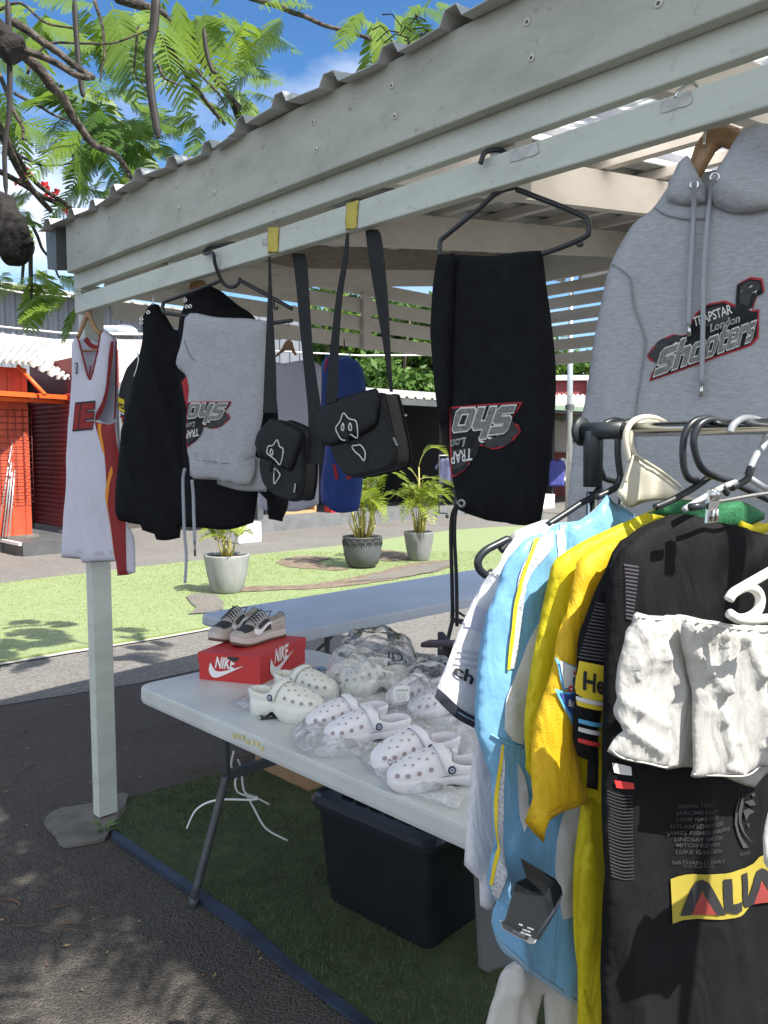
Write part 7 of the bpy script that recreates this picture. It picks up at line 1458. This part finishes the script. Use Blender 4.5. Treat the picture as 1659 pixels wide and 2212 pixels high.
for s, o, e in (('BRIAN TO\'O', (742, 362), (1028, 325)), ('JAROME LUAI', (725, 422), (1062, 384)), ('LIAM MARTIN', (733, 478), (1052, 442)), ('DYLAN EDWARDS', (690, 548), (1115, 498)), ('JAMES FISHER-HARRIS', (660, 612), (1183, 548)), ('LINDSAY SMITH', (722, 662), (1095, 618)), ('MITCH KENNY', (738, 712), (1075, 675)), ('LUKE GARNER', (735, 772), (1090, 735)), ('NATHAN CLEARY', (708, 872), (1115, 825)), ('CO-CAPTAIN', (798, 888), (1015, 868)), ('IVAN', (1292, 792), (1398, 780))):
    o2, e2 = py(o, e); PJ.text(s, o2, e2, (o2[0], o2[1] - (8.2 if s != 'CO-CAPTAIN' else 5)), .003, mb, .005)
PJ.patch(py((1290, 250), (1245, 380), (1242, 500), (1275, 610), (1330, 720), (1380, 715), (1310, 620), (1270, 500), (1270, 390)), .003, mb); PJ.patch(py((1320, 240), (1280, 400), (1290, 500), (1350, 610), (1435, 690), (1350, 590), (1310, 480), (1330, 330)), .003, mb)
for q in (((1340, 310), (1420, 290), (1450, 340), (1400, 350)), ((1330, 390), (1380, 370), (1440, 400), (1390, 430), (1360, 480)), ((1370, 510), (1395, 505), (1390, 555)), ((1400, 240), (1440, 230), (1430, 275))): PJ.patch(py(*q), .003, mb)
mb.build('tonal_lettering', mat('tonal grey print', (.042, .043, .046), .8), pj)
mb = MB(); PJ.patch([(1307, 1640), (1342, 1646), (1343, 1664), (1310, 1660)], .003, mb, mi=0, corner=80); PJ.patch([(1310, 1676), (1346, 1680), (1347, 1692), (1314, 1692)], .003, mb, mi=1, corner=80); mb.build('side_flash', [M_STW, mat('stripe red', (.6, .04, .04), .6)], pj)
mb = MB()
for k in range(26): y = 1700 + 7 * k; PJ.patch([(1300, y), (1325, y + 7), (1345, y + 5), (1345, y + 7), (1325, y + 9.5), (1300, y + 3)], .0022, mb, corner=80, g=.006)
mb.build('tonal_stripe', mat('tonal stripe', (.03, .03, .032), .8), pj)
for k in range(1):
    mb = MB()
    for j in range(15): y = 1215 + 8 * j; PJ.patch([(1330 + .2 * j, y), (1352 - .4 * j, y + 3), (1352 - .4 * j, y + 6.4), (1330 + .2 * j, y + 3.4)], .0025, mb, corner=80, g=.006)
    mb.build('shoulder_stripe', M_BST, pj)
# hangers of the front shirts
for lb, dp, q in (('black plastic hanger left of a pair near the grey hanger', 1.36, rz_((900, 590), (830, 570), (790, 480), (785, 300), (810, 190), (870, 120), (960, 95), (1000, 100))), ('black plastic hanger right of a pair near the grey hanger', 1.33, rz_((1150, 590), (1000, 540), (920, 470), (880, 360), (870, 250), (910, 150), (1000, 105), (1110, 122)))):
    h = hook_hanger(lb, rp(dp), q, .0062, M_HPLAS); pp_ = rp(dp)
    pl_tube('arm', pp_, rz_((990, 560), (860, 650), (700, 740), (560, 800)) if dp > 1.34 else rz_((1120, 580), (1250, 640), (1400, 710), (1500, 760)), 0, .0062, M_HPLAS, h)
gh_ = hook_hanger('grey plastic hanger with black grips and a metal clip', rp(1.27), rz_((1300, 560), (1310, 500), (1360, 390), (1430, 290), (1440, 200), (1400, 125), (1330, 95), (1250, 100), (1180, 150), (1155, 205)), .0058, M_GHANG)
plg = rp(1.27)
pl_tube('arm', plg, rz_((1310, 540), (1230, 590), (1100, 640), (900, 750), (790, 820)), 0, .0052, M_GHANG, gh_); pl_tube('arm', plg, rz_((1300, 560), (1390, 620), (1470, 660), (1560, 700)), 0, .0055, M_GHANG, gh_)
pl_tube('grip', plg, rz_((1320, 480), (1290, 560), (1240, 600), (1160, 640)), .001, .0072, M_HPLAS, gh_); pl_tube('grip', plg, rz_((1090, 630), (1130, 690), (1110, 640)), .001, .0056, M_HPLAS, gh_)
cm = mat('bright clip metal', (.55, .55, .54), .22, metal=1.0)
cl_ = thing('clip_hanger', 'steel trouser clip and wire bar gripping the black fabric', 'clip hanger', plg.w(*plg.uv(1488, 1100), .04))
pl_tube('wire_bar', plg, rz_((840, 760), (1000, 735), (1200, 700), (1460, 665), (1560, 655)), .03, .0032, cm, cl_); pl_tube('wire_hook', plg, rz_((1470, 360), (1430, 310), (1405, 240), (1420, 170), (1470, 140)), .02, .0028, cm, cl_)
mb = MB()
q = [plg.w(*plg.uv(*p), .045) for p in rz_((790, 650), (830, 638), (866, 660), (864, 760), (850, 800), (856, 895), (768, 905), (778, 800), (785, 740))]; mb.prism(q, -plg.N * .004); mb.build('clip_jaw', cm, cl_, fix=True)
mb = MB(); mb.lathe(plg.w(*plg.uv(*rz_((828, 690))[0]), .047), [(.001, .002), (.006, .002), (.008, 0), (.008, -.002)], 16, axis=plg.N); mb.tube([plg.w(*plg.uv(*p), .047) for p in rz_((812, 800), (806, 850), (804, 890))], .0022, 6); mb.tube([plg.w(*plg.uv(*p), .047) for p in rz_((838, 798), (838, 850), (840, 888))], .0022, 6); mb.build('clip_press', cm, cl_)
mb = MB(); mb.tube([plg.w(*plg.uv(*p), .04) for p in rz_((660, 785), (720, 778), (760, 770))], .0052, 10); mb.build('rubber_end', M_HPLAS, cl_)
# white gathered shorts with their white hanger, and the next white garment
def sk_(*p): return [(1289.3 + .2229 * x, 1261.8 + .2229 * y) for x, y in p]
def sg(*L): return [(sk_(a)[0], sk_(b)[0], w_ * .8, h_ * .62) for a, b, w_, h_ in L]
sk = thing('shorts', 'white cotton shorts with a gathered elastic waist, hanging in the right foreground', 'shorts', rp(1.215, .46).w(*rp(1.215, .46).uv(1480, 1500)))
M_SK2 = mat('crumpled cotton', (.56, .55, .52), .8, var=.05, vs=6, bump=.12, bs=500, trans=.25, wr=.3, ws=30)
HEMS = {7.0: [((330, 300), (420, 312), (500, 330), (605, 326)), ((115, 1600), (200, 1660), (420, 1700), (560, 1735), (630, 1748))], 9.0: [((805, 335), (1000, 366), (1250, 410), (1500, 422), (1660, 428)), ((905, 1830), (1150, 1842), (1375, 1822), (1525, 1745))]}
def shorts_part(nm, dp, px, segs, seed, amp, th, topy):
    pl = rp(dp, .46); tv = [pl.uv(*q) for q in sk_((355, 265), (1700, 415))]; rf = ridge_fn(pl, sg(*segs)); ff = folds_fn(amp, 8, seed, 2.0, fine=.0015)
    def f(u, v):
        t = tv[0][1] + (tv[1][1] - tv[0][1]) * (u - tv[0][0]) / (tv[1][0] - tv[0][0]); d = max(0, t - v); k = math.exp(-(d / .035) ** 2)
        n2 = noise.noise((u * 7, v * 2, seed)); g = (1 - abs(math.sin(u * 150 + 6 * n2))); return ff(u, v) * (1 - k * .8) + rf(u, v) + .007 * g * k + .0035 * g * math.exp(-d / .07)
    c = Cloth(pl, sk_(*px), th, .022, f, .0055); c.build(nm, M_SK2, sk)
    for q in HEMS.get(seed, ()):
        mb = MB(); mb.tube(smooth_curve([c.pt(*pl.uv(*w), .0008) for w in sk_(*q)], 8), .0012, 5); mb.build('hem_seam', mat('seam white', (.55, .54, .5), .8), sk)
    return c
shorts_part('back', 1.235, ((600, 300), (800, 290), (1000, 335), (1250, 385), (1659, 395), (1860, 410), (1860, 1640), (1620, 1800), (1500, 1965), (1380, 1930), (1200, 1860), (900, 1778), (620, 1775), (560, 1400), (560, 700)), (((760, 500), (740, 1100), .008, .008), ((860, 800), (880, 1500), .01, .008)), 4.0, .008, .01, 0)
shorts_part('leg', 1.205, ((355, 260), (420, 280), (500, 300), (600, 296), (620, 380), (645, 470), (690, 640), (698, 770), (725, 950), (742, 1100), (700, 1150), (650, 1235), (660, 1400), (680, 1560), (665, 1650), (640, 1770), (560, 1755), (420, 1718), (300, 1705), (180, 1670), (88, 1615), (130, 1530), (205, 1400), (165, 1330), (142, 1210), (160, 1080), (172, 900), (195, 720), (240, 500), (300, 380), (318, 290)),
    (((335, 380), (445, 665), .008, .016), ((275, 520), (322, 870), .007, .012), ((175, 1085), (330, 1190), .008, .014), ((330, 1190), (600, 1330), .014, .010), ((170, 1330), (535, 1590), .008, .018), ((560, 560), (700, 900), .012, .012), ((370, 480), (610, 440), .008, .009), ((320, 740), (640, 670), .008, .008), ((390, 800), (560, 775), .005, .007), ((220, 1640), (560, 1740), .008, .008), ((640, 1300), (660, 1650), .01, .010), ((470, 330), (440, 420), .006, .008)), 7.0, .0035, .018, 0)
shorts_part('leg', 1.203, ((800, 300), (900, 318), (1000, 336), (1130, 352), (1250, 380), (1400, 390), (1659, 398), (1860, 410), (1860, 1740), (1659, 1760), (1530, 1762), (1450, 1815), (1380, 1842), (1150, 1862), (950, 1872), (893, 1850), (918, 1780), (918, 1400), (912, 1050), (880, 900), (840, 740), (800, 560), (790, 420)),
    (((805, 350), (900, 580), .008, .014), ((890, 640), (1020, 830), .008, .018), ((1020, 830), (1165, 990), .008, .016), ((1160, 440), (1165, 1000), .007, .016), ((1160, 1000), (1160, 1280), .009, .012), ((1160, 1280), (1235, 1645), .009, .018), ((1335, 480), (1500, 840), .010, .020), ((1500, 840), (1535, 1420), .010, .016), ((1275, 400), (1190, 980), .009, .012), ((1510, 840), (1640, 760), .008, .014), ((1535, 1150), (1659, 1330), .010, .014), ((1240, 1750), (1380, 1835), .008, .012), ((1510, 1530), (1640, 1510), .008, .012), ((1050, 480), (1140, 470), .006, .008), ((1020, 1210), (1160, 1190), .005, .006), ((1210, 1500), (1360, 1505), .004, .005), ((1660, 520), (1780, 900), .012, .016)), 9.0, .0035, .018, 0)
pl = rp(1.12, .47); whg = thing('coat_hanger', 'white plastic hanger hook in front of the gathered shorts', 'hanger', pl.w(*pl.uv(1620, 1280)))
M_WHP = mat('white hanger plastic', (.72, .70, .63), .35, spec=.5)
pl_tube('arm', pl, rz_((1145, 1530), (1180, 1480), (1260, 1430), (1460, 1315), (1600, 1235)), .0, .0072, M_WHP, whg, 12); pl_tube('hook', pl, rz_((1240, 1440), (1310, 1430), (1375, 1470), (1395, 1540), (1370, 1620), (1300, 1670), (1220, 1680), (1150, 1640)), .0, .0072, M_WHP, whg, 12)
pl_tube('bar', pl, rz_((1240, 1685), (1330, 1690), (1460, 1680), (1600, 1675)), .0, .0072, M_WHP, whg, 12)
pl = rp(1.10, .47); ng = thing('shirt', 'white garment at the right edge, in front of the lettered panel', 'shirt', pl.w(*pl.uv(1690, 1800)))
Cloth(pl, [(1672, 1690), (1650, 1730), (1635, 1770), (1620, 1820), (1619, 1845), (1628, 1870), (1645, 1888), (1670, 1898), (1760, 1890), (1760, 1690)], .03, .05, fl(.015, 9, 2, 1, .006), .011).build('cloth', M_SKIRT, ng)
